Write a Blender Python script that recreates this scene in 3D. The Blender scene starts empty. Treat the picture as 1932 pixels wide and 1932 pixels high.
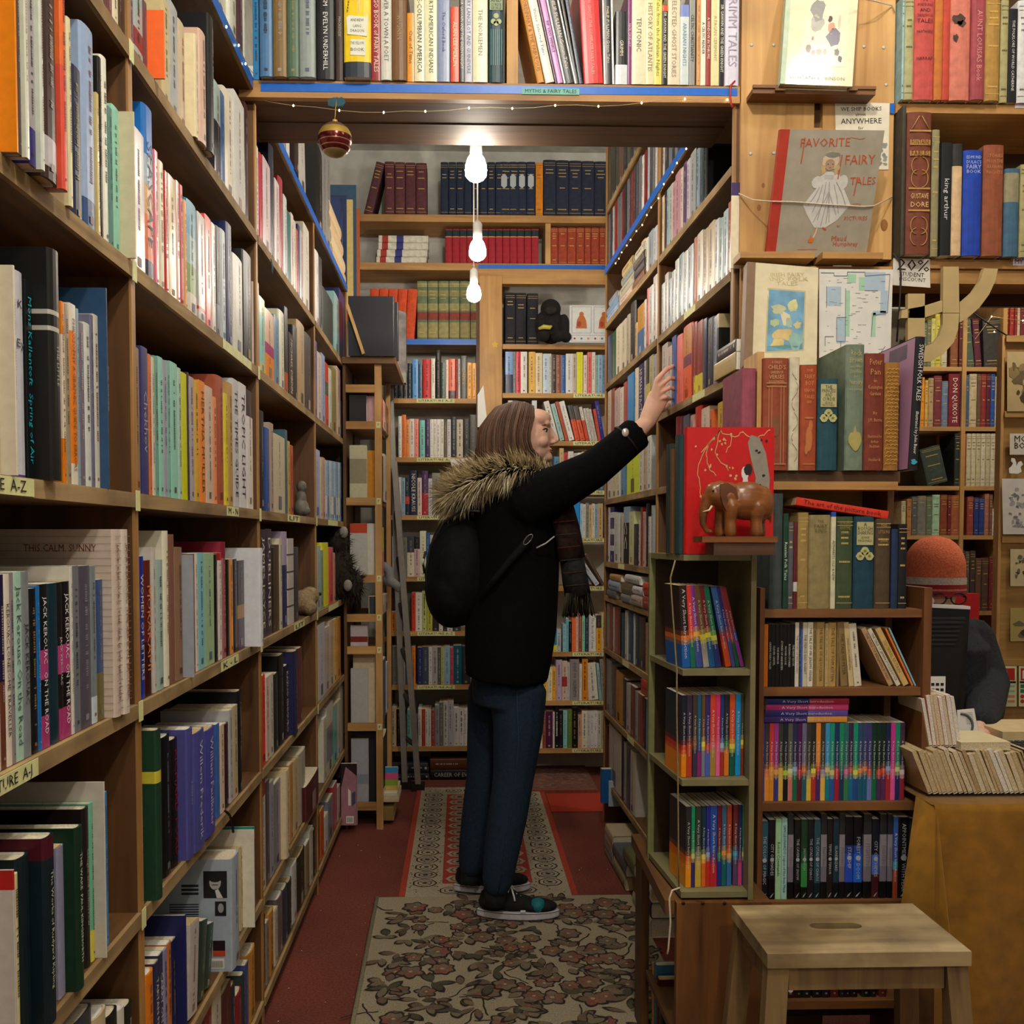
import bpy, bmesh, math, random
from math import sin, cos, tan, pi, radians, sqrt, atan2
from mathutils import Vector, Matrix
V = Vector
RND = random.Random(11)
SC = bpy.context.scene
COL = SC.collection
# ---------------------------------------------------------------- camera
CAM = V((0, 0, 1.23)); FPX = 1830.0; YAW = radians(1.6); PIT = radians(-2.3)
FW = V((sin(YAW)*cos(PIT), cos(YAW)*cos(PIT), sin(PIT)))
RT = V((cos(YAW), -sin(YAW), 0)); UP = RT.cross(FW)
CX = 870 - FPX*RT.y/FW.y
CY = 1015 + FPX*UP.y/FW.y
cd = bpy.data.cameras.new('camera'); cam = bpy.data.objects.new('camera', cd); COL.objects.link(cam)
cam.matrix_world = Matrix(((RT.x, UP.x, -FW.x, CAM.x), (RT.y, UP.y, -FW.y, CAM.y), (RT.z, UP.z, -FW.z, CAM.z), (0, 0, 0, 1)))
cd.sensor_width = 36; cd.lens = FPX/1932*36; cd.clip_start = .02; cd.clip_end = 60
cd.shift_x = (966-CX)/1932; cd.shift_y = (CY-966)/1932
SC.camera = cam
def ray(px, py): return FW + RT*((px-CX)/FPX) + UP*((CY-py)/FPX)
def on_x(px, py, X): d = ray(px, py); return CAM + d*(X/d.x)
def on_y(px, py, Y): d = ray(px, py); return CAM + d*(Y/d.y)
def on_z(px, py, Z): d = ray(px, py); return CAM + d*((Z-1.23)/d.z)
def on_pl(px, py, p, n):
    d = ray(px, py); return CAM + d*((p-CAM).dot(n)/d.dot(n))
def proj(p):
    q = p-CAM; d = q.dot(FW); return CX + FPX*q.dot(RT)/d, CY - FPX*q.dot(UP)/d
# ---------------------------------------------------------------- materials
def lin(h):
    if len(h) == 3: h = ''.join(c*2 for c in h)
    out = []
    for i in (0, 2, 4):
        c = int(h[i:i+2], 16)/255
        out.append(c/12.92 if c <= .04045 else ((c+.055)/1.055)**2.4)
    return tuple(out)+(1,)
MATS = {}
def newmat(name):
    m = bpy.data.materials.new(name); m.use_nodes = True
    return m, m.node_tree.nodes, m.node_tree.links, m.node_tree.nodes['Principled BSDF']
def M(h, rough=.5, vary=.12, scale=60, metal=0, coat=0, bump=0, sheen=0):
    key = (h, rough, vary, scale, metal, coat, bump, sheen)
    if key in MATS: return MATS[key]
    m, N, L, b = newmat('surface_'+h)
    b.inputs['Roughness'].default_value = rough; b.inputs['Metallic'].default_value = metal
    b.inputs['Coat Weight'].default_value = coat; b.inputs['Coat Roughness'].default_value = .07; b.inputs['Specular IOR Level'].default_value = .32
    b.inputs['Sheen Weight'].default_value = sheen
    c = lin(h)
    if vary > 0:
        tc = N.new('ShaderNodeTexCoord'); nz = N.new('ShaderNodeTexNoise'); nz.inputs['Scale'].default_value = scale
        nz.inputs['Detail'].default_value = 3
        L.new(tc.outputs['Object'], nz.inputs['Vector'])
        r = N.new('ShaderNodeValToRGB'); e = r.color_ramp.elements
        e[0].position = .3; e[1].position = .7
        e[0].color = tuple(x*(1-vary) for x in c[:3])+(1,)
        e[1].color = tuple(min(1, x*(1+vary*.7)+vary*.006) for x in c[:3])+(1,)
        L.new(nz.outputs['Fac'], r.inputs['Fac']); L.new(r.outputs['Color'], b.inputs['Base Color'])
        if bump:
            bm_ = N.new('ShaderNodeBump'); bm_.inputs['Strength'].default_value = bump; bm_.inputs['Distance'].default_value = .004
            L.new(nz.outputs['Fac'], bm_.inputs['Height']); L.new(bm_.outputs['Normal'], b.inputs['Normal'])
    else:
        b.inputs['Base Color'].default_value = c
    MATS[key] = m; return m
def wood(light, dark, axis='y', rough=.55, ring=1.0, wear=0):
    key = ('wood', light, dark, axis, rough, ring, wear)
    if key in MATS: return MATS[key]
    m, N, L, b = newmat('wood_'+light)
    b.inputs['Roughness'].default_value = rough
    tc = N.new('ShaderNodeTexCoord'); mp = N.new('ShaderNodeMapping')
    s = {'x': (1.6, 26, 26), 'y': (26, 1.6, 26), 'z': (26, 26, 1.6)}[axis]
    mp.inputs['Scale'].default_value = tuple(v*ring for v in s)
    L.new(tc.outputs['Object'], mp.inputs['Vector'])
    nz = N.new('ShaderNodeTexNoise'); nz.inputs['Scale'].default_value = 1; nz.inputs['Detail'].default_value = 6; nz.inputs['Distortion'].default_value = 1.2
    L.new(mp.outputs['Vector'], nz.inputs['Vector'])
    r = N.new('ShaderNodeValToRGB'); e = r.color_ramp.elements
    e[0].position = .28; e[1].position = .72
    e[0].color = lin(dark); e[1].color = lin(light)
    L.new(nz.outputs['Fac'], r.inputs['Fac'])
    n2 = N.new('ShaderNodeTexNoise'); n2.inputs['Scale'].default_value = 5+wear*6; n2.inputs['Detail'].default_value = 4
    L.new(tc.outputs['Object'], n2.inputs['Vector'])
    mx = N.new('ShaderNodeMix'); mx.data_type = 'RGBA'; mx.blend_type = 'MULTIPLY'
    r2 = N.new('ShaderNodeValToRGB'); e2 = r2.color_ramp.elements
    e2[0].position = .33; e2[0].color = (.62-.3*wear, .58-.3*wear, .54-.3*wear, 1); e2[1].position = .55+.06*wear; e2[1].color = (1, 1, 1, 1)
    L.new(n2.outputs['Fac'], r2.inputs['Fac'])
    mx.inputs[0].default_value = .7
    L.new(r.outputs['Color'], mx.inputs[6]); L.new(r2.outputs['Color'], mx.inputs[7])
    L.new(mx.outputs[2], b.inputs['Base Color'])
    bp = N.new('ShaderNodeBump'); bp.inputs['Strength'].default_value = .15; bp.inputs['Distance'].default_value = .002
    L.new(nz.outputs['Fac'], bp.inputs['Height']); L.new(bp.outputs['Normal'], b.inputs['Normal'])
    MATS[key] = m; return m
def emit(h, strength):
    key = ('emit', h, strength)
    if key in MATS: return MATS[key]
    m, N, L, b = newmat('lit_'+h)
    b.inputs['Base Color'].default_value = lin(h); b.inputs['Emission Color'].default_value = lin(h); b.inputs['Emission Strength'].default_value = strength
    MATS[key] = m; return m
# ---------------------------------------------------------------- mesh building
class MB:
    def __init__(s): s.v = []; s.f = []; s.mi = []; s.m = []; s.sm = []
    def mat(s, m):
        if m not in s.m: s.m.append(m)
        return s.m.index(m)
    def add(s, vs, fs, m, mx=None, smooth=False):
        b = len(s.v); i = s.mat(m)
        s.v += [tuple(mx @ V(p)) if mx else tuple(p) for p in vs]
        for f in fs: s.f.append(tuple(b+k for k in f)); s.mi.append(i); s.sm.append(smooth)
    def box(s, lo, hi, m, mx=None):
        x0, y0, z0 = lo; x1, y1, z1 = hi
        s.add([(x0, y0, z0), (x1, y0, z0), (x1, y1, z0), (x0, y1, z0), (x0, y0, z1), (x1, y0, z1), (x1, y1, z1), (x0, y1, z1)],
              [(0, 3, 2, 1), (4, 5, 6, 7), (0, 1, 5, 4), (1, 2, 6, 5), (2, 3, 7, 6), (3, 0, 4, 7)], m, mx)
    def quad(s, a, b, c, d, m): s.add([a, b, c, d], [(0, 1, 2, 3)], m)
    def poly(s, pts, m): s.add(pts, [tuple(range(len(pts)))], m)
    def prism(s, pts, off, m):                      # polygon extruded by a vector
        n = len(pts); off = V(off)
        vs = [V(p) for p in pts]+[V(p)+off for p in pts]
        s.add(vs, [tuple(range(n))[::-1], tuple(range(n, 2*n))]+[(i, (i+1) % n, n+(i+1) % n, n+i) for i in range(n)], m)
    def beam(s, a, b, w, h, m, upv=(0, 0, 1)):       # box between two points
        a, b = V(a), V(b); d = (b-a); L = d.length; d.normalize()
        u = V(upv); x = d.cross(u)
        if x.length < 1e-4: x = d.cross(V((1, 0, 0)))
        x.normalize(); z = x.cross(d)
        mx = Matrix(((x.x, d.x, z.x, a.x), (x.y, d.y, z.y, a.y), (x.z, d.z, z.z, a.z), (0, 0, 0, 1)))
        s.box((-w/2, 0, -h/2), (w/2, L, h/2), m, mx)
    def tube(s, pts, r, m, n=8, cap=True, smooth=True):
        pts = [V(p) for p in pts]; k = len(pts)
        rr = r if isinstance(r, (list, tuple)) else [r]*k
        vs = []; prev = None
        for i, p in enumerate(pts):
            d = (pts[min(i+1, k-1)]-pts[max(i-1, 0)])
            if d.length < 1e-9: d = V((0, 0, 1))
            d.normalize()
            if prev is None:
                prev = d.cross(V((0, 0, 1)))
                if prev.length < .1: prev = d.cross(V((1, 0, 0)))
            x = (prev-d*prev.dot(d)).normalized(); prev = x; y = d.cross(x)
            q = rr[i]; qx, qy = q if isinstance(q, tuple) else (q, q)
            for j in range(n):
                a = 2*pi*j/n; vs.append(p+x*cos(a)*qx+y*sin(a)*qy)
        fs = []
        for i in range(k-1):
            for j in range(n):
                a = i*n+j; b = i*n+(j+1) % n; fs.append((a, b, b+n, a+n))
        if cap: fs += [tuple(range(n))[::-1], tuple(range((k-1)*n, k*n))]
        s.add(vs, fs, m, None, smooth)
    def lathe(s, prof, m, c=(0, 0, 0), n=20, mx=None):   # prof [(r,z)]
        vs = []
        for r, z in prof:
            for j in range(n):
                a = 2*pi*j/n; vs.append((c[0]+r*cos(a), c[1]+r*sin(a), c[2]+z))
        fs = []
        for i in range(len(prof)-1):
            for j in range(n):
                a = i*n+j; b = i*n+(j+1) % n; fs.append((a, b, b+n, a+n))
        fs += [tuple(range(n))[::-1], tuple(range((len(prof)-1)*n, len(prof)*n))]
        s.add(vs, fs, m, mx, True)
    def ell(s, c, r, m, rot=None, n=16):
        mx = Matrix.Translation(V(c)) @ (rot.to_4x4() if rot else Matrix.Identity(4)) @ Matrix.Diagonal((r[0], r[1], r[2], 1))
        k = n//2; prof = [(max(1e-4, sin(pi*i/k)), -cos(pi*i/k)) for i in range(k+1)]
        s.lathe(prof, m, (0, 0, 0), n, mx)
    def clusters(s):
        n = len(s.v); par = list(range(n))
        def f(a):
            while par[a] != a: par[a] = par[par[a]]; a = par[a]
            return a
        for q in s.f:
            r = f(q[0])
            for k in q[1:]: par[f(k)] = r
        isl = {}
        for i in range(n): isl.setdefault(f(i), []).append(i)
        ks = list(isl); bx = []
        for k in ks:
            P = [s.v[i] for i in isl[k]]; bx.append(([min(p[j] for p in P) for j in range(3)], [max(p[j] for p in P) for j in range(3)]))
        g = list(range(len(ks)))
        def h(a):
            while g[a] != a: a = g[a]
            return a
        for i in range(len(ks) if len(ks) < 700 else 0):
            for j in range(i):
                if h(i) == h(j): continue
                d = sqrt(sum(max(0, bx[i][0][t]-bx[j][1][t], bx[j][0][t]-bx[i][1][t])**2 for t in range(3)))
                if d <= max(.019, .49*max(max(b[1][t]-b[0][t] for t in range(3)) for b in (bx[i], bx[j]))): g[h(i)] = h(j)
        return {v: h(i) for i, k in enumerate(ks) for v in isl[k]}
    def build(s, name, parent=None, local=False):
        if parent is not None and name.split('_')[-1] in ('lettering', 'picture', 'pictures', 'ornament', 'text', 'emblem', 'lines', 'drawing', 'symbols', 'marks', 'rib', 'flourish', 'stain'):
            cl = s.clusters(); ids = sorted(set(cl.values()))
            if 1 < len(ids) < 12:
                for c in ids:
                    t = MB(); t.m = list(s.m); mp = {}
                    for q, mi, sm in zip(s.f, s.mi, s.sm):
                        if cl[q[0]] != c: continue
                        for k in q:
                            if k not in mp: mp[k] = len(t.v); t.v.append(s.v[k])
                        t.f.append(tuple(mp[k] for k in q)); t.mi.append(mi); t.sm.append(sm)
                    o = t.build(name, parent, local)
                return o
        me = bpy.data.meshes.new(name); me.from_pydata(s.v, [], s.f)
        for m in s.m: me.materials.append(m)
        me.polygons.foreach_set('material_index', s.mi); me.polygons.foreach_set('use_smooth', s.sm); me.update()
        o = bpy.data.objects.new(name, me); COL.objects.link(o)
        if parent is not None:
            o.parent = parent
            if not local:
                q = parent; loc = V((0, 0, 0))
                while q is not None: loc += q.location; q = q.parent
                o.location = -loc
        return o
def tag(o, label, cat=None, group=None, kind=None):
    if label: o['label'] = label
    if cat: o['category'] = cat
    if group: o['group'] = group
    if kind: o['kind'] = kind
    return o
def thing(name, loc, label, cat, group=None, mx=None):
    o = bpy.data.objects.new(name, None); COL.objects.link(o); o.empty_display_size = .05
    if mx is not None: o.matrix_world = mx
    else: o.location = loc
    return tag(o, label, cat, group)
def struct(name, mb): return tag(mb.build(name), None, None, None, 'structure')
TXT = []
def text(name, body, parent, origin, xdir, ydir, size, m, width=None, align='CENTER', aligny='CENTER', local=False):
    x = V(xdir).normalized(); y = V(ydir); y = (y-x*y.dot(x)).normalized(); z = x.cross(y); p = V(origin)
    if parent is not None and not local:
        q = parent
        while q is not None: p = p-q.location; q = q.parent
    mx = Matrix(((x.x, y.x, z.x, p.x), (x.y, y.y, z.y, p.y), (x.z, y.z, z.z, p.z), (0, 0, 0, 1)))
    c = bpy.data.curves.new(name, 'FONT'); c.body = body; c.size = size; c.align_x = align; c.align_y = aligny; c.resolution_u = 1
    o = bpy.data.objects.new('tmp_text', c); COL.objects.link(o)
    TXT.append((o, name, parent, mx, m, width))
def fit_texts():
    """turn every piece of writing into a mesh of its own (one per thing and name)"""
    dg = bpy.context.evaluated_depsgraph_get(); byp = {}
    for o, name, parent, mx, m, width in TXT:
        me = bpy.data.meshes.new_from_object(o.evaluated_get(dg))
        if len(me.vertices):
            xs = [v.co.x for v in me.vertices]; d = max(xs)-min(xs)
            if width and d > 1e-6: me.transform(Matrix.Diagonal((width/d, min(max(width/d, .85), 1.15), 1, 1)))
            me.transform(mx)
            mb = byp.setdefault((parent.name if parent else None, name), (parent, name, MB()))[2]
            mb.add([v.co[:] for v in me.vertices], [tuple(p.vertices) for p in me.polygons], m)
        bpy.data.meshes.remove(me)
    for parent, name, mb in byp.values(): mb.build(name, parent, True)
    for o, *_ in TXT:
        c = o.data; bpy.data.objects.remove(o); bpy.data.curves.remove(c)
def blob(name, prims, voxel, m, parent=None, smooth=6, faces=None):
    """one continuous surface from ellipsoids ('e',c,r[,rot]) and tapered limbs ('c',pts,radii)"""
    t = MB()
    for p in prims:
        if p[0] == 'e': t.ell(p[1], p[2], m, p[3] if len(p) > 3 else None, 20)
        elif p[0] == 'C': t.tube(p[1], p[2], m, 18)
        else:
            t.tube(p[1], p[2], m, 14)
            rr = p[2] if isinstance(p[2], (list, tuple)) else [p[2]]*len(p[1])
            for q, r in zip(p[1], rr):
                r = r if isinstance(r, tuple) else (r, r)
                k = min(r); t.ell(q, (k, k, k), m, None, 12)
    o = t.build('tmp')
    md = o.modifiers.new('r', 'REMESH'); md.mode = 'VOXEL'; md.voxel_size = voxel; md.use_smooth_shade = True
    sm = o.modifiers.new('s', 'SMOOTH'); sm.iterations = smooth; sm.factor = .5
    dg = bpy.context.evaluated_depsgraph_get()
    me = bpy.data.meshes.new_from_object(o.evaluated_get(dg)); old = o.data
    bpy.data.objects.remove(o); bpy.data.meshes.remove(old)
    me.name = name; me.materials.clear(); me.materials.append(m)
    for p in me.polygons: p.use_smooth = True
    q = bpy.data.objects.new(name, me); COL.objects.link(q)
    if parent is not None:
        q.parent = parent; loc = V((0, 0, 0)); pp = parent
        while pp is not None: loc += pp.location; pp = pp.parent
        q.location = -loc
    return q
# common materials
PINE = wood('c79a5c', 'a2733a', 'y'); PINEX = wood('c79a5c', 'a2733a', 'x'); PINEZ = wood('d2a566', 'b07f42', 'z')
OLDY = wood('744d24', '4a3014', 'y'); OLDZ = wood('704a22', '4a2e12', 'z'); EDGE = wood('b49868', '7c6038', 'y', .8, 1.0, .7); OLDX = wood('8a6030', '60401e', 'x'); EDGEZ = wood('b98a4c', '8f6532', 'z')
DARKB = wood('4a3018', '2c1c0e', 'z'); BROWNZ = wood('7a4a22', '5a3416', 'z'); BROWNX = wood('8a5a2e', '66401c', 'x')
BLUE = M('1763c4', .35, .08); YTAPE = M('d6d59a', .6, .1); PLASTER = M('c9c8c0', .9, .15, 12); INK = M('1c1a18', .6, 0)
CREAM = M('d9c7a0', .85, .15, 200); PAGE = M('d8ccb0', .9, .2, 260); PAGEW = M('e4e0d4', .9, .12, 260); PAGEB = M('c2a878', .9, .2, 260)
GOLD = M('c9a24a', .35, .05, 60, .3); WHITE = M('e4e2dc', .5, 0); SILVER = M('b8b8b6', .35, 0); RED = M('b8241c', .4, .08)
# ---------------------------------------------------------------- books
BOOKS = []
class Row:
    def __init__(s, phrase, p, t, n, z, win, ztop=None, inset=.6, dmax=.2, lim=None, kind='book', hard=.3, group=None, slant=None):
        s.phrase = phrase; s.p = V((p[0], p[1], 0)); s.t = V((t[0], t[1], 0)).normalized(); s.n = V((n[0], n[1], 0)).normalized(); s.z = z
        s.ox, s.oy, s.sc = win; s.ztop = ztop; s.inset = inset; s.dmax = dmax; s.lim = lim; s.kind = kind; s.hard = hard; s.last = None; s.items = []; s.group = group
    def px(s, x, y): return s.ox+x/s.sc, s.oy+y/s.sc
    def sval(s, x, off, py): return (on_pl(x, py, s.p+s.n*off, s.n)-s.p).dot(s.t)
    def base_py(s, x, off):
        py = 1015
        for _ in range(4):
            q = on_pl(x, py, s.p+s.n*off, s.n); py = proj(V((q.x, q.y, s.z)))[1]
        return py
def cname(h):
    import colorsys
    if len(h) == 3: h = ''.join(c*2 for c in h)
    r, g, b = (int(h[i:i+2], 16)/255 for i in (0, 2, 4)); hh, ss, vv = colorsys.rgb_to_hsv(r, g, b); hh *= 360
    if vv < .19: return 'black' if ss < .6 or vv < .13 else ('dark green' if 80 < hh < 170 else 'dark navy' if 170 <= hh < 265 else 'dark brown')
    if ss < .13: return 'white' if vv > .82 else 'pale grey' if vv > .62 else 'grey' if vv > .33 else 'charcoal'
    if hh < 14 or hh >= 340:
        if vv < .45: return 'maroon' if ss > .4 else 'dark brown'
        return 'pink' if ss < .45 else 'red' if vv < .88 or hh < 8 else 'coral'
    if hh < 38:
        if ss < .32 and vv > .65: return 'beige'
        if vv < .36: return 'dark brown'
        if vv < .68: return 'brown'
        return 'orange' if ss > .62 else 'tan'
    if hh < 68:
        if ss < .32: return 'cream' if vv > .66 else 'taupe'
        return 'yellow' if vv > .7 else 'olive'
    if hh < 165: return 'pale green' if vv > .62 and ss < .4 else 'dark green' if vv < .38 else 'green'
    if hh < 200: return 'pale teal' if vv > .66 and ss < .45 else 'dark teal' if vv < .4 else 'teal'
    if hh < 255:
        if ss < .3: return 'pale blue' if vv > .6 else 'slate'
        return 'navy' if vv < .48 else 'light blue' if ss < .5 else 'blue'
    if hh < 300: return 'lilac' if vv > .6 and ss < .35 else 'purple'
    return 'mauve' if ss < .35 else 'magenta'
def frame(row, s, off, z, lean=0.):
    b = row.p+row.t*s+row.n*off; y = -row.n; t = row.t
    R3 = Matrix(((t.x, y.x, 0), (t.y, y.y, 0), (t.z, y.z, 1)))
    return Matrix.Translation(V((b.x, b.y, z))) @ R3.to_4x4() @ Matrix.Rotation(radians(lean), 4, 'Y')
def add(row, spec, **kw):
    for ent in spec.split('|'):
        tk = ent.split()
        if len(tk) < 4: continue
        x0, x1, top, col = float(tk[0]), float(tk[1]), tk[2], tk[3]
        B = dict(col=col, hard=None, off=-row.inset/100, lean=0., d=None, bands=[], text=None, tc=None, kind=row.kind, adj='', h=None, lift=0., let=True, gilt=False, row=row, rough=None, tsz=.5, wrap=True)
        B.update(kw)
        for o in tk[4:]:
            k, v = o[0], o[1:]
            if o.startswith('t='): B['text'] = o[2:].replace('_', ' ')
            elif o.startswith('tc='): B['tc'] = o[3:]
            elif o.startswith('ts='): B['tsz'] = float(o[3:])
            elif o.startswith('a='): B['adj'] = o[2:].replace('_', ' ')
            elif o == 'h': B['hard'] = True
            elif o == 'q': B['hard'] = False
            elif o == 'n': B['let'] = False
            elif o == 'G': B['gilt'] = True
            elif k == 'p': B['off'] = float(v)/100
            elif k == 'l': B['lean'] = float(v)
            elif k == 'd': B['d'] = float(v)/100
            elif k == 'r': B['h'] = float(v)/100
            elif k == 'u': B['lift'] = float(v)/100
            elif k == 'b':
                zz, c = v.split(':'); a, b = zz.split('-'); B['bands'].append((float(a), float(b), c))
        X0 = row.px(x0, 0)[0]; X1 = row.px(x1, 0)[0]; off = B['off']
        xm = (X0+X1)/2; bpy_ = row.base_py(xm, off)
        if top == '-':
            tpy = bpy_-80
        else:
            tpy = row.px(0, float(top))[1]
        mpy = (bpy_+max(tpy, -60))/2
        s0 = row.sval(X0, off, mpy); s1 = row.sval(X1, off, mpy)
        if B['h'] is None:
            if top == '-': B['h'] = RND.uniform(.19, .225)
            else:
                ht = on_pl(xm, tpy, row.p+row.n*off, row.n).z-row.z-B['lift']
                B['h'] = ht/max(.5, cos(radians(B['lean'])))
        if row.ztop: B['h'] = min(B['h'], row.ztop-row.z-.012-B['lift'])
        B['h'] = max(.05, B['h'])
        if row.lim: s0 = max(s0, row.lim[0]+.001); s1 = min(s1, row.lim[1]-.001)
        if row.last is not None and not B['lean'] and s0 < row.last: s0 = row.last+.0003
        if s1-s0 < .004: s1 = s0+.004
        if not B['lean']: row.last = s1
        B['s0'] = s0; B['w'] = w = s1-s0
        if B['hard'] is None: B['hard'] = RND.random() < row.hard
        if B['d'] is None: B['d'] = min(row.dmax+off, B['h']*RND.uniform(.64, .74))
        if B['lean']:
            B['w'] = w = w*cos(radians(B['lean']))
        lift = B['lift']+(w*sin(radians(B['lean'])) if B['lean'] > 0 else 0)
        # matrix pivot at spine bottom centre
        piv = s0 + (0 if B['lean'] else 0)
        B['mx'] = frame(row, piv, off, row.z+lift+.0004, B['lean']) @ Matrix.Translation(V((w/2, 0, 0)))
        finish(B)
def place(row, mx, w, h, d, col, **kw):
    """a book set down with its own matrix (lying, face out ...)"""
    B = dict(col=col, hard=False, bands=[], text=None, tc=None, kind=row.kind, adj='', let=True, gilt=False, row=row, rough=None, tsz=.5, w=w, h=h, d=d, mx=mx, lean=0, lift=0, off=0, s0=0, wrap=True)
    B.update(kw); finish(B)
    if kw.get('label'): B['area'] = 1e8
    return B
def lying(row, x0, x1, z, th, col, off=None, d=None, rot=0, **kw):
    """lying with its spine to the viewer; x0..x1 in the row's window"""
    off = -row.inset/100 if off is None else off
    a, b = row.px(x0, 0)[0], row.px(x1, 0)[0]; py = row.base_py((a+b)/2, off)
    s0 = row.sval(a, off, py); s1 = row.sval(b, off, py); h = s1-s0; d = d or min(row.dmax, h*.68)
    base = row.p+row.t*((s0+s1)/2)+row.n*off; y = -row.n; t = row.t
    m = Matrix(((0, y.x, -t.x, base.x), (0, y.y, -t.y, base.y), (1, 0, 0, z+th/2+.0006), (0, 0, 0, 1))) @ Matrix.Rotation(radians(rot), 4, 'X') @ Matrix.Translation(V((0, 0, -h/2)))
    return place(row, m, th, h, d, col, lie=True, **kw)
def finish(B):
    mx, w, h = B['mx'], B['w'], B['h']
    pts = [proj(mx @ V((x, 0, z))) for x, z in ((-w/2, 0), (w/2, 0), (w/2, h), (-w/2, h))]
    xs = [min(max(p[0], -20), 1952) for p in pts]; ys = [min(max(p[1], -20), 1952) for p in pts]
    A = abs(sum(xs[i]*ys[(i+1) % 4]-xs[(i+1) % 4]*ys[i] for i in range(4)))/2
    B['area'] = A*B.get('vis', 1.0)
    B['out'] = max(p[0] for p in pts) < -45 or min(p[0] for p in pts) > 1960 or max(p[1] for p in pts) < -8 or min(p[1] for p in pts) > 1945
    B['pxc'] = sum(xs)/4
    BOOKS.append(B); B['row'].items.append(B)
def cover_mb(mb, B, mx=None):
    w, h, d = B['w'], B['h'], B['d']; hard = B['hard']
    antique = B['kind'] == 'antique_book'
    rough = B['rough'] or (.72 if antique else .42 if hard else .3)
    vary = .22 if antique else .07
    cm = M(B['col'], rough, vary, 45 if antique else 70, 0, 0)
    th = min(.0024, w*.16) if hard else min(.0006, w*.1)
    bul = min(.006, w*.18) if hard else min(.0015, w*.06)
    n = 6
    O = [(-w/2, d)]; I = [(-w/2+th, d)]
    for i in range(n+1):
        a = pi*i/n; O.append((-w/2*cos(a)**1 if 0 < i < n else (-w/2 if i == 0 else w/2), bul-bul*sin(a)))
        k = 1-2*th/w; I.append((O[-1][0]*k, th+bul-bul*sin(a)*.8))
    O.append((w/2, d)); I.append((w/2-th, d))
    cuts = sorted({0.0, 1.0} | {z for b in B['bands'] for z in b[:2]})
    K = len(O)
    def mat_at(z):
        for a, b, c in B['bands']:
            if a <= z <= b: return M(c, rough, vary, 45 if antique else 70)
        return cm
    for a, b in zip(cuts[:-1], cuts[1:]):
        m = mat_at((a+b)/2)
        vs = [(x, y, a*h) for x, y in O]+[(x, y, b*h) for x, y in O]
        spine = [(k, k+1, K+k+1, K+k) for k in range(1, K-2)]; sides = [(0, 1, K+1, K), (K-2, K-1, 2*K-1, 2*K-2)]
        if B['wrap']: mb.add(vs, spine+sides, m, mx)
        else: mb.add(vs, spine, m, mx); mb.add(vs, sides, cm, mx)
    vs = [(x, y, 0) for x, y in I]+[(x, y, h) for x, y in I]
    mb.add(vs, [(k+1, k, K+k, K+k+1) for k in range(K-1)], PAGEW, mx)
    for z, fl in ((0, 0), (h, 1)):
        vs = [(x, y, z) for x, y in O]+[(x, y, z) for x, y in I]
        mb.add(vs, [(k, K+k, K+k+1, k+1) if not fl else (k, k+1, K+k+1, K+k) for k in range(K-1)], cm, mx)
    mb.add([(O[0][0], d, 0), (I[0][0], d, 0), (I[0][0], d, h), (O[0][0], d, h), (O[-1][0], d, 0), (I[-1][0], d, 0), (I[-1][0], d, h), (O[-1][0], d, h)], [(0, 1, 2, 3), (4, 7, 6, 5)], cm, mx)
def pages_mb(mb, B, mx=None):
    w, h, d = B['w'], B['h'], B['d']; th = min(.0025, w*.17) if B['hard'] else min(.0007, w*.12); iz = .003 if B['hard'] else .0005
    pm = B.get('pm') or RND.choice([PAGE, PAGE, PAGEW, PAGEB])
    mb.box((-w/2+th, th+.003, iz), (w/2-th, d-(.004 if B['hard'] else .0004), h-iz), pm, mx)
def lum(h):
    c = lin(h); return .3*c[0]+.6*c[1]+.1*c[2]
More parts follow.
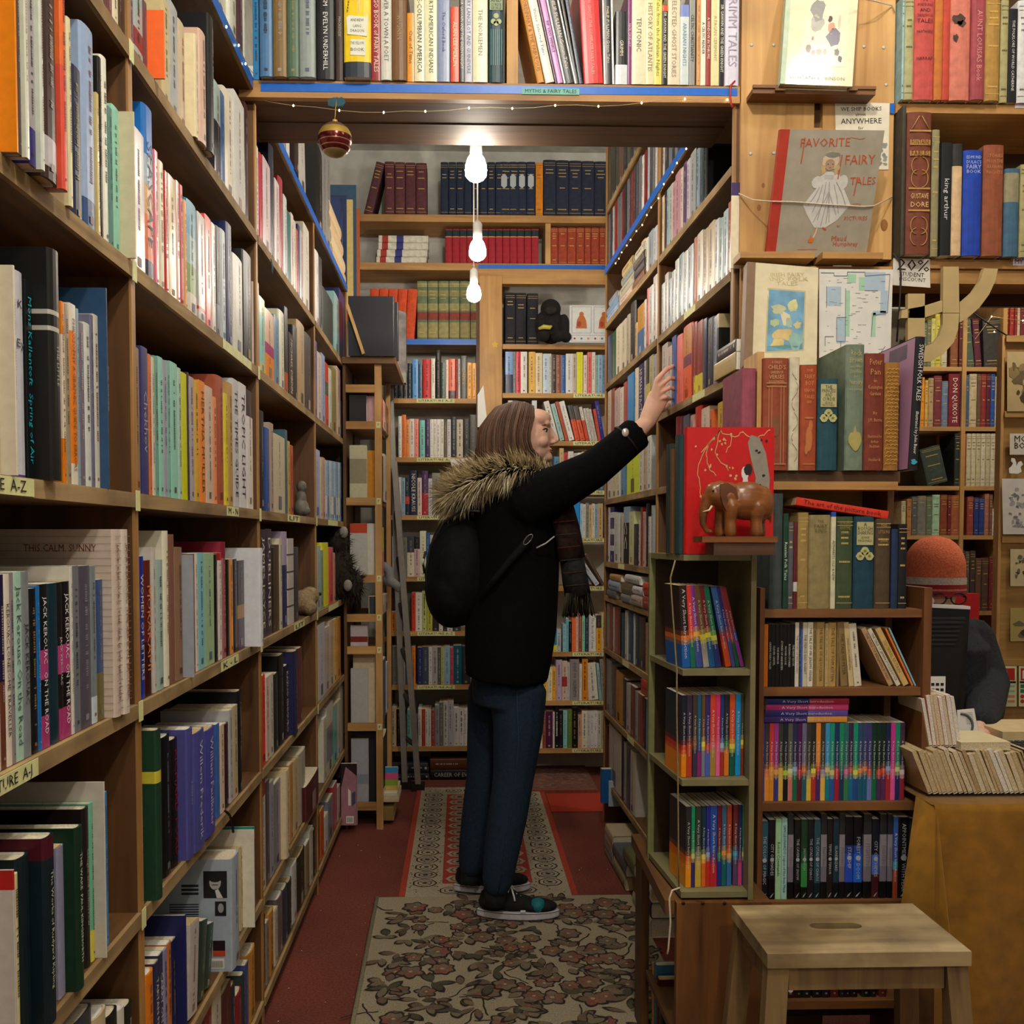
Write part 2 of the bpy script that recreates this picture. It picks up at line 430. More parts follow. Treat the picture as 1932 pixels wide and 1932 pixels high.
def letter_mb(mb, B, mx=None):
    """worn illegible title strokes along the spine"""
    w, h = B['w'], B['h']; r = random.Random(int(B['s0']*1e5)+int(h*1e5))
    if B['tc']: c = B['tc']
    else:
        dk = lum(B['col']) < .16; f = (.62 if dk else .6)*r.uniform(.75, 1.1); tgt = r.choice(('e4dcc8', 'e4dcc8', 'd8b060', 'c8d0d8')) if dk else r.choice(('241f1c', '241f1c', '6a2420', '2a3460'))
        h6 = B['col'] if len(B['col']) == 6 else ''.join(q*2 for q in B['col'])
        c = ''.join(f'{int(int(h6[i:i+2], 16)*(1-f)+int(tgt[i:i+2], 16)*f)//12*12:02x}' for i in (0, 2, 4))
    if B['kind'] == 'antique_book': c = 'c9a85a' if lum(B['col']) < .25 else '5a4a30'
    m = M(c, .5, 0); bul = (min(.006, w*.18) if B['hard'] else min(.0015, w*.06))*.0
    y = bul-.0005
    if B['kind'] == 'antique_book':
        for zc in (.82, .76, .70, .5, .12):
            if r.random() < .75:
                k = r.uniform(.2, .36)*w
                x = -k
                while x < k-.001:
                    e = min(k, x+r.uniform(.002, .004)); mb.add([(x, y, h*zc), (e-.0008, y, h*zc), (e-.0008, y, h*zc+.004), (x, y, h*zc+.004)], [(0, 1, 2, 3)], m, mx); x = e
        for zc in (.94, .9, .06):
            mb.add([(-w*.46, y+.0003, h*zc), (w*.46, y+.0003, h*zc), (w*.46, y+.0003, h*zc+.0012), (-w*.46, y+.0003, h*zc+.0012)], [(0, 1, 2, 3)], m, mx)
        return
    if w < .008 and r.random() < .4: return
    z = h*r.uniform(.86, .94); end = h*r.uniform(.16, .4); kw = min(w*r.uniform(.09, .16), .0042); x0 = w*r.uniform(-.06, .06)
    while z > end:
        L = r.uniform(.0011, .0026)
        if r.random() < .17: z -= .0055; continue
        k = kw*r.uniform(.7, 1.1)
        mb.add([(x0-k, y, z-L), (x0+k, y, z-L), (x0+k, y, z), (x0-k, y, z)], [(0, 1, 2, 3)], m, mx); z -= L+r.uniform(.0007, .0014)
    mb.add([(-w*.13, y, h*.045), (w*.13, y, h*.045), (w*.13, y, h*.045+w*.22), (-w*.13, y, h*.045+w*.22)], [(0, 1, 2, 3)], m, mx)
ORD = ['first', 'second', 'third', 'fourth', 'fifth', 'sixth', 'seventh', 'eighth', 'ninth', 'tenth', 'eleventh', 'twelfth', 'thirteenth', 'fourteenth', 'fifteenth', 'sixteenth', 'seventeenth', 'eighteenth', 'nineteenth', 'twentieth', 'twenty-first', 'twenty-second', 'twenty-third', 'twenty-fourth', 'twenty-fifth', 'twenty-sixth', 'twenty-seventh', 'twenty-eighth', 'twenty-ninth', 'thirtieth', 'thirty-first', 'thirty-second', 'thirty-third', 'thirty-fourth', 'thirty-fifth', 'thirty-sixth', 'thirty-seventh', 'thirty-eighth']
def desc(B):
    w, h = B['w'], B['h']; row = B['row']
    hs = [x['h'] for x in row.items]; mean = sum(hs)/len(hs)
    a = []
    if B.get('lie'): a.append('lying')
    elif B['lean']: a.append('leaning')
    if w < .013: a.append('slim')
    elif w > .036: a.append('thick')
    elif h > mean*1.12: a.append('tall')
    elif h < mean*.88: a.append('short')
    c = cname(B['col'])
    noun = {'book': 'hardback' if B['hard'] else 'paperback', 'antique_book': 'old volume', 'pocket_guide': 'pocket guide'}[B['kind']]
    s = ' '.join(a+[c, noun])
    if B['adj']: s += ' '+B['adj']
    elif B['bands']: s += ' with '+cname(B['bands'][0][2])+' band'
    return s
def wc(s): return len(s.replace("'", '').split())
def build_books(limit=300):
    for B in BOOKS:
        if 'vis' not in B and 'left case' in B['row'].phrase and 'nearest' in B['row'].phrase: B['area'] *= 2.2
        elif B['text'] and B['kind'] == 'book': B['area'] *= 1.5
    rows = []
    for B in BOOKS:
        if B['row'] not in rows: rows.append(B['row'])
    live = [B for B in BOOKS if not B['out']]
    chosen = set()
    for kind, lim in (('book', limit), ('antique_book', 280), ('pocket_guide', 280)):
        c = sorted((B for B in live if B['kind'] == kind), key=lambda b: -b['area'])
        chosen |= {id(B) for B in c[:lim]}
    used = {}
    for row in rows:
        its = sorted((B for B in row.items if not B['out']), key=lambda b: b['pxc'])
        for i, B in enumerate(its):
            d = desc(B); l = cname(its[i-1]['col']) if i else None; r = cname(its[i+1]['col']) if i+1 < len(its) else None
            if B.get('label'): cand = [B['label']]
            else:
                ph = row.phrase; cand = [f'{d}, {ph}'] if sum(desc(x) == d for x in its) == 1 else []
                if l and r: cand.append(f'{d} between {l} and {r} ones, {ph}' if l != r else f'{d} between two {l} ones, {ph}'); cand.append(f'{d} beside {r} one, {ph}')
                elif r: cand.append(f'{d} first in line beside {r} one, {ph}')
                elif l: cand.append(f'{d} last in line beside {l} one, {ph}')
                cand += [f'{d}, {ORD[min(i, 37)]} along {ph}', f'{cname(B["col"])} book, {ORD[min(i, 37)]} along {ph}']
            for k in cand:
                if wc(k) <= 16 and k.lower() not in used: B['lab'] = k; used[k.lower()] = 1; break
            else:
                k = cand[-1]; B['lab'] = k if wc(k) <= 16 else ' '.join(k.split()[:16]); used[B['lab'].lower()] = 1
    mass = MB(); nm = 0
    for B in live:
        if id(B) in chosen:
            t = bpy.data.objects.new(B['kind'], None); COL.objects.link(t); t.matrix_world = B['mx']; t.empty_display_size = .02
            tag(t, B['lab'], 'book', B['row'].group)
            mb = MB(); cover_mb(mb, B); mb.build('cover', t, True)
            mb = MB(); pages_mb(mb, B); mb.build('pages', t, True)
            w, h = B['w'], B['h']; bul = min(.006, w*.18) if B['hard'] else min(.0015, w*.06)
            if B['text']:
                tc = M(B['tc'] or ('e4dcc8' if lum(B['col']) < .2 else '2a2420'), .5, 0)
                y = -.0006
                if B.get('flat'):
                    lines = B['text'].split('/')
                    for j, ln in enumerate(lines):
                        text('spine_lettering', ln, t, (0, y, h*(B.get('t0', .86)-j*B.get('dt', .075))), (1, 0, 0), (0, 0, 1), h*.05, tc, min(w*.78, h*.03*len(ln)+.004), local=True)
                else:
                    lines = B['text'].split('/')
                    for j, ln in enumerate(lines):
                        xo = w*(.5-(j+.5)/len(lines))*.7 if len(lines) > 1 else 0
                        size = w*B['tsz']*1.35/max(1, len(lines)**.7)
                        text('spine_lettering', ln, t, (xo, y, h*.5), (0, 0, -1), (1, 0, 0), size, tc, min(h*.84, size*.62*len(ln)), local=True)
            elif B['let']:
                mb = MB(); letter_mb(mb, B)
                if mb.f: mb.build('spine_lettering', t, True)
            for fn in B.get('extra', []): fn(t, B)
        else:
            nm += 1; cover_mb(mass, B, B['mx']); pages_mb(mass, B, B['mx'])
            if B['let']: letter_mb(mass, B, B['mx'])
    if nm: tag(mass.build('small_distant_books'), 'small books filling the far shelves behind and around the larger ones', 'books', None, 'stuff')
    print('BOOKS', len(BOOKS), 'live', len(live), 'individual', len(chosen), 'mass', nm)
def filler(row, x0, x1, hexes, wpx, hr, seed=0, **kw):
    """fill a stretch x0..x1 (window units) with books, widths wpx, heights hr (m)"""
    r = random.Random(seed*77+int(x0)); x = x0; out = []; hx = hexes.split()
    while x < x1-wpx[0]*.6:
        w = min(r.uniform(*wpx), x1-x); c = r.choice(hx)
        out.append(f'{x:.0f} {x+w:.0f} - {c} r{r.uniform(*hr)*100:.1f}'); x += w
    add(row, '|'.join(out), **kw)
# ---------------------------------------------------------------- left wall bookcase
LX = -.494
ZL = [.08, .337, .655, .977, 1.298, 1.642, 1.965, 2.31]
YP = [.56]+[on_x(px, 1000, LX).y for px in (257, 489, 596, 656)]
lc = thing('bookcase', (LX-.13, 2.4, 0), 'long pine wall bookcase of four bays with blue tape along its top', 'bookcase')
for i, y in enumerate(YP):
    mb = MB(); a = y-.009 if i else y; mb.box((LX-.27, a, 0), (LX-.003, a+.018, 2.31), OLDZ); mb.box((LX-.003, a, 0), (LX+.0005, a+.018, 2.31), EDGEZ); mb.build('upright', lc)
LAB = M('d8d89c', .6, .1)
for b in range(4):
    for z in ZL:
        mb = MB(); y0, y1 = YP[b]+.0092, YP[b+1]-.0092
        mb.box((LX-.27, y0, z-.022), (LX-.004, y1, z), OLDY); mb.box((LX-.004, y0, z-.022), (LX+.003, y1, z), EDGE)
        mb.build('shelf', lc)
mb = MB(); mb.box((LX-.285, YP[0], 0), (LX-.271, YP[4], 2.31), DARKB); mb.build('back_panel', lc)
mb = MB(); mb.box((LX+.0034, YP[0], 2.289), (LX+.0044, YP[4]+.005, 2.316), BLUE); mb.build('tape_strip', lc)
def shelf_label(parent, row_p, y0, y1, z, txt=None):
    mb = MB(); mb.box((row_p, y0, z-.021), (row_p+.0008, y1, z-.001), LAB); o = mb.build('shelf_label', parent)
    if txt: text('label_lettering', txt, o, (row_p+.0016, (y0+y1)/2, z-.011), (0, 1, 0), (0, 0, 1), .016, INK, (y1-y0)*.8)
for b, z, f0, f1, t in ((0, 1.298, .42, .93, 'LITERATURE  A-Z'), (0, .977, .25, .93, 'LITERATURE  A-J'), (1, 1.298, .62, .74, 'M - N'), (1, .977, .55, .72, 'K - L'), (1, 1.642, .6, .9, None), (2, 1.298, .4, .62, 'LIT'), (2, .977, .5, .7, 'LIT'), (3, 1.298, .3, .6, None), (3, .977, .3, .6, None)):
    w = YP[b+1]-YP[b]; 
    if b == 0: s = [on_x(px, 900 if z > 1 else 1480, LX) for px in ((-150, 57) if z > 1 else (-90, 66))]; shelf_label(lc, LX+.0036, s[0].y, s[1].y, z, t)
    else: shelf_label(lc, LX+.0036, YP[b]+w*f0, YP[b]+w*f1, z, t)
for i, zz in ((1, (1.965, 1.642, 1.298, .977, .655)), (2, (1.298, .977, 1.642)), (3, (1.298, .977, .655)), (4, (1.298, .655))):
    for z in zz:
        mb = MB(); mb.box((LX+.0034, YP[i]-.011, z-.027), (LX+.0046, YP[i]+.007, z+.004), LAB); mb.build('shelf_label', lc)
A_, B_, C_, D_ = (0, 0, 3.864), (0, 450, 3.864), (0, 950, 3.864), (0, 1432, 3.864)
E_, F_, G_, H_ = (450, 0, 3.864), (450, 450, 3.864), (450, 950, 3.864), (450, 1432, 3.864)
K_, I_, J_, U_ = (900, 0, 3.864), (900, 450, 3.864), (900, 950, 3.864), (900, 1432, 3.864)
N_, O_, P_, Q_ = (1382, 0, 3.513), (1382, 450, 3.513), (1382, 900, 3.513), (1382, 1382, 3.513)
SHN = ['bottom shelf', 'second shelf up', 'third shelf up', 'fourth shelf up', 'fifth shelf up', 'sixth shelf up', 'seventh shelf up', 'top of case']
BYN = ['nearest bay', 'second bay', 'third bay', 'far bay']
def LR(zi, b, win, **k):
    return Row(f'{SHN[zi]}, left case {BYN[b]}', (LX, 0), (0, 1), (1, 0), ZL[zi], win, ZL[zi+1]-.022 if zi < 7 else None, dmax=.22, lim=(YP[b]+.009, YP[b+1]-.009), group=f'books on {SHN[zi]} of left case, {BYN[b]}', **k)
# nearest bay
add(LR(6, 0, A_), '700 775 - 3a2a20|775 822 -60 6a2c38|822 866 -60 e0d4b8|866 900 -60 4a3020')
add(LR(5, 0, A_, hard=.6), '-230 -150 - 2a4a6a r23|-150 -60 - c8c0a8 r23|-60 60 - f08a10 r24 p2 t=HOLD_ME_HERE tc=c85a00|60 163 - 4c3c30 r24 p2|163 218 - d6dac6 r24 p2.4|218 266 - a39c9e p2 r24 b0-.17:2a2070|266 331 - ccd2c4 r24 p2.6|331 438 - 32201e r24 p2.2 b.06-.2:b4aeb0|438 500 - d8503c r24 p2.6 b.6-1:e0682c|503 530 150 d8d0a4 p1|530 612 508 1c2440 h|612 706 225 92a8c8 h b0-.16:2a4a78,|706 728 690 c8b474 q|728 752 436 181410 h|752 795 436 e8e6d6 h|795 826 795 5e8a80 q|826 876 795 90d2ba q|876 962 742 cabf9f h p1.5')
add(LR(4, 0, B_, hard=.5), '-150 -70 90 7a3a30|-70 0 130 c8b890|0 104 168 dad2bc h p1|104 195 250 c9cad2 h n b0-.015:4a3a8a|195 246 318 0e1316 q t=Mons_Kallentoft__Spring_of_Air tc=1aa6b4|246 456 50 161616 h p1.6 a=with_two_silver_rings t=THE_LITTLE tc=b8b4aa ts=.2 b.645-.665:b8b4aa b.715-.735:b8b4aa|456 480 470 e0d2bc q b0-.25:e07c10 b.82-1:e07c10|480 516 490 9c8c70 q|516 566 488 e87e12 q b0-.12:e0d8c8 b.85-1:e0d8c8 t=PHILOSOPHY_A_GRAPHIC_GUIDE_TO_ERRORS tc=7a4a10|566 582 520 8aa4ac q|582 621 622 72687a q|621 666 625 d4d8d0 q|666 690 566 70708a q|690 726 566 d4d0c0 q|726 787 350 2c4c70 h p.5 t=MICHIO_KAKU____THE_FUTURE_OF_THE_MIND tc=c8ccd4')
for B in BOOKS:
    if B['col'] == 'c9cad2': B.update(text='K/Ey', flat=True, t0=.84, dt=.19, tc='3a3a44')
r = LR(3, 0, C_, hard=.25)
add(r, '-160 -100 480 8a5a3a|-100 -40 500 203a5a|-40 0 510 c8c0b0|0 40 520 241c40 q b0-.45:6a3a2a|40 82 515 e4d8c8 q t=KEROUAC_LONESOME_TRAVELLER tc=2a2a2a|82 110 505 8e8488 q|110 170 498 aacfbd q t=Jack_Kerouac_On_the_Road tc=4a5a58|170 223 496 80878a q t=JACK_KEROUAC tc=2c3036|223 274 620 161618 q|274 300 600 1c6eb4 q|300 361 588 0f171c q a=with_magenta_bands b0-.2:a83a72 b.42-.6:b0407c t=JACK_KEROUAC___ON_THE_ROAD tc=e8e4e0|361 431 582 12303e q n|431 460 575 1a1618 q b0-.2:a83a72 b.42-.6:b0407c t=JACK_KEROUAC tc=d8d0d0|460 519 568 161216 q a=with_magenta_bands_and_white_lettering b0-.2:a83a72 b.42-.6:b0407c t=JACK_KEROUAC__ON_THE_ROAD tc=f0ece8|519 537 460 dcd8cc q|537 586 455 70767c q|586 668 455 524e5c q|668 708 455 7a868e q a=with_an_orange_dot b0-.17:c8d4dc|708 760 556 2c4c80 q b0-.34:6a6030')
def calm(t, B):
    tc = M('7a3420', .6, 0)
    text('cover_lettering', 'THIS CALM, SUNNY', t, (-B['w']/2-.0008, .075, B['h']*.9), (0, -1, 0), (0, 0, 1), .017, tc, .10, local=True)
    mb = MB(); lm = M('9a8a80', .6, 0)
    for k in range(1, 26):
        z = B['h']*k/26; mb.quad((-B['w']/2-.0005, .004, z), (-B['w']/2-.0005, B['d']-.002, z), (-B['w']/2-.0005, B['d']-.002, z+.0006), (-B['w']/2-.0005, .004, z+.0006), lm)
        mb.quad((-B['w']/2, -.0009, z), (B['w']/2, -.0009, z), (B['w']/2, -.0009, z+.0006), (-B['w']/2, -.0009, z+.0006), lm)
    mb.build('ruled_lines', t, True)
add(r, '762 888 190 cab9aa h p1 a=like_ruled_paper t=JACK_KEROUAC__THE_SEA_IS_MY_BROTHER tc=8a4a40 ts=.3', extra=[calm])
add(r, '890 950 190 d2c5b8 h p1.4 a=like_ruled_paper t=JACK_KEROUAC__THE_SEA_IS_MY_BROTHER tc=8a4a40 ts=.55', extra=[calm])
r = LR(2, 0, D_, hard=.8)
add(r, '-200 -120 830 6a2a20 h|-120 0 850 d0c8b0 h|0 108 845 c2bab4 h p1 a=with_red_top_edge b.9-1:b01c18 n|108 150 830 dcd39e h|150 244 700 0f2226 h n|244 424 588 0c1f26 h p1 a=with_maroon_top_band b.885-1:4a1020 t=The_Works_of_Rudyard_Kipling tc=c8c89a ts=.2|424 476 630 9494ae q n|476 620 520 123220 h p1 t=THE_WAKE__PAUL_KINGSNORTH tc=d4d8cc ts=.3|620 664 350 1e1614 h t=tonight_and_tomorrow tc=b8a890 ts=.3|664 692 315 6eb494 h b0-.2:d8cc50|692 766 190 cbc3b6 h p.8 t=KIERKEGAARD tc=5a5450 ts=.35|766 790 236 3c8ed2 q')
add(LR(1, 0, D_, hard=.7), '560 700 1850 3a3a40|700 800 1840 c8b890 h|800 880 1835 18181a|880 925 1800 d4d0c4 h|925 984 1775 1a1816 h')
# second bay
add(LR(6, 1, A_), '940 976 -60 6c7488|976 1046 -60 9cb0ae q b.2-.45:7a2830|1046 1076 20 5a3c48|1076 1181 -40 f26a2e h p2 a=jutting_out|1181 1240 10 ccbc8c|1240 1302 48 acb0b0|1302 1362 178 c8b496|1362 1446 206 dccfa8 h p1|1446 1513 235 cfae9a h p1.5|1513 1568 120 101014 h p2|1568 1612 625 aec4bc q b0-.6:2a2a34|1612 1642 690 44689c q|1642 1710 692 d6cdb8|1710 1786 730 d2d2cc q|1786 1812 770 3c2222 q')
add(LR(5, 1, A_), '945 962 890 dc9c90 q|962 1060 955 cfc6c6 q|1060 1131 803 1c6cbc h a=fading_to_sunset_orange b0-.12:28284c b.12-.38:dd7a58 b.38-.55:d8a878 b.55-.72:a8bccc t=SEASCAPE tc=1a2a4a|1131 1159 1110 dc7c8c q|1159 1208 1190 dcd4b8|1208 1230 1262 b43a30 q|1230 1290 1302 cdb484|1290 1313 1332 dcacA4 q|1313 1345 1360 bc3c4c|1345 1368 1470 dc9e64|1368 1446 1490 2a88a6 h a=with_green_landscape b0-.2:ccc4b4 b.2-.45:688c38 b.45-.7:7aa0a0|1446 1500 1575 b4aeac b.12-.15:c03028|1500 1546 1590 de5c50 q|1546 1576 1640 ccccc4 q|1576 1613 1662 2a2a2e b0-.3:6a7078|1613 1656 1690 acbabe|1656 1702 1645 1c2656 h|1702 1781 1885 cccac0 h|1781 1846 1860 24282c h a=with_barcode_sticker|1846 1872 2070 dcc8b4')
r = LR(4, 1, B_, hard=.2)
add(r, '968 1036 800 8c7456 h|1036 1086 800 3c3e72 q t=Chekhov tc=a8a0b8|1086 1109 850 cc7444 q|1109 1131 872 dcccb8 q|1131 1160 865 6ca494 q|1160 1196 872 92cebf q|1196 1221 895 a49eb0 q|1221 1246 900 7cb4aa q|1246 1301 912 92d0be q|1301 1326 950 accabc q|1326 1369 985 ccd012 q n|1369 1383 982 3c343c q|1383 1421 1015 aca8b0 q|1421 1455 1045 d8a83c q|1455 1501 1045 ec8c38 q t=HERTHA_MULLER tc=5a3a10|1501 1556 1085 d4bcac|1556 1583 1160 ec9464 q|1583 1641 1012 a4543c h|1641 1666 1136 dccc3e q|1666 1701 1060 bc985c|1701 1746 1036 ccccd0 q t=THE_TIMES_GUIDE|1746 1801 1065 dcdce0 q t=TROPIC_LIGHT tc=2a2438|1801 1847 1116 e4e0d8 q b.78-1:1e2030')
r = LR(3, 1, C_, hard=.2)
def backcov(t, B):
    x = -B['w']/2-.0006; mb = MB(); r = random.Random(4); tm = M('6a6c74', .6, 0)
    for k in range(20):
        if k in (4, 9, 13): continue
        z = B['h']*(.88-k*.034); mb.quad((x, .012, z), (x, .012+r.uniform(.05, .085), z), (x, .1, z+.0025), (x, .012, z+.0025), tm)
    mb.build('back_cover_text', t, True)
    mb = MB(); bk = M('181818', .6, 0)
    for k in range(22):
        y = .014+k*.0018; w = r.uniform(.0005, .0013); mb.quad((x, y, .012), (x, y+w, .012), (x, y+w, .026), (x, y, .026), bk)
    mb.build('barcode', t, True)
add(r, '1000 1017 300 202024 q|1017 1056 386 1c3298 q t=WOMEN_OF_LETTERS|1056 1116 415 60201a h b0-.4:3a0e0c t=MURAKAMI tc=d8804a|1116 1141 320 ccc4bc q|1141 1206 410 a0b8b0 h|1206 1239 200 dcd8c0 h|1239 1286 226 7e5646 h n|1286 1345 320 8a6a50 h|1345 1401 378 9aa0aa q p1 a=with_photographs_on_cover|1401 1426 368 6c3c32 q|1426 1446 365 e4d8c8 q|1446 1496 360 84c4d0 q|1496 1566 362 a0c098 q|1566 1591 372 1a1416 q|1591 1621 360 e4dcd4 q b.93-1:b01820|1621 1656 280 a46468 h b.86-1:8a2038|1656 1677 408 221816 q|1677 1703 405 e4943a q|1703 1733 405 17151b q|1733 1786 415 4a2a4c q a=with_gold_sunset_band b.35-.5:b08030 b.5-1:241c20')
add(r, '1905 1924 325 d6d8e0 h p3 a=showing_its_text_covered_back_cover', extra=[backcov])
r = LR(2, 1, D_, hard=.6)
add(r, '998 1056 80 16181e h|1056 1191 -190 1e3e2a h p1.5 n a=with_yellow_band b.69-.76:c8bc3c|1191 1256 -170 0e0e10 h|1256 1311 -150 140e12 h t=RICHARD_FORD tc=8a1c1c|1311 1420 -205 4c4c90 h p1 t=TOLSTOY tc=c8c4e0 ts=.2|1420 1506 -205 4c4e96 h p1.2 t=Willem_Frederik tc=d0d0e8 ts=.3|1506 1581 -225 48489c h p1 t=William_Faulkner tc=c8c8e0 ts=.35|1581 1606 -260 3a6ab0 q|1606 1641 -250 dcc8b0|1641 1676 -260 3c1c24 h|1676 1700 -360 b8b8bc q|1700 1738 -390 c4b48e q|1738 1772 -500 17171f h a=with_white_rim')
r = LR(1, 1, D_, hard=.4)
def portrait(t, B):
    x = -B['w']/2-.0006; h, d = B['h'], B['d']; bk = M('1c1c1e', .5, 0); gy = M('9a9a9c', .5, 0); mb = MB()
    q = lambda y0, y1, z0, z1, m, e=0: mb.quad((x-e, y0, z0), (x-e, y1, z0), (x-e, y1, z1), (x-e, y0, z1), m)
    Y = lambda f: d*f
    q(.012, .06, h*.66, h*.9, bk)
    mb.poly([(x-.0003, .036+.012*cos(a), h*.8+.016*sin(a)) for a in [i*pi/6 for i in range(12)]], M('b0aca8', .5, 0))
    mb.poly([(x-.0004, .036+.013*cos(a), h*.835+.008*sin(a)) for a in [i*pi/6 for i in range(12)]], bk)
    q(.03, .043, h*.775, h*.782, bk, .0005)
    mb.poly([(x-.0003, .02, h*.66), (x-.0003, .033, h*.66), (x-.0003, .037, h*.74), (x-.0003, .03, h*.74)], M('d0ccc8', .5, 0))
    q(.014, .037, h*.5, h*.63, bk); mb.poly([(x-.0003, .025+.006*cos(a), h*.57+.01*sin(a)) for a in [i*pi/6 for i in range(12)]], gy)
    q(.017, .042, h*.14, h*.28, M('24161a', .5, 0)); q(.017, .042, h*.14, h*.19, M('b84a30', .5, 0), .0003)
    q(.019, .05, h*.03, h*.12, WHITE)
    mb.build('back_cover_pictures', t, True)
    mb = MB()
    for k in range(14): mb.quad((x-.0006, .022+k*.0018, h*.04), (x-.0006, .0228+k*.0018, h*.04), (x-.0006, .0228+k*.0018, h*.1), (x-.0006, .022+k*.0018, h*.1), bk)
    mb.build('barcode', t, True)
    mb = MB(); tm = M('2a2e34', .6, 0)
    for k in range(11):
        z = h*(.6-.022*k); mb.quad((x, .07, z), (x, .13, z), (x, .13, z+.0022), (x, .07, z+.0022), tm)
    for k in range(3): mb.quad((x, .07, h*(.76-k*.035)), (x, .105, h*(.76-k*.035)), (x, .105, h*(.76-k*.035)+.005), (x, .07, h*(.76-k*.035)+.005), tm)
    mb.build('back_cover_text', t, True)
add(r, '1018 1042 1560 7c2a20 h|1042 1066 1560 d8c494 q|1080 1136 1545 e47c12 h|1136 1166 1470 2a3056 q t=TARTAN_PIMPERNEL|1166 1196 1410 2c2c50 q t=CARRY_ON_JEEVES|1196 1226 1380 9290b8 q|1226 1256 1330 cc7434 q|1256 1292 1310 20264e q|1292 1366 1175 1e2256 h p1|1372 1440 1230 c8bcb8 q l8|1440 1490 1240 243a34 q l14|1490 1540 1260 1c3c2e q l15')
add(r, '1700 1756 690 a4b0bc h p2.5 a=with_a_portrait_on_its_back_cover', extra=[portrait])
add(r, '1756 1772 640 c8b884 q|1772 1800 610 e4dcca q p2|1800 1838 545 1c2246 h p2 b.94-1:1c8a80 b.88-.94:e08a20')
add(LR(0, 1, D_, hard=.5), '1380 1500 1700 2a2a2c|1500 1560 1720 8a3028|1560 1620 1690 d0c8b0|1620 1690 1660 4a2420|1690 1726 1640 30303a|1726 1772 1695 8c222c h|1772 1792 1560 2c3c3c|1792 1816 1480 3c4a8e q|1816 1870 1385 cc903e h')
# third bay
add(LR(6, 2, E_, hard=.2), '108 156 1062 d4dcd8 h|156 181 1135 b43244 q|181 236 1186 d6c6ca q|236 266 1080 1a1e34 h|266 301 1330 dccccc q|301 331 1312 9c2634 h|331 356 1440 ccd4d4 q|356 386 1560 0c6e6c q|386 405 1570 d6c8c4 q|405 421 1620 d8d0c4|421 436 1680 cc5e44 q|436 451 1650 2c3c70 q|451 476 1700 c4bcc0 q|476 518 1660 dcd8cc q')
add(LR(5, 2, F_), '125 155 320 a48474|155 197 440 c4c884 q b.15-.8:8ccabf|197 262 540 dcb496 q a=with_magenta_and_orange_bands b0-.36:e4860c b.36-.52:a4086c|262 300 575 5c8cac q|300 342 540 ccccb4 h|342 368 510 15151b h b0-.25:a04a20|368 402 700 121214 q t=MICHAEL_DIBDIN|402 436 650 19171b h|436 490 625 b09870 h|490 538 710 3c3638 h')
add(LR(4, 2, F_), '153 196 1260 1e1a22 h|196 229 1385 1e4e9e q|229 259 1350 ac9a8e q|259 342 1440 ccc0a4 q|342 360 1400 3c5e6e q|360 379 1480 b4a44c q|379 402 1510 bc4c34 q')
add(LR(3, 2, G_, hard=.25), '163 201 190 2e2638 q t=JAMES_JOYCE|201 246 186 302644 q t=DUBLINERS|246 273 320 201814 q|273 300 300 4a3a2a q|300 321 255 d8d0b4 q|321 363 205 24285e h b.65-1:b0a0c0|363 406 255 c8c0bc q n a=with_spiral_binding b.2-.22:3a3638 b.4-.42:3a3638 b.6-.62:3a3638 b.8-.82:3a3638|406 440 320 2c2e40 q')
add(LR(2, 2, G_, hard=.5), '163 206 1255 dc341c h|206 226 1265 d4b4ac q|226 259 1245 d4ccbc|259 300 1240 1c2224 h|300 340 1100 121216 h|340 372 1180 161620 h t=KAZUO_ISHIGURO|372 442 1085 24264e h p1|442 472 1050 5e2e32 h')
add(LR(1, 2, H_, hard=.2), '165 201 150 ccc4c0 q b.85-1:8a2018|201 231 155 4c424a q|231 261 158 949cac q|261 311 160 7c7a8a q|311 376 100 dcc8a4 h p1|376 401 30 cc9c5c q|401 441 5 dcc494 q|441 497 -60 bcb4a4 h')
add(LR(1, 2, H_, hard=.2), '500 612 120 4e141c h p1 a=in_marbled_leather')
add(LR(0, 2, H_, hard=.4), '165 206 1160 20201c h|206 226 1180 8a8478 q|226 266 1100 cc8c3a h|266 291 1090 c8c4b0 q|291 331 990 6c5c5c h|331 366 930 2c324a h|366 396 880 1c2e2c h|396 433 752 ccccc8 h|433 492 680 1c2418 h|492 521 605 8c8464 q|521 546 502 ccccbc q|546 578 500 1c1e1a h')
# far bay
add(LR(6, 3, F_), '541 562 110 c8ccd0 q|562 592 105 d4d4d4 h|592 616 150 20262c h|616 698 415 2a3430 h n|698 736 420 8cb4b4 q|736 778 405 2c3c6e q')
add(LR(5, 3, F_, hard=.15), '545 576 745 6c6cac q|576 606 840 d4c8bc q|606 633 850 9caccf q|633 659 915 cc4c3a q b.5-.7:3a5a50|659 681 955 ccd0c4 q|681 716 950 8c8450 q|716 746 950 ccb4ac q|746 792 990 c8c0c0 q b.55-1:8a1c30')
add(LR(4, 3, F_, hard=.1), '556 597 1540 acb4dc q|597 613 1600 ccc4b4 q|613 634 1600 cc9c8a q')
add(LR(4, 3, F_, hard=0), '|'.join(f'{634+i*15.7:.0f} {649+i*15.7:.0f} {1618+i*3} {["a8c4dc","7ca8d0","b8ccd8","88b0d4"][i%4]} q b.1-.4:{["d8dce0","5a8ab8","c8d0c8"][i%3]}' for i in range(10)))
add(LR(3, 3, G_), '568 601 310 acc0c4 q|601 621 340 8cac8c q|621 662 285 dcdc28 h n|662 692 320 dc5c5c q|692 708 360 e4a494 q')
add(LR(2, 3, G_, hard=.1), '554 581 915 ccd41e q|581 633 875 c4c8d8 q|633 666 900 c4b4ac q|666 696 855 ccb8a0 q|696 716 840 f0c464 q|716 747 832 e49c34 q')
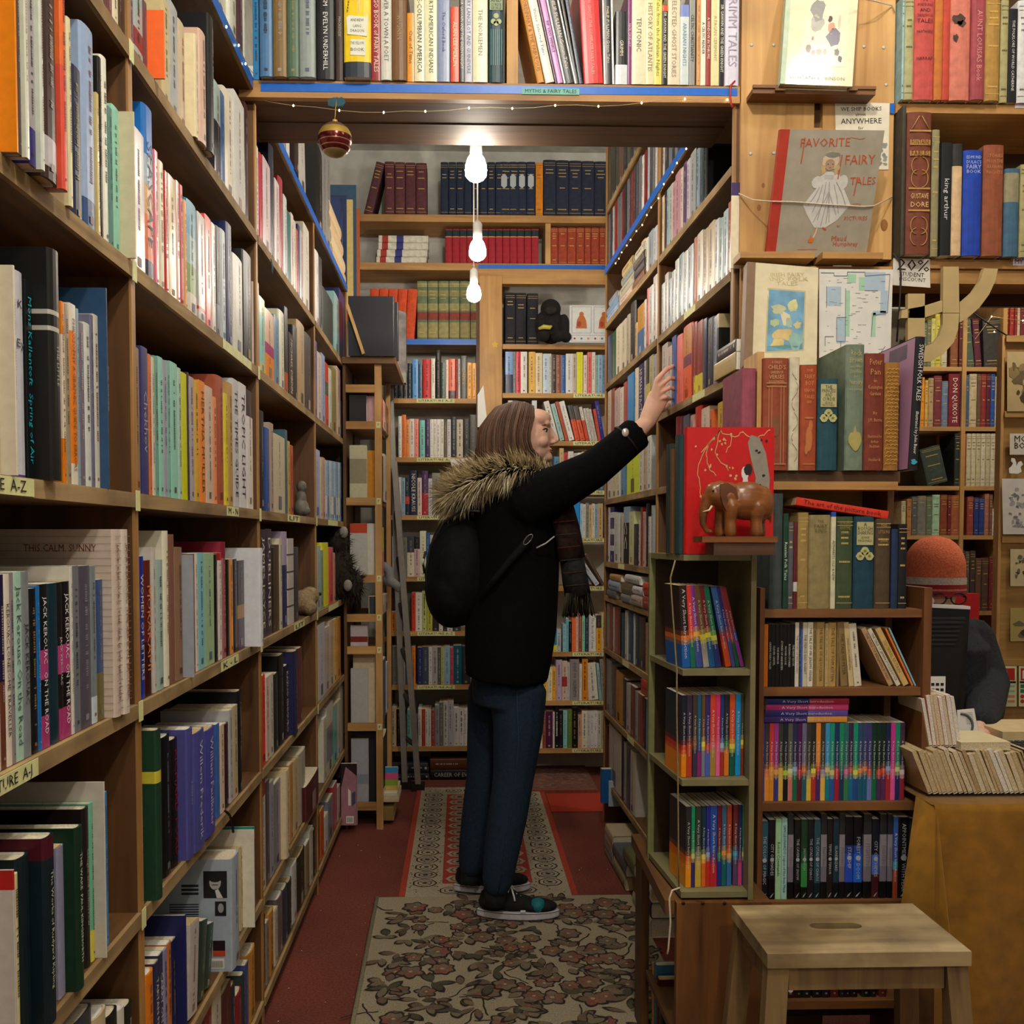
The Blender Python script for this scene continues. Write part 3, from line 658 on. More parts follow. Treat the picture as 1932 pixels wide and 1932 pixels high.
add(LR(1, 3, G_, hard=.1), '624 646 1560 d0ccb8 q|646 691 1460 ccc8b8 q b.2-.7:7a8490|691 723 1470 6cbcbc q|723 746 1435 ccc8b8 q|746 792 1290 c8c0a8 h|560 600 1280 7a4a34')
add(LR(0, 3, H_, hard=.1), '577 601 420 4a3a2c|601 626 360 d45c1c q|626 656 410 dcdce0 q|656 691 280 6c7e8c q|691 721 180 b42c3c q|721 745 200 c8c0b8 q')
# ---------------------------------------------------------------- top of the left case
def TOPR(y0, y1, win, **k): return Row('on top of left case', (LX, 0), (0, 1), (1, 0), 2.3105, win, None, dmax=.24, lim=(y0, y1), group='books on top of the left case', **k)
add(TOPR(1.6, 2.33, A_), '1380 1500 - c8c0a8 r22|1500 1570 - 7a4a3a r24|1570 1650 - d4d0bc r26|1650 1732 - d2d4c4 r30 p.3|1732 1782 - 5a3436 r30|1784 1852 - ccceba r30 t=maple_grimm tc=8a7a70')
add(TOPR(2.62, 4.2, E_, hard=.5), '352 376 1050 d8d8d4 q r27|376 446 1050 2c1c16 h r27 p1|446 500 1160 b4b0a8 h l-6 r24|575 617 1060 131315 h r30|617 640 1120 8c8c8a q|640 672 1140 94948e q|750 790 1500 283a66 h|790 836 1500 24345c h|836 860 1500 d8c07a q|860 885 1400 3a5a78 h|885 905 1560 c86a3a h')
r_ = TOPR(2.62, 4.2, E_)
for i, (a, b, c) in enumerate(((672, 752, 'dcc49c'), (676, 764, 'd8bc94'), (680, 776, 'dcc8a4'), (684, 778, 'd4b88c'))):
    lying(r_, a+i*2, b+i*2, 2.3115+.05*(3-i), .048, c, 0, .18, hard=True, let=False)
# ---------------------------------------------------------------- overhead bridge shelf
BY = 2.35
ZB = on_y(940, 157, BY).z; XB1 = on_y(1396, 170, BY).x; XB0 = LX-.03
ZB0 = on_y(940, 189, BY).z
bs = thing('bridge_shelf', ((XB0+XB1)/2, BY+.13, ZB0), 'pine shelf bridging the aisle overhead with blue tape along its front edge', 'shelf')
mb = MB(); mb.box((XB0, BY, ZB0), (XB1, BY+.02, ZB), wood('b98b50', '946532', 'x')); mb.build('front_board', bs)
mb = MB(); mb.box((XB0, BY+.0205, ZB-.02), (XB1, BY+.26, ZB), OLDX); mb.build('shelf_board', bs)
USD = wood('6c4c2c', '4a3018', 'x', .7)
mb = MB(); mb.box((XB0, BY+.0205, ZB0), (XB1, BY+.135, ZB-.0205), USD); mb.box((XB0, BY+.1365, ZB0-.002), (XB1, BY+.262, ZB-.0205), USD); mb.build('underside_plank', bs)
a, b = on_y(492, 155, BY), on_y(492, 171, BY); c, d = on_y(1391, 167, BY), on_y(1391, 181, BY)
mb = MB(); mb.prism([(a.x, BY-.0005, a.z-.001), (c.x, BY-.0005, c.z), (d.x, BY-.0005, d.z), (b.x, BY-.0005, b.z-.002)], (0, -.0006, 0), BLUE); mb.build('tape_strip', bs)
q0, q1 = on_y(985, 166, BY-.002), on_y(1093, 179, BY-.002)
mb = MB(); mb.box((q0.x, BY-.0022, q1.z), (q1.x, BY-.0012, q0.z), M('7cbcae', .6, .06)); lb = mb.build('paper_label', bs)
text('label_lettering', 'MYTHS & FAIRY TALES', lb, ((q0.x+q1.x)/2, BY-.0028, (q0.z+q1.z)/2), (1, 0, 0), (0, 0, 1), .012, M('18382c', .6, 0), (q1.x-q0.x)*.9)
BR = Row('bridge shelf over aisle', (0, BY), (1, 0), (0, -1), ZB, E_, None, inset=-.2, dmax=.2, lim=(XB0, XB1-.002), group='books on the bridge shelf', hard=.3)
def cartouche(t, B):
    w, h = B['w'], B['h']; wm = M('dcdccc', .5, 0); bk = M('2a2a24', .5, 0); gm = M('1f6a34', .5, 0); mb = MB(); y = -.0008
    mb.poly([(-w*.36, y, h*.36), (w*.36, y, h*.345), (w*.40, y, h*.52), (w*.3, y, h*.51), (-.3*w, y, h*.52), (-.4*w, y, h*.5)], wm)
    mb.poly([(-w*.26, y, h*.185), (w*.3, y, h*.18), (w*.3, y, h*.315), (-.24*w, y, h*.32)], wm); mb.build('title_scroll', t, True)
    for j, (s, z) in enumerate((('ANDREW', .48), ('LANG', .43), ('DRAGON', .39), ('THE YELLOW', .285), ('BOOK', .23))): text('spine_lettering', s, t, (0, y-.0004, h*z), (1, 0, 0), (0, 0, 1), .011, bk, w*(.5 if j != 1 else .3), local=True)
    mb = MB(); mb.poly([(w*.05+w*.17*cos(k*pi/8), y, h*.9+h*.09*sin(k*pi/8)) for k in range(16)], gm)
    for s in (-1, 1): mb.poly([(w*.04*s, y, h*.82), (w*.09*s+.002, y, h*.82), (w*.03*s+.004, y, h*.56), (w*.01*s+.003, y, h*.56)], M('d8c8a0', .5, 0))
    for k in range(14):
        a = k*.5; mb.poly([(-w*.36+w*.2*k/14+.002*cos(b*pi/3), y, h*(.56+.025*k)+.002*sin(b*pi/3)) for b in range(6)], M('5a3a14', .5, 0))
    mb.build('spine_ornament', t, True)
def gothic(t, B):
    w, h = B['w'], B['h']; m = M('6c9a9c', .5, 0); y = -.0008; mb = MB()
    for k in range(6):
        x = -w*.34+w*.136*k; mb.quad((x, y, h*.18), (x+.0012, y, h*.18), (x+.0012, y, h*.56), (x, y, h*.56), m)
    for x, z in ((-.18, .64), (.18, .64), (0, .7), (0, .62)):
        mb.poly([(w*(x+.17*cos(a)), y-.0002, h*z+w*.17*sin(a)) for a in [i*pi/7 for i in range(14)]], M('a8ac7c', .5, 0))
    mb.quad((-w*.42, y, h*.76), (w*.42, y, h*.76), (w*.42, y, h*.97), (-w*.42, y, h*.97), M('8c9c78', .5, 0)); mb.build('spine_ornament', t, True)
    for s, z in (('THE', .95), ('PRINCESS', .905), ('AND', .86), ('CURDIE', .815), ('GEORGE', .78)): text('spine_lettering', s, t, (0, y-.0006, h*z), (1, 0, 0), (0, 0, 1), .011, M('14262c', .5, 0), w*.7, local=True)
add(BR, '105 152 - 2c7cb6 r26|152 246 - 4c78a4 h p2 r26|246 352 - 7e6438 h p2 r26|352 440 - 4c6852 h p2 r26|440 558 - 8c9692 h p2 r26 a=with_faded_spine|560 702 - 141419 h r26 p1 t=MYSTICISM___EVELYN_UNDERHILL tc=e0e0dc ts=.3|702 768 - 40302a h r25 t=MACKENZIE tc=b0a488 ts=.3|968 1036 - 8c242a q p.5 r24 t=VIRAGO_BOOK_of_FAIRY_TALES tc=e0d0c0 ts=.55|1036 1116 - c8c8be h p1 r24 t=OVER_A_TOWN_A_POET tc=6a6a62 ts=.4|1116 1228 - 6e4c2a h p1 r24 t=RUSKIN tc=a08458 ts=.3|1228 1281 95 dc901e q t=Out_of_Time tc=7a4a10|1282 1356 - dcd8b4 q p.4 r23 t=PRE-COLUMBIAN_AMERICA tc=3a4038 ts=.45|1356 1448 - dedab2 q p.4 r23 t=NORTH_AMERICAN_INDIANS tc=5a6048 ts=.35|1448 1541 - 7e8aaa q p.4 r23 t=The_Oxford_Book tc=2a3a6a ts=.25|1545 1608 50 ca4622 q p.4 t=ALAN_LEE_MERLIN tc=ecd8b8 ts=.4|1608 1647 - 17171b q p.4 r22 t=SIR_GAWAIN_AND_THE_GREEN_KNIGHT ts=.5|1647 1706 - cacada h p.4 r24 t=MALORY_LANCELOT_AND_GUINEVERE tc=6a6a7a ts=.5|1708 1816 - dcd8b4 q p.4 r23 t=THE_NORSEMEN tc=8a8a70 ts=.3', vis=3)
BR.last = None
add(BR, '768 964 - e6c416 h r27 p2.2 n a=with_navy_foot_and_scrolls b0-.13:1c2434', extra=[cartouche], vis=3)
add(BR, '1822 1934 - 1e3c46 h r22 p.4 n a=with_ornate_lattice_spine', extra=[gothic], vis=3)
dv = MB(); w0, w1 = on_y(956, 100, BY+.01), on_y(977, 100, BY+.01); dv.box((w0.x, BY+.004, ZB+.0005), (w1.x, BY+.22, ZB+.3), PINEZ); tag(dv.build('shelf_divider'), 'upright pine divider board among books on the bridge shelf', 'divider')
BR.ox, BR.oy, BR.last = 900, 0, None
add(BR, '1127 1229 - dcd8b6 q p.4 r23 t=TEUTONIC tc=5a5a48 ts=.35|1229 1290 - dcd6aa q p.4 r22 t=HISTORY_OF_ATLANTIS tc=8a7a5a|1290 1347 - dcd66e q p.4 r22 t=Tales_from_the_Arabian_Nights tc=8a7a30 ts=.4|1347 1390 40 151515 q p.4 b.93-1:d8502a t=SIR_GAWAIN_AND_THE_GREEN_KNIGHT|1390 1478 - dccfb4 q p.4 r22 t=SELECTED_GHOST_STORIES tc=8a7a6a ts=.4|1480 1545 35 c8d2d2 q p.4 t=ARABIAN_NIGHTS tc=6a8a9a ts=.4 b.85-1:7a88c4|1546 1588 - 8e908c q r22 t=CELTIC_CHRISTIANITY tc=1a1a1a|1600 1630 - cc965c h r21|1630 1666 - e2decc q r22 t=A_CELTIC_READER|1666 1705 - 8e2824 h r22 t=A_WINDOW_IN_THRUMS|1705 1765 - dcd2a0 q r22 t=A_PAGAN_CEREMONY tc=a89a70 ts=.4|1765 1802 - 151517 q r22 t=SIR_GAWAIN_AND_THE_GREEN_KNIGHT|1802 1914 - d0ccdc h r27 p.4 t=GRIMM_TALES tc=9a92a8 ts=.55', vis=3)
BR.last = None
add(BR, '440 494 - cc9040 h r25 l-12 t=THE_ORDINARY_&_THE_FABULOUS tc=9a5a20|500 566 - d8d8cc q r24 l-12.5 b.93-1:c8341c t=Victor_Selected_Tales tc=7a7a70 ts=.3|572 584 - 4a1c44 q r22 l-12.5|588 628 - c488c4 q r22 l-12.5 t=RIP_VAN_WINKLE tc=5a2a5a|634 648 - e0e0e0 q r22 l-12.5|650 712 - 18181e q r24 l-12.5 t=PHILIP_PULLMAN_Grimm_Tales ts=.4|714 722 - e0e0e0 q r22 l-12.5|724 742 - 3c3c3c q r22 l-11|746 772 - 26324c q r23 l-10|782 920 - cc2024 q r26 l-3.5 t=VICTORIAN_GHOST_THE_COMPLETE_FAIRY_TALES tc=e8b0a0 ts=.18|926 940 - dcdcdc q r23 l-1.5|940 986 - 1a1a22 q r23 l-1.5 t=PHILIP_PULLMAN_Grimm_Tales ts=.4|988 1002 - dcdcdc q r23 l-1.5|1008 1096 - 17171b q r17 a=with_white_foot b0-.27:d4dade t=GRIMM ts=.3|1098 1126 - 7c2c6c q r23 t=NICK_CAVE_LILY tc=e8c8d8', vis=3)
# ---------------------------------------------------------------- right aisle bookcase
RX0 = .723; RT_ = V((.0257, -1, 0)).normalized(); RN_ = V((-1, -.0257, 0)).normalized()
def RP(Y, off=0, z=0): return V((RX0-.0257*Y, Y, z))+RN_*off
YR = [2.375, 3.17, 4.15]
ZR = [.2, .49, .762, .985, 1.13, 1.393, 1.63, 1.881, 2.136, 2.368, 2.62]
rc = thing('bookcase', (RP(3.2, -.13).x, 3.2, 0), 'tall pine aisle bookcase with a blue taped upper shelf and tiny lights', 'bookcase')
def rbox(mb, Y0, Y1, o0, o1, z0, z1, m):
    a, b, c, d = RP(Y0, o0), RP(Y1, o0), RP(Y1, o1), RP(Y0, o1)
    vs = [(p.x, p.y, z) for z in (z0, z1) for p in (a, b, c, d)]
    mb.add(vs, [(0, 3, 2, 1), (4, 5, 6, 7), (0, 1, 5, 4), (1, 2, 6, 5), (2, 3, 7, 6), (3, 0, 4, 7)], m)
for y in YR:
    mb = MB(); rbox(mb, y-.011, y+.011, -.003, -.24, 0, 3.0, OLDZ); rbox(mb, y-.011, y+.011, .001, -.003, 0, 3.0, EDGEZ); mb.build('upright', rc)
for i in range(2):
    for z in ZR:
        mb = MB(); rbox(mb, YR[i]+.0112, YR[i+1]-.0112, -.003, -.24, z-.022, z, OLDY); rbox(mb, YR[i]+.0112, YR[i+1]-.0112, .003, -.003, z-.022, z, EDGE); mb.build('shelf', rc)
mb = MB(); rbox(mb, YR[0], YR[2], -.2405, -.25, 0, 3.0, DARKB); mb.build('back_panel', rc)
mb = MB(); rbox(mb, YR[0]+.02, YR[2]+.01, .0045, .0032, 2.346, 2.373, BLUE); mb.build('tape_strip', rc)
for z, fy in ((1.63, 2.6), (1.881, 2.7), (.762, 3.6), (1.13, 3.7), (.49, 3.5)):
    mb = MB(); rbox(mb, fy, fy+.12, .0045, .0033, z-.021, z-.001, LAB); mb.build('shelf_label', rc)
def RR(zi, bay, win, **k):
    lim = (-(YR[bay+1]-.013), -(YR[bay]+.013))
    return Row(f'{["","low shelf","third shelf","fourth shelf","fifth shelf","sixth shelf","seventh shelf","eighth shelf","ninth shelf","blue taped shelf","highest shelf"][zi] or "lowest shelf"} of aisle case, {["near","far"][bay]} bay', (RX0, 0), RT_, RN_, ZR[zi], win, ZR[zi+1]-.022 if zi < 10 else None, dmax=.21, lim=lim, group=f'books on level {zi} of right aisle case, {["near","far"][bay]} bay', **k)
# far bay
MIX = 'd8ccb4 c8c4bc 8a2a28 1e3a52 2c2c30 d0d0c8 a84a38 3a4a70 c8a868 6a3a2c 88a4ac e0dcd0'
filler(RR(9, 1, K_), 930, 1330, '2c2c34 3a3a40 6a6a70 c8c4bc 8a2024 a8b0b4 d0d0c8 484c54 7a1c24', (12, 24), (.2, .24), 3)
filler(RR(10, 1, K_), 945, 1210, '3a3c34 4a4c40 22242a 6a4a3c b8a080', (18, 34), (.2, .25), 4)
filler(RR(10, 0, K_), 1210, 1540, 'a82a24 3a3c44 5a5c60 c8c8c4 22242a d0ccc4', (18, 30), (.18, .22), 5)
filler(RR(9, 0, K_), 1340, 1520, '3c4048 585c64 88888c 2c2c34 70747c b8b8b8', (18, 30), (.2, .23), 6)
r_ = RR(8, 1, I_)
for k, (a, b, zz, th, c) in enumerate(((905, 990, 0, .03, 'a8b8d0'), (905, 985, .031, .028, '8aa8c8'), (920, 975, .06, .025, '9ca8b8'), (1000, 1090, 0, .03, 'd8c0b0'), (1000, 1100, .031, .04, 'b8b4a0'), (1010, 1095, .072, .03, '9aa098'), (1015, 1085, .103, .035, 'c8b078'), (1100, 1180, 0, .035, '7a4a34'), (1105, 1180, .036, .03, '3a3a3e'), (1100, 1175, .067, .03, '4a443c'), (1110, 1170, .098, .03, 'c8c0a8'))):
    lying(r_, a+40, b+38, 2.1365+zz, th, c, 0, .16, hard=True)
add(RR(8, 1, K_, hard=.4), '1188 1222 1760 ccb484|1222 1247 1740 d0d0c4|1247 1283 1690 94a6b0|1283 1312 1660 c8ccd0')
add(RR(7, 1, I_, hard=.25), '945 966 720 50648c|966 986 700 30445c|986 1011 680 2c5e3c|1011 1050 640 d8ceb4|1050 1086 600 ccc4ac|1086 1111 560 a89c88|1111 1150 470 1a181e|1150 1166 620 c4a878|1166 1216 490 3c6c9c b.5-1:c89034|1216 1231 450 d4d0c8|1231 1252 370 c85a54|1252 1281 350 d0d4d0|1281 1310 275 dcd4cc')
add(RR(6, 1, I_, hard=.2), '940 975 1110 c8b49c|975 1000 1100 8c3a34|1000 1040 1100 b8a4a0|1040 1066 1090 d8cec0|1066 1092 1050 a83c34|1094 1142 990 0e86cc q n|1144 1170 936 dccfb8|1170 1216 890 261e50 h t=HUMAN_FACTOR tc=d8d8e0|1216 1228 880 b0b4b8|1228 1252 870 1c1c1c b.3-.6:c8b83c|1252 1282 855 b0ac7c|1282 1306 850 a0a4b0')
add(RR(5, 1, I_, hard=.15), '945 985 1560 ccc8bc|985 1015 1560 c8c4a0|1015 1045 1580 d0ccc4|1045 1075 1590 5a8ab0|1090 1180 1560 c4d632 q a=with_dark_drawings|1180 1210 1480 c8c4b8|1210 1240 1460 b8a890|1240 1268 1440 d0d4d0')
add(RR(4, 1, J_, hard=.3), '950 968 20 c8c8d0|968 997 5 2c2c64 b.2-.3:d0d0d8 b.5-.6:d0d0d8 b.8-.9:d0d0d8|997 1036 70 ccd4cc|1036 1060 90 b0a8a0|1060 1106 25 161a22 h b.72-1:8ca4bc t=CC|1106 1141 60 c8cc9c|1141 1171 150 1e2444|1171 1190 120 ccbcac|1190 1206 30 8e2c2a|1206 1226 60 cca49c|1226 1246 0 202020|1246 1263 95 ccccc8|1263 1288 15 acb4b4')
r_ = RR(3, 1, J_)
for a, b, zz, th, c in ((945, 1010, 0, .03, '5a6068'), (955, 1035, .031, .04, '94a4c0'), (965, 1040, .072, .025, 'b08a50'), (1045, 1110, 0, .03, '8a8c94'), (1050, 1130, .031, .045, '6c6048'), (1075, 1180, .077, .03, 'c8c8c4'), (1120, 1200, 0, .04, 'b0a498'), (1130, 1210, .041, .03, 'd0d0d4'), (1205, 1290, 0, .045, '9a3a3a'), (1205, 1290, .046, .045, 'c04038')):
    lying(r_, a, b, .9855+zz, th, c, .01, .16, hard=True)
add(RR(2, 1, J_, hard=.5), '942 962 720 8c8c90|962 985 730 8e3c3c|985 1001 750 ccbcb4|1001 1031 740 943034|1031 1046 760 281c28|1046 1076 800 1e4e60|1076 1096 770 ccc8c0|1096 1136 795 205070|1136 1147 800 c0c0b8|1147 1181 810 2c4050|1181 1226 830 12161a|1226 1242 870 ac7e6c|1242 1263 840 161616|1263 1282 850 bcbcbc|1282 1300 880 bc6e3c')
add(RR(1, 1, J_, hard=.5), '938 976 1140 8e969c|976 1006 1180 6e5c54|1006 1056 1230 c48c3e|1056 1086 1280 3c3444|1086 1116 1315 bcb8b0|1116 1151 1330 6e2e2e|1151 1170 1370 94a0a8|1170 1205 1390 8a3c38|1205 1230 1420 30343c|1230 1262 1440 7090a8|1262 1296 1480 241c20')
r_ = RR(1, 1, J_)
lying(r_, 1190, 1298, ZR[1]+.2, .05, 'b8302c', .012, .14, rot=0, hard=False)
add(RR(0, 1, J_, hard=.4), '906 946 1600 5e2e2c|952 1046 1640 ccc4b8 a=with_a_painted_letter|1046 1068 1700 1e2644|1068 1085 1740 a8a8a0|1085 1110 1770 44485c|1110 1150 1800 c8c0b0')
add(RR(0, 0, U_, hard=.4), '1130 1152 60 88888a|1152 1216 80 205e8e h|1216 1262 112 4c2a26 h|1262 1312 108 ccbca4 b.75-.95:2a6a4a|1312 1336 112 b05a34|1336 1358 120 6c2024 h|1358 1380 130 5a5a60')
add(RR(1, 0, J_, hard=.4), '1310 1330 1200 8c8480|1330 1352 1210 5c4a68|1352 1372 1220 6a5a44|1372 1400 1230 a88a70|1400 1440 1240 584a3c')
add(RR(2, 0, J_, hard=.4), '1300 1330 480 7aa484|1330 1352 490 8a94b0|1352 1372 500 7a7a8c|1372 1400 520 584c60')
# near bay
add(RR(8, 0, K_, hard=.2), '1340 1363 1440 dccca8|1363 1381 1400 3c2434|1381 1401 1380 8ebac0|1401 1426 1350 c4b8b0|1426 1441 1330 b890a0|1441 1482 1260 c4909c|1482 1500 1230 d0c8c0|1500 1526 1190 5c3e64|1526 1551 1170 c4bcd0|1551 1592 1110 a0a8a8|1592 1621 1090 889cb0|1621 1650 1070 344a54')
def making(t, B):
    x = B['w']/2+.0008; m = M('a8a8a8', .5, 0)
    for s, z in (('THE', .62), ('MAKING', .5), ('BRITISH', .38), ('ISLES', .26)): text('cover_lettering', s, t, (x, B['d']*.5, B['h']*z), (0, 1, 0), (0, 0, 1), .026, m, .016*len(s), local=True)
add(RR(8, 0, K_), '1652 1672 1080 141416 h p-.3 d15 a=with_grey_capital_letters_on_its_cover', extra=[making])
add(RR(7, 0, I_, hard=.15), '1330 1366 340 c4d0cc|1366 1391 260 ccccc8|1391 1416 300 90a4b0|1416 1440 240 b8c8cc|1440 1466 160 d0d4d0|1466 1501 120 94acb4|1501 1531 100 c8ccc8|1531 1572 60 b4bcc4|1572 1601 0 a44c28|1601 1641 -40 ccc0ac|1641 1681 -60 a89478|1681 1726 -110 bcac84|1726 1760 -130 c4c8c8|1760 1791 -140 8cacac|1791 1826 -200 acc4c8|1826 1850 -260 b46444|1850 1902 -430 dcd0b4 h p1 b.85-1:3a2a5a', vis=1.5)
add(RR(6, 0, I_, hard=.15), '1345 1386 760 c0b8b0|1386 1416 790 c8b8ac|1416 1447 715 3e5e9e|1447 1492 708 dc6c60 n|1492 1561 620 dc5a24 h a=with_golden_patterned_top b.6-.95:c0782c b.45-.6:702848|1561 1576 618 941c1c|1576 1600 612 8a2820 q b0-.27:d8c83c|1600 1642 606 8c2622 q a=with_yellow_foot b0-.27:d8c83c|1642 1671 590 2c3048 q|1671 1722 583 161e34 h|1722 1746 570 8a9cb4 q', vis=1.5)
def golden(t, B):
    x = B['w']/2+.0008; m = M('d8d4cc', .5, 0)
    for s, z in (('Mary Webb', .62), ('The Golden', .5), ('Arrow', .38)): text('cover_lettering', s, t, (x, B['d']*.45, B['h']*z), (0, 1, 0), (0, 0, 1), .016, m, .009*len(s), local=True)
add(RR(6, 0, I_), '1744 1760 555 1a1a18 q p-.3 d13 b.8-1:b0a078 a=with_white_title_on_cover', extra=[golden])
r_ = RR(6, 0, I_)
lying(r_, 1725, 1880, ZR[6]+.0005, .042, 'c8b078', .012, .14, let=False)
lying(r_, 1745, 1880, ZR[6]+.043, .03, '3a3a3a', .012, .13, text='THREE MEN ON', tc='d8d4cc')
add(RR(5, 0, I_, hard=.4), '1440 1470 1290 8a2c2e|1470 1500 1300 5a2030|1500 1545 1290 3a4a64|1545 1580 1290 c49a8c|1580 1631 1215 c8301e|1631 1690 1235 d4c4b4|1690 1716 1250 dc6c3c|1740 1822 1190 c8a234|1822 1892 1205 1e2c44 b.5-1:b890a0')
# books standing and lying along the foot of the case
FL = Row('on the floor along aisle case foot', (RX0, 0), RT_, RN_, .0005, U_, None, dmax=.2, group='books on the floor by the right case', hard=.4)
for px0, px1, py0, Yb_, c, th_, lab in ((1133, 1160, 1450, 4.02, '2060a0', .03, 'blue book standing on the floor at the far foot of the aisle case'), (1148, 1177, 1474, 3.96, 'a8c0cc', .014, 'pale book with white edges standing before the blue one on the floor')):
    a, b = on_y(px0, 1500, Yb_), on_y(px1, 1500, Yb_); h = on_y(px0, py0, Yb_).z-.12
    place(FL, Matrix(((0, 1, 0, a.x), (-1, 0, 0, Yb_), (0, 0, 1, .1206), (0, 0, 0, 1))), th_, h, b.x-a.x, c, label=lab)
for a, b, zz, th, c in ((930, 985, .0, .06, '8a8c94'), (930, 985, .061, .058, 'b8a888'), (990, 1075, 0, .05, 'a09c7c'), (985, 1080, .051, .045, '50545c'), (1060, 1140, .1, .045, '5c6040'), (930, 975, 0, .04, 'c8c0a0'), (930, 975, .041, .05, 'c0b090'), (1130, 1200, 0, .05, 'b0a880'), (1130, 1200, .051, .05, '3a2a2c'), (1180, 1260, .0, .06, 'b4b0a0'), (1180, 1260, .061, .05, '2e2024'), (1190, 1262, .112, .05, 'c8ccd4'), (1195, 1262, .163, .045, '70685c')):
    lying(FL, a, b, .0005+zz, th, c, .07, .15, hard=True)
# ---------------------------------------------------------------- back wall shelving
BW = 4.9
def bz(py, px=900): return on_y(px, py, BW).z
bk = thing('bookcase', (.2, BW+.12, 0), 'pine shelving across the end wall of the aisle behind the woman', 'bookcase')
xl, xm0, xm1, xr = on_y(738, 1000, BW).x, on_y(906, 900, BW).x, on_y(948, 900, BW).x, .86
ZBL = [bz(y, 830) for y in (1408, 1292, 1191, 1088, 972, 863, 752, 641)]; ZBR = [bz(y, 1040) for y in (1412, 1322, 1230, 1106, 1015, 925, 832, 742, 650)]
def plank(z, x0, x1, m=PINEX):
    mb = MB(); mb.box((x0, BW-.004, z-.024), (x1, BW+.22, z), m); return mb.build('shelf', bk)
for z in ZBL: plank(z, xl, xm0-.02)
for z in ZBR: plank(z, xm1, xr)
mb = MB(); a = on_y(905, 600, BW-.02); b = on_y(947, 600, BW-.02); mb.box((a.x, BW-.03, 0), (b.x, BW+.06, on_y(930, 512, BW).z-.03), PINEZ); mb.build('post', bk)
mb = MB(); mb.box((xl-.02, BW, 0), (xl, BW+.22, ZBL[-1]), OLDZ); mb.build('upright', bk)
mb = MB(); mb.box((xm0-.02, BW+.0, 0), (xm0-.001, BW+.22, ZBL[-1]+.3), OLDZ); mb.build('upright', bk)
mb = MB(); mb.box((xl, BW-.0062, ZBL[-1]-.026), (xm0-.02, BW-.0045, ZBL[-1]+.002), BLUE); mb.build('tape_strip', bk)
for z in ZBL[1:7]: mb = MB(); mb.box((xl+.13, BW-.0055, z-.022), (xl+.32, BW-.0045, z-.002), LAB); o = mb.build('shelf_label', bk); text('label_lettering', 'LITERATURE A-Z', o, (xl+.225, BW-.0062, z-.012), (1, 0, 0), (0, 0, 1), .014, INK, .17)
for z in ZBR[:8]: mb = MB(); mb.box((.565, BW-.0055, z-.022), (.73, BW-.0045, z-.002), LAB); o = mb.build('shelf_label', bk); text('label_lettering', 'LITERATURE', o, (.645, BW-.0062, z-.012), (1, 0, 0), (0, 0, 1), .014, INK, .14)
# upper pair of long shelves
ZU0, ZU1 = bz(497, 800), bz(406, 800)
us = thing('wall_shelf', (.15, BW+.12, ZU0-.03), 'two long pine shelves of bound sets high on the end wall', 'shelf')
for z in (ZU0, ZU1):
    mb = MB(); mb.box((-.56, BW-.01, z-.035), (.86, BW+.24, z), PINEX); mb.build('shelf', us)
a, b = on_y(1029, 450, BW).x, on_y(1039, 450, BW).x
mb = MB(); mb.box((a, BW, ZU0+.0005), (b, BW+.2, ZU1-.0355), PINEZ); mb.build('upright', us)
a = on_y(902, 505, BW); mb = MB(); mb.box((a.x, BW-.0125, ZU0-.026), (.8, BW-.0105, ZU0-.006), BLUE); mb.build('tape_strip', us)
mb = MB(); mb.box((a.x-.02, BW-.01, ZU0-.10), (.86, BW+.05, ZU0-.0355), PINEX); mb.build('rail', us)
def BKR(z, ph, win, zt=None, **k): return Row(ph, (0, BW), (1, 0), (0, -1), z, win, zt, dmax=.19, inset=.5, group='books, '+ph, **k)
AQ = dict(kind='antique_book')
w = BKR(ZU1, 'highest end wall shelf', E_, None, **AQ, hard=1)
add(w, '1066 1136 1178 5c3038|1140 1213 1182 5c3238|1216 1291 1185 5a3036|1294 1372 1188 5c3038 d14')
add(w, '912 976 1190 543034 l14')
for i in range(11):
    x = 1474+i*57; add(w, f'{x} {x+55} 1182 1e2a40')
w2 = BKR(ZU1, 'highest end wall shelf', K_, None, **AQ, hard=1); w2.items = w.items
def plate(t, B):
    mb = MB(); w, h = B['w'], B['h']; mb.poly([(-w*.34, -.001, h*.56), (0, -.001, h*.51), (w*.34, -.001, h*.56), (w*.34, -.001, h*.73), (0, -.001, h*.78), (-w*.34, -.001, h*.73)], M('b0b8bc', .5, 0)); mb.build('title_plate', t, True)
for i in range(4): add(w2, f'{166+i*65} {229+i*65} 1180 1c2a44 a=with_pale_title_plate', extra=[plate])
add(w2, '428 480 1186 d0821e q')
add(w2, '|'.join(f'{484+i*93} {575+i*93} {1165+i*3} 232a3e' for i in range(5)))
v = BKR(ZU0, 'second highest end wall shelf', E_, ZU1-.036, **AQ, hard=1)
for i in range(4):
    lying(v, 1005+(0, 6, 16, 18)[i], 1370+(0, 6, 12, 14)[i], ZU0+.035*i, .034, 'd4d0c0', hard=True, let=False, bands=[(.5, .64, '3a3c80'), (.81, .93, 'a83a34')], adj='with red and blue spine labels, '+['bottom', 'second', 'third', 'top'][i]+' of stack')
for i in range(13):
    x = 1506+i*52.5; add(v, f'{x:.0f} {x+51:.0f} 1670 a02430 n b.8-.97:1e3034 b.77-.79:c8a870')
v2 = BKR(ZU0, 'second highest end wall shelf', K_, ZU1-.036, **AQ, hard=1); v2.items = v.items
add(v2, '|'.join(f'{a} {b} 1660 9c4028' for a, b in ((537, 590), (592, 657), (659, 722), (724, 782), (784, 830), (832, 890), (892, 940))))
L0 = lambda i, win, **k: BKR(ZBL[i], f'end wall, {["lowest","second","third","fourth","fifth","sixth","seventh","blue taped"][i]} shelf behind ladder', win, ZBL[i+1]-.024 if i < 7 else None, **k)
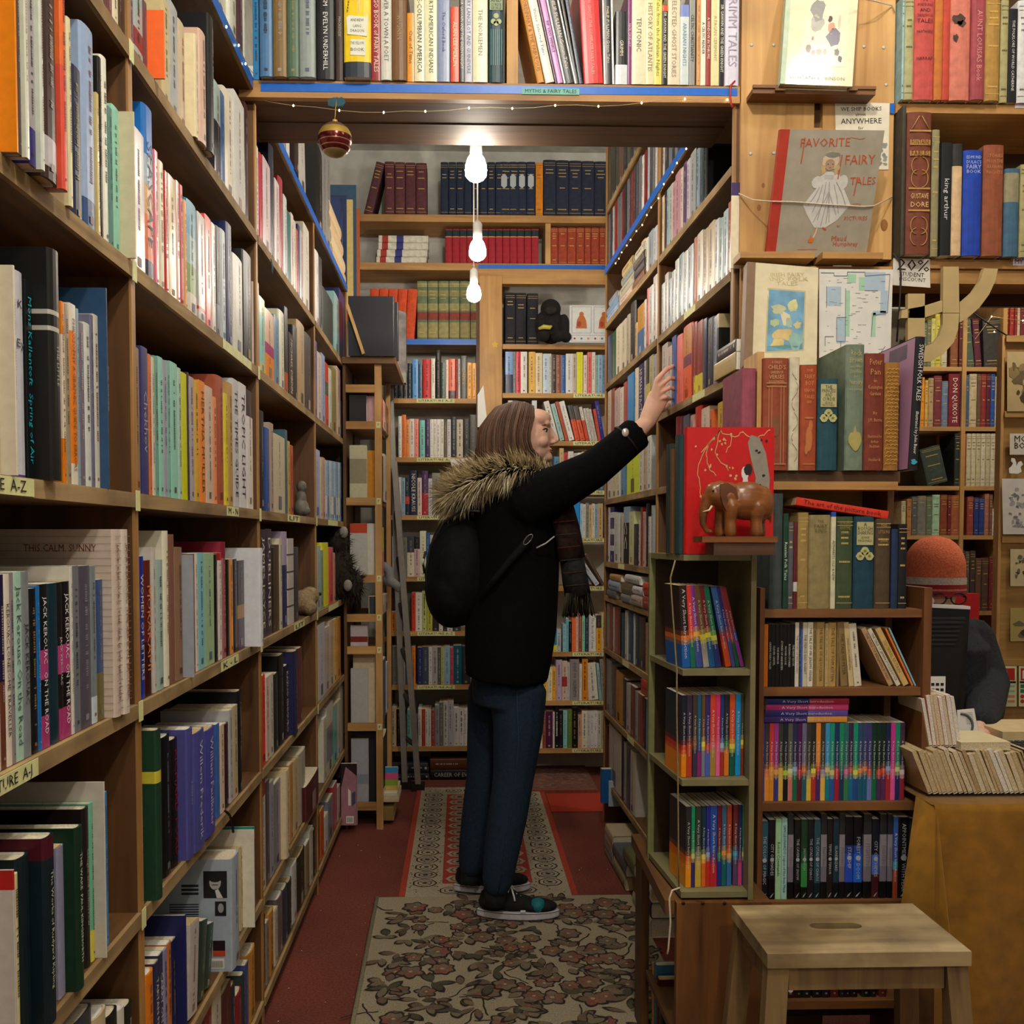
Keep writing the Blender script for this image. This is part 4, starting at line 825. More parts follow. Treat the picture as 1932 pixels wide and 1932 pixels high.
z = L0(7, F_, **AQ, hard=1)
add(z, '|'.join(f'{c} {d} {300+i*9} d4502a l4 r25 n a=in_an_orange_set' for i, (c, d) in enumerate(((935, 1000), (1003, 1068), (1071, 1138), (1141, 1208), (1211, 1280)))))
for i in range(6):
    x = 1302+i*78; add(z, f'{x} {x+74} {310} 66785a h a=with_gilt_panels b.04-.3:9a9262 b.34-.47:8a4038 b.5-.62:9a9262 b.74-.84:8c8658 b.9-.97:9a9262')
add(L0(6, F_, hard=.2), '1130 1160 1045 16202c|1160 1197 1045 161a20|1200 1231 1040 1e1c24|1232 1264 910 1c2834|1268 1310 880 5c9ede|1312 1339 916 2c4e70|1342 1402 880 d43838|1405 1433 875 e4dcc8|1438 1474 815 26221e|1474 1509 905 203e30|1510 1530 885 e0ccbc|1530 1581 878 e45c2a b0-.2:2a1c1c|1581 1600 880 8a2a26|1600 1617 878 d8d4cc|1617 1666 855 30302e t=DANTE tc=c8a040|1666 1701 905 eca412|1701 1736 908 ec9e14')
add(L0(5, F_, hard=.2), '1088 1116 1340 e4a434|1165 1191 1295 d8dcd4|1191 1221 1285 dc6e1e|1221 1246 1320 e48c3c|1246 1281 1315 dcd4c8|1281 1313 1316 ec8c7c|1319 1361 1325 84cec0|1361 1396 1316 3e2054 t=Possible|1396 1420 1318 e4e0d4|1420 1444 1318 e0dcd0|1444 1470 1318 e4e0d8|1470 1496 1318 e0dcd0|1497 1520 1345 6c5e4c|1520 1549 1320 d4d4d4|1549 1589 1300 1e2632|1589 1636 1320 ccc0a8 t=3_Reichs tc=2a2a2a|1638 1686 1315 121212|1686 1737 1285 4c4c4a')
add(L0(4, F_, hard=.2), '1150 1185 1740 c8c4bc|1185 1215 1745 8aa4b8|1215 1246 1745 1e2c3c b.3-.5:c84028|1246 1302 1690 182240 t=NICOLE_KRAUSS|1304 1336 1745 d8c4b4|1336 1382 1694 4c2c5c b0-.5:a82c34|1384 1411 1750 ccc8d0|1411 1472 1710 8e8e84|1472 1560 1740 3a3c40')
add(L0(3, G_, hard=.2), '1080 1115 235 3a4450|1118 1160 240 c8c8cc|1160 1195 250 d0ccc4|1195 1230 250 787468|1230 1280 240 d8d4b4 b.6-1:3a4450|1280 1322 245 ccacac b.7-1:2a2024|1322 1367 200 dcdcbc|1367 1396 215 2c5e9e|1396 1440 230 c8c0b0')
add(L0(2, G_, hard=.2), '1095 1112 800 8a2a30|1112 1147 790 d47c24|1147 1200 780 3c3c44|1200 1236 790 a8a498|1262 1291 650 d43e2c|1291 1336 650 dcd8d0|1336 1372 640 b4bc7c t=TOLKIEN tc=2a2a20|1374 1413 690 b4b040|1413 1460 700 302c2c|1460 1490 770 d4d0c8|1490 1520 780 2c2a2c|1520 1560 790 c8c4c0|1560 1620 800 3a3c3c')
add(L0(1, G_, hard=.2), '1095 1121 1040 222222|1121 1161 1040 6c6c6a|1161 1215 1060 a8a4a8|1215 1262 1050 585c64|1262 1290 1045 d87c22|1304 1341 1050 283060|1341 1386 1045 3c4652|1386 1411 1048 c4c0bc|1411 1451 1045 a49c9c|1451 1476 1048 4c5444|1476 1501 1046 aca86e|1501 1541 1040 82a4bc|1541 1567 1050 b44c54|1567 1627 1035 105064|1627 1690 1040 2c3038')
add(L0(0, G_, hard=.2), '1108 1152 1485 bca484|1152 1180 1500 2c2430|1180 1215 1510 46325c|1230 1260 1505 7cc4bc|1310 1335 1495 d0ccc4|1335 1362 1500 ac3c2c|1362 1382 1500 d4d4cc|1382 1404 1500 d0d0c8|1404 1432 1510 a84238|1432 1464 1470 8e9094|1464 1494 1450 6e6e68|1494 1524 1445 c4c4c0|1524 1568 1437 b0b4bc|1568 1606 1490 d4d0cc|1606 1640 1495 d8d4d0|1640 1664 1495 dcdcd8|1664 1702 1490 d8d8d4|1702 1740 1460 c0bcb4')
R0 = lambda i, win, **k: BKR(ZBR[i], f'end wall, {["lowest","second","third","fourth","fifth","sixth","seventh","eighth","highest"][i]} shelf by aisle case', win, ZBR[i+1]-.024 if i < 8 else None, **k)
add(R0(8, I_, **AQ, hard=1), '205 280 395 22222a|282 359 396 22222a|366 446 400 20222a d12')
add(R0(7, I_, hard=.25), '206 262 825 7aa0d0 b0-.45:2a3450|262 282 815 8a8484|284 318 800 cc2038|318 366 790 dcd8d0|376 426 782 e4b454|426 477 835 dccca8|480 526 840 bcd0dc|526 543 840 ccc8b8|543 577 845 3c2c2a|577 612 848 8e4e34|612 646 850 2c5e9e|648 696 840 d8d8d4|696 725 840 bcaca4|725 773 800 dcdc0e n|775 803 850 e0c8c4|805 837 797 dc6c64|838 862 795 dcd4c4|864 884 850 8aa8a0|884 912 848 8cb0cc|912 940 850 6a90b4')
add(R0(6, I_, hard=.15), '225 262 1180 c8c4b8|262 300 1180 2e4458|310 350 1190 d4d0c4|400 436 1165 c8d0d0')
add(R0(6, I_, hard=.15), '560 600 1190 d8d4c8 l-15|606 640 1210 9cbcb8 l-15|646 668 1190 b84c2c l-15|672 714 1160 dcdcd4 l-15 h|718 752 1220 d4502a l-13 b.6-1:4a4844|756 790 1225 d4542c l-13 b.6-1:5a5450|794 818 1230 c8442a l-12 b.6-1:d0c8bc|822 840 1240 c8c4bc l-12|842 862 1240 c0bcb0 l-12|864 880 1245 c4c0bc l-12|884 906 1245 c84a34 l-10|908 935 1170 34348c l-10')
add(R0(5, I_, hard=.2), '560 600 1590 5a8ab0|600 632 1525 ccac7c|632 662 1560 cc3c4c|662 702 1552 d8d4d0 b.2-.5:1c1c1c|702 730 1565 b4b4b0|730 762 1562 dcdcd4|762 790 1555 d8c070|790 830 1570 3c424a|830 880 1560 c8c4bc|880 935 1565 54687c')
add(R0(4, J_, hard=.2), '640 665 30 c85a70|665 690 20 2a2a30|690 752 -10 1e8cdc h n l0|752 772 0 a8c8d4|772 792 5 d4d0c4|792 816 -5 8c8a80|816 838 10 d0b888|838 858 0 e4d8c0|858 880 5 8ab0cc|880 918 0 ccac78|918 940 0 26284c')
add(R0(3, J_, hard=.2), '700 740 350 c84a3a|770 850 380 2a6ab0 l-35 r19|865 905 390 c8ccd8 l-35 r18|912 938 380 5a4438 l-30 r18')
add(R0(2, J_, hard=.2), '530 557 905 6c2c2a|557 582 915 2c8cac b0-.3:d8d040|582 612 915 b4bcc4|625 648 880 8cb8c4|648 668 840 70b4bc|668 691 860 161616|691 721 810 ec6c3c n|721 739 815 d8b8a4|739 766 810 8e4e34|766 787 812 84cca8|787 814 812 2e4050|814 870 812 dcdcd4 t=The_Book_of_Form tc=6a6a6a ts=.3|870 906 815 eca424 b.65-1:3a3a3a|906 938 800 dcd09c')
add(R0(1, J_, hard=.2), '478 512 1190 ecbc3c|512 523 1200 dcd8cc|523 547 1195 ecdcbc|547 574 1195 ecac32|574 620 1140 bca4bc|620 657 1148 ccb4a4 b.35-.6:a83030|657 676 1160 b4bcb4|676 746 1135 908888 h t=AUGUST_1914___SOLZHENITSYN tc=2a2a2a ts=.4|746 764 1170 dcd8cc|766 808 1135 d48422 t=SOLOMON tc=3a2010|812 888 1165 dcd4c4 l-5|892 912 1168 94c4c4 l-5|914 940 1135 a0a09c l-4')
add(R0(0, J_, hard=.2), '440 477 1515 dcd4bc|477 502 1520 8a4a30|502 552 1515 4c2048 t=CAPTAIN_CORELLI tc=c8a080|552 566 1520 dcd8cc|566 598 1483 161618 h t=TRUE_TIME tc=d8d8d8|598 628 1508 1e2024|628 657 1510 8cccd0|657 692 1505 5c7c3c|692 735 1483 161616|735 763 1540 cc9c7c|763 802 1512 dcd4bc|802 824 1515 c8c4c8|824 850 1512 d4d0cc|850 878 1512 d8d8d8|878 905 1515 c8c4b0 |905 938 1515 b0ac88')
# lying bottom books by the ladder
r_ = BKR(.0005, 'floor under end wall shelves', H_)
for a, b, zz, th, c, t in ((1100, 1210, 0, .03, '2a2a30', None), (1096, 1215, .031, .06, '16181c', 'CAREER OF EVIL'), (1215, 1385, 0, .035, '1e2024', None), (1220, 1380, .036, .05, '222a34', 'CAREER OF EVIL'), (1400, 1720, 0, .05, '1c1816', 'CAREER OF EVIL'), (1398, 1700, .051, .055, '5a3018', None)):
    lying(r_, a, b, .0005+zz, th, c, .01, .14, hard=True, text=t, tc='b8b4ac')
# ---------------------------------------------------------------- projecting narrow unit at the end of the left case
PY, PX0, PX1, PZ = 4.06, LX+.004, -.33, 1.975
pu = thing('bookcase', ((PX0+PX1)/2, PY+.3, 0), 'narrow pine end unit with framed compartments standing beside the ladder', 'bookcase')
mb = MB(); mb.box((PX1-.028, PY, 0), (PX1, PY+.02, PZ-.026), PINEZ); mb.build('post', pu)
mb = MB(); mb.box((PX0, PY+.001, 0), (PX0+.012, PY+.5, PZ-.026), OLDZ); mb.build('side_panel', pu)
mb = MB(); mb.box((PX1-.02, PY+.5, 0), (PX1, PY+.52, PZ-.026), PINEZ); mb.build('post', pu)
mb = MB(); mb.box((PX0, PY-.02, PZ-.026), (PX1+.06, PY+.55, PZ), OLDX); mb.build('top_board', pu)
ZP = [on_y(690, y, PY).z for y in (1580, 1522, 1372, 1227, 1166, 1092, 946, 802, 733)]
for z in ZP:
    mb = MB(); mb.box((PX0+.0125, PY, z-.016), (PX1-.0285, PY+.018, z+.016), PINEX); mb.build('rail', pu)
    mb = MB(); mb.box((PX0+.0125, PY+.0205, z-.01), (PX1-.021, PY+.5, z+.006), OLDX); mb.build('shelf', pu)
mb = MB(); mb.box((PX0+.0125, PY+.26, .02), (PX0+.02, PY+.5, PZ-.03), DARKB); mb.build('back_panel', pu)
for z in ZP[2:8]:
    mb = MB(); mb.box((PX1-.022, PY-.0012, z-.012), (PX1-.004, PY-.0003, z+.014), LAB); o = mb.build('shelf_label', pu); text('label_lettering', 'P', o, (PX1-.013, PY-.0018, z+.001), (1, 0, 0), (0, 0, 1), .016, INK)
# covers seen through the frames
def frontcover(z0, py0, px0, px1, col, lab, txt=None, tc='d8d4cc', bands=(), y=PY+.03, **k):
    a, b = on_y(px0, 900, y), on_y(px1, 900, y); w = b.x-a.x; top = on_y((px0+px1)/2, py0, y).z; h = top-z0
    # cover faces the viewer: book thickness runs into the shelf
    row = UR; m = Matrix(((0, 1, 0, a.x), (-1, 0, 0, y+.012), (0, 0, 1, z0+.0005), (0, 0, 0, 1)))
    return place(row, m, .022, h, w, col, label=lab, let=False, bands=list(bands), area_=1, **k)
UR = Row('end unit beside ladder', (PX1, 0), (0, 1), (1, 0), .5, F_, None, dmax=.15, group='books in the narrow end unit')
for z0, py, c, lab, bd in ((ZP[7], 745, '17181e', 'black book facing out in the top frame of the end unit', []), (ZP[6], 840, 'c8c8a8', 'pale green book with portrait strip facing out in end unit frame', [(.3, .75, '9a9478')]), (ZP[5], 988, 'b8b8b0', 'grey printed cover with red top band facing out in end unit', [(.82, 1, 'b84428')]), (ZP[3], 1180, 'c4b8c0', 'pale lilac cover with small red picture in the end unit', [(.25, .5, '7a2c28')]), (ZP[2], 1262, 'b4b4b0', 'blank grey cover facing out low in the end unit', []), (ZP[1], 1395, 'a8a8b0', 'white magazine stack facing out in the lowest end unit frame', [(.3, .45, '8890a0')])):
    B = frontcover(z0+.007, py, 659, 692, c, lab, bands=bd)
for zz, th, c in ((0, .05, 'c8c8cc'), (.0505, .03, '707880')):
    pass
def UN(i, win, **k): 
    r = Row(f'{["","low","lower","","middle","upper","high","top"][i]} level of end unit by ladder', (PX1, 0), (0, 1), (1, 0), ZP[i]+.0065, win, ZP[i+1]-.01 if i < 8 else None, dmax=.13, lim=(PY+.06, PY+.5), group='spines on the side of the end unit', **k); r.items = UR.items; return r
add(UN(7, F_, hard=.1), '985 1010 1010 e0b8c0 q|1010 1035 1025 eca82a q|1035 1055 1035 d83a34 q|1055 1072 1100 f0c8b8 q|1072 1098 1090 b06a48 q')
add(UN(6, F_, hard=.2), '990 1010 1500 e4a02c|1010 1030 1590 8a2a24|1030 1062 1580 2c3c44 h|1062 1085 1580 c8c0b0')
add(UN(5, G_, hard=.1), '1004 1018 140 d8d4cc|1018 1034 150 c8ccd0|1034 1062 175 dcd454 q b0-.5:e86a9c')
add(UN(4, G_, hard=.2), '1006 1030 700 3c444c|1030 1048 680 d0ccb8|1048 1068 665 dcd8c8|1068 1090 660 c0a8a8')
add(UN(2, G_, hard=.2), '1022 1040 1120 d8c8a8|1040 1058 1150 b8b4ac|1058 1080 1130 4a6a88|1080 1095 1160 d0ccc8')
add(UN(1, G_, hard=.3), '1024 1050 1640 24282e|1050 1090 1690 1c2430 h')
# ---------------------------------------------------------------- wooden pillar panel with displayed books
PYF = 2.35
pa0, pa1, pa2, pa3 = [on_y(x, 300, PYF).x for x in (1397, 1535, 1551, 1685)]
zt = on_y(1500, 488, PYF).z
zm = on_y(1500, 182, PYF).z; zn = on_y(1500, 240, PYF).z
pn = thing('plank_panel', ((pa0+pa3)/2, PYF, zt), 'knotty pine plank panel above the display ledge, holding propped up picture books', 'panel')
mb = MB(); mb.box((pa0, PYF, zt), (pa1, PYF+.022, 3.1), PINEZ); mb.build('plank', pn)
mb = MB(); mb.box((pa2, PYF, zt), (pa3, PYF+.022, 3.1), PINEZ); mb.build('plank', pn)
mb = MB(); mb.box((pa1+.0004, PYF+.002, zm), (pa2-.0004, PYF+.022, 3.1), PINEZ); mb.box((pa1+.0004, PYF+.002, zt), (pa2-.0004, PYF+.022, zn), PINEZ); mb.build('infill_strip', pn)
for px, py in ((1418, 85), (1460, 85), (1630, 88), (1667, 90), (1416, 290), (1460, 289), (1672, 160)):
    p = on_y(px, py, PYF); mb = MB(); mb.lathe([(.0035, 0), (.004, .0008), (.003, .0016)], SILVER, n=10, mx=Matrix.Translation(V((p.x, PYF, p.z))) @ Matrix.Rotation(pi/2, 4, 'X')); mb.build('screw', pn)
for px, py, r in ((1440, 350, .004), (1432, 392, .005), (1668, 425, .009)):
    p = on_y(px, py, PYF); mb = MB(); mb.poly([(p.x+r*cos(a), PYF-.0004, p.z+r*1.6*sin(a)) for a in [i*pi/8 for i in range(16)]][::-1], M('8a5a2c', .7, .3)); mb.build('knot', pn)
# ledges
ld = thing('display_ledge', ((pa0+pa3)/2, PYF-.03, zt), 'pale wooden ledge rail under the grey fairy tale picture book', 'ledge')
a, b = on_y(1397, 491, PYF-.06), on_y(1690, 491, PYF-.06)
mb = MB(); mb.box((a.x, PYF-.06, zt-.016), (on_y(1537, 491, PYF-.06).x, PYF-.0005, zt-.001), PINEX); mb.build('rail', ld)
mb = MB(); mb.box((on_y(1552, 491, PYF-.06).x, PYF-.06, zt-.016), (b.x-.03, PYF-.0005, zt-.001), PINEX); mb.build('rail', ld)
a, b = on_y(1420, 170, PYF-.05), on_y(1652, 170, PYF-.05)
l2 = thing('display_ledge', ((a.x+b.x)/2, PYF-.03, a.z), 'narrow dark wooden easel ledge with two clips high on the pine panel', 'ledge')
mb = MB(); mb.box((a.x, PYF-.05, a.z-.007), (b.x, PYF-.0005, a.z+.004), BROWNX); mb.box((a.x, PYF-.054, a.z+.004), (b.x, PYF-.048, a.z+.011), BROWNX); mb.build('rail', l2)
for px in (1472, 1608): p = on_y(px, 168, PYF-.056); mb = MB(); mb.box((p.x-.012, PYF-.059, p.z-.004), (p.x+.012, PYF-.0545, p.z+.002), OLDX); mb.build('clip', l2)
def propped(px, col, name, label, y0, y1, th, spinecol=None, spw=.02, rough=.4, coat=0):
    """a book facing the viewer: px = four corners (bl, br, tr, tl); bottom at depth y0, top at y1"""
    P = [on_y(px[0][0], px[0][1], y0), on_y(px[1][0], px[1][1], y0), on_y(px[2][0], px[2][1], y1), on_y(px[3][0], px[3][1], y1)]
    base = (P[0]+P[1])/2; t = thing(name, base, label, 'book')
    n = (P[1]-P[0]).cross(P[3]-P[0]).normalized(); off = -n*th
    cm = M(col, rough, .1, 30, 0, coat); mb = MB(); mb.prism([P[0], P[1], P[2], P[3]], off*.12, cm); mb.prism([p+off*.88 for p in P], off*.12, cm)
    if spinecol:
        f = spw; sm = M(spinecol, .5, .1); ls = lambda u, v: P[0].lerp(P[1], u).lerp(P[3].lerp(P[2], u), v)
        mb.prism([ls(-.004, 0), ls(f, 0), ls(f, 1), ls(-.004, 1)], n*.0008, sm); mb.prism([P[0]+off, P[0]+n*.0004, P[3]+n*.0004, P[3]+off], (P[0]-P[1]).normalized()*.0015, sm)
    mb.build('cover', t)
    S_ = lambda u, v, e=0: P[0].lerp(P[1], u).lerp(P[3].lerp(P[2], u), v)+n*e
    mb = MB(); mb.prism([S_(.01, .012)+off*.13, S_(.985, .012)+off*.13, S_(.985, .988)+off*.13, S_(.01, .988)+off*.13], off*.73, PAGE); mb.build('pages', t)
    return t, S_, n, P
def dab(mb, S_, cx, cy, rx, ry, m, e, k=14, wob=0, seed=0, rot=0):
    r = random.Random(seed); pts = []
    for i in range(k):
        a = 2*pi*i/k; q = 1+(r.uniform(-wob, wob) if wob else 0); x, y = rx*q*cos(a), ry*q*sin(a)
        pts.append(S_(cx+x*cos(rot)-y*sin(rot), cy+x*sin(rot)+y*cos(rot), e))
    mb.poly(pts, m)
def pp(mb, S_, pts, m, e): mb.poly([S_(u, v, e) for u, v in pts], m)
def stroke(mb, S_, pts, w, m, e):
    for (a, b), (c, d) in zip(pts[:-1], pts[1:]):
        dx, dy = c-a, d-b; L = sqrt(dx*dx+dy*dy)+1e-9; nx, ny = -dy/L*w, dx/L*w
        pp(mb, S_, [(a-nx, b-ny), (c-nx, d-ny), (c+nx, d+ny), (a+nx, b+ny)], m, e)
# top glossy picture book
t, S_, n, P = propped(((1473, 158), (1608, 163), (1622, -45), (1487, -45)), 'd9d6b4', 'picture_book', 'glossy cream picture book propped on the narrow dark ledge, catching the lamp', 2.28, 2.33, .02, 'b8c8b0', .06, .16, .22)
mb = MB(); pp(mb, S_, [(.27, .17), (.87, .17), (.88, .78), (.28, .78)], M('e4deb8', .2, .05, 40, 0, .22), .0004)
for cx, cy, rx, ry, c, s in ((.45, .68, .1, .1, '8a8a84', 1), (.45, .56, .09, .08, 'a8a49c', 2), (.69, .44, .1, .08, '686474', 3), (.66, .52, .05, .06, 'c88c6c', 4), (.63, .6, .03, .028, '4a2c24', 5), (.35, .33, .035, .04, '6a5444', 6), (.42, .29, .03, .028, '7a5c48', 7), (.5, .3, .04, .03, '8a6c54', 8), (.75, .3, .035, .035, '5a4a44', 9), (.8, .24, .03, .028, '3a3434', 10), (.4, .42, .015, .02, 'b04a3c', 11), (.76, .58, .02, .07, 'c8b4a0', 12), (.58, .3, .03, .03, 'a88468', 13)): dab(mb, S_, cx, cy, rx, ry, M(c, .2, .1, 60, 0, .22), .0006, 14, .2, s)
mb.build('cover_picture', t)
text('cover_lettering', 'W. HEATH ROBINSON', t, S_(.5, .06, .0008), P[1]-P[0], P[3]-P[0], .014, M('8a8468', .4, 0), .13)
# grey fairy tales book
t, S_, n, P = propped(((1446, 487), (1634, 484), (1669, 246), (1474, 244)), '9c9484', 'picture_book', 'grey cloth picture book with red spine held by string on the pine panel', 2.325, 2.245, .016, 'a83424', .085, .6)
wm = M('c9c6c0', .7, .1); wd = M('a9a6a2', .7, .1); sk = M('d8b89c', .7, .05); hr = M('c8b494', .7, .1); orr = M('b0502c', .6, 0); og = M('c8681c', .6, 0)
mb = MB()
pp(mb, S_, [(.3, .42), (.47, .62), (.62, .66), (.68, .55), (.77, .42), (.72, .37), (.66, .3), (.55, .24), (.44, .24), (.36, .33)], wm, .0005)
for a in ((.42, .3), (.5, .27), (.58, .3), (.64, .36)): stroke(mb, S_, [(.54, .52), (a[0], a[1]-.02)], .006, wd, .0007)
dab(mb, S_, .52, .63, .1, .05, wm, .0006, 14, .15, 3); dab(mb, S_, .41, .6, .05, .05, wm, .0006, 12, .1, 4); dab(mb, S_, .66, .6, .05, .06, wm, .0006, 12, .1, 6)
dab(mb, S_, .52, .76, .078, .066, hr, .0007, 18, .12, 5)
for k_, (a0, b0_) in enumerate(((.45, .71), (.46, .68), (.59, .71), (.58, .68), (.5, .82), (.55, .815))): dab(mb, S_, a0, b0_, .022, .026, M('b89c70', .7, .1), .0008+k_*1e-5, 10, .2, k_)
pp(mb, S_, [(.47, .655), (.57, .655), (.56, .62), (.48, .62)], M('b8b6b4', .7, .1), .0008)
for k_, (a0, b0_, a1, b1_) in enumerate(((.5, .6, .46, .3), (.53, .6, .55, .27), (.47, .58, .4, .36), (.58, .58, .66, .35), (.6, .6, .72, .42), (.44, .56, .35, .42))): stroke(mb, S_, [(a0, b0_), ((a0+a1)/2+.01, (b0_+b1_)/2), (a1, b1_)], .0035, M('96948f', .7, .1), .00085+k_*1e-5); dab(mb, S_, .515, .735, .048, .045, sk, .0009, 16); dab(mb, S_, .53, .81, .07, .022, wd, .0009, 12, .1, 2)
for dx in (-.02, .025): dab(mb, S_, .515+dx, .738, .006, .005, M('4a3a30', .6, 0), .0011, 8)
dab(mb, S_, .517, .712, .009, .004, M('a8503c', .6, 0), .0011, 8)
stroke(mb, S_, [(.47, .25), (.46, .2), (.44, .16)], .006, sk, .0006); stroke(mb, S_, [(.52, .24), (.56, .22)], .007, orr, .0006)
dab(mb, S_, .42, .14, .03, .022, og, .0008, 10, .25, 8); stroke(mb, S_, [(.42, .18), (.41, .13)], .003, orr, .0007)
stroke(mb, S_, [(.68, .945), (.78, .93), (.82, .94)], .002, orr, .0005); stroke(mb, S_, [(.3, .065), (.5, .065)], .002, orr, .0005)
mb.build('cover_picture', t)
for s, u, v, sz, w in (('FAVORITE', .44, .9, .03, .115), ('FAIRY', .8, .77, .034, .07), ('TALES', .86, .605, .028, .06), ('WITH', .83, .42, .01, .02), ('PICTURES', .84, .31, .014, .055), ('BY', .68, .25, .008, .008), ('Maud', .7, .15, .018, .035), ('Humphrey', .77, .105, .018, .06)):
    text('cover_lettering', s, t, S_(u, v, .0008), P[1]-P[0], P[3]-P[0], sz, orr, w)
for u, v0, v1 in ((.23, .74, .94), (.61, .62, .81), (.79, .49, .64)): mb = MB(); stroke(mb, S_, [(u, v0), (u+.01, v1)], .005, orr, .0007); mb.build('cover_flourish', t)
# string across it
def tied(pts, r, m, name, label, cat='string', n=6):
    mb = MB(); mb.tube(pts, r, m, n); return tag(mb.build(name), label, cat)
STR = M('c8bca4', .8, .15, 200)
bow = lambda u, v, e: S_(u, v, e)
tied([on_y(1394, 365, PYF-.004), on_y(1420, 377, PYF-.03), S_(-.03, .45, .004), S_(.2, .445, .0035), S_(.5, .425, .0035), S_(.9, .405, .0035), S_(1.0, .41, .002), on_y(1683, 372, PYF-.004)], .0016, STR, 'string', 'cream string stretched across the grey fairy tale book')
tied([on_y(1610, -6, 2.28), on_y(1650, 2, 2.3), on_y(1683, 10, PYF-.004), on_y(1688, 22, PYF-.004)], .0016, STR, 'string', 'loose knotted string end beside the glossy cream picture book')
# sheets pinned to the panel
def sheet(px, Y, name, label, cat, col='dcd4c0', th=.0008, lines=(), frm=None):
    P = [on_y(x, y, Y) for x, y in px]; mb = MB(); mb.prism(P, (0, -th, 0), M(col, .7, .06, 30)); o = tag(mb.build(name), label, cat)
    S_ = lambda u, v, e=0: P[0].lerp(P[1], u).lerp(P[3].lerp(P[2], u), v)+V((0, -th-e, 0))
    w = (P[1]-P[0]).length
    for s, u, v, sz, wd_ in lines: text('sign_lettering', s, o, S_(u, v, .0006), P[1]-P[0], P[3]-P[0], sz, INK, wd_*w)
    return o, S_
o, S_ = sheet(((1578, 322), (1676, 320), (1678, 195), (1575, 192)), PYF-.001, 'notice', 'cream shipping notice half hidden behind the grey fairy tale book', 'sign', lines=(('WE SHIP BOOKS', .48, .9, .016, .78), ('almost', .47, .82, .012, .2), ('ANYWHERE', .48, .72, .02, .78), ('for', .47, .62, .012, .1), ('a small fee', .5, .53, .012, .4)))
mb = MB()
for k in range(26):
    dab(mb, S_, .78+.1*random.Random(k).uniform(-1, 1.6), .22+.16*random.Random(k+50).uniform(-1, 1), .035, .03, M('8a8a84', .7, .2), .0004+k*.00001, 7, .4, k)
mb.build('printed_drawing', o)
p0 = on_y(1684, 205, PYF-.0025); mb = MB(); mb.box((p0.x-.006, PYF-.0035, p0.z-.012), (p0.x+.004, PYF-.0022, p0.z+.012), BLUE); tag(mb.build('tape_piece'), 'scrap of blue tape at the corner of the shipping notice', 'tape')
# ---------------------------------------------------------------- right shelves U1 U2
UYF = 2.34
ZU2, ZU1_ = on_y(1800, 489, UYF).z, on_y(1800, 196, UYF).z
ru = thing('wall_shelf', (1.4, UYF+.12, ZU2), 'pine shelf unit of old cloth bound books above the shop opening', 'shelf')
x0 = pa3+.001
for z in (ZU2, ZU1_): mb = MB(); mb.box((x0, UYF, z-.022), (1.9, UYF+.24, z-.0005), PINEX); mb.build('shelf', ru)
mb = MB(); mb.box((x0, UYF+.241, ZU2-.055), (1.9, UYF+.255, 3.1), wood('5a4028', '3c2816', 'x', .35)); mb.build('back_panel', ru)
mb = MB(); mb.box((x0, UYF+.01, ZU2-.056), (1.9, UYF+.03, ZU2-.023), PINEX); mb.build('rail', ru)
q = on_y(1911, 494, UYF-.001); mb = MB(); mb.box((q.x, UYF-.0012, q.z-.009), (q.x+.1, UYF-.0002, q.z+.009), M('d4c4d4', .6, .05)); o = mb.build('shelf_label', ru); text('label_lettering', 'MYTHS & TALES', o, (q.x+.004, UYF-.0018, q.z), (1, 0, 0), (0, 0, 1), .015, INK, None, 'LEFT')
q = on_y(1915, 199, UYF-.001); mb = MB(); mb.box((q.x, UYF-.0012, q.z-.006), (q.x+.08, UYF-.0002, q.z+.006), M('d4c4d4', .6, .05)); mb.build('shelf_label', ru)
FR = lambda z, ph, win, **k: Row(ph, (0, UYF), (1, 0), (0, -1), z, win, None, dmax=.2, inset=-.3, group='books, '+ph, lim=(x0+.002, 1.9), **k)
AQ = dict(kind='antique_book', hard=1)
add(FR(ZU1_, 'top shelf right of pine panel', N_, **AQ), '1080 1136 - 92b4b8 r24 p2|1138 1200 - a4a074 r24 p2|1202 1338 - b84c46 r24 p2 ts=.2 n a=with_black_lettering|1338 1392 - b86c30 r24 p2 n|1392 1440 - b44232 r24 p2 n|1440 1577 - c47260 r24 p2 n a=with_dark_stains|1580 1676 - 96424a r25 p2.5 t=AUNT_LOUISAS_Book tc=cc8c84 ts=.35|1676 1774 - a47e3e r25 p2|1774 1826 - a0986a r24 p1|1826 1884 - 18181c q r22 p1 t=THE_FOLKLORE_OF_WORLD_CATHERINE tc=d0d0d0 ts=.3|1886 1960 - cccccc r24 p1', vis=2)
for B in BOOKS[-11:]:
    if B['col'] == 'b84c46': B.update(text='A/WONDER BOOK/AND/TANGLEWOOD/TALES/ /HAWTHORNE/ / / / /HARRAP', flat=True, t0=.97, dt=.052, tc='3a1c1c')
    if B['col'] == 'c47260':
        def stains(t, B):
            mb = MB(); w, h = B['w'], B['h']; m = M('4a3830', .8, .3)
            for cx, cz, rx, rz in ((-.12, .78, .3, .05), (.02, .74, .2, .03), (-.25, .6, .12, .035)): mb.poly([(w*(cx+rx*cos(a)*(1+.2*sin(3*a))), -.001, h*(cz+rz*sin(a)*(1+.25*cos(5*a)))) for a in [i*pi/9 for i in range(18)]], m)
            mb.build('stain', t, True)
        B['extra'] = [stains]
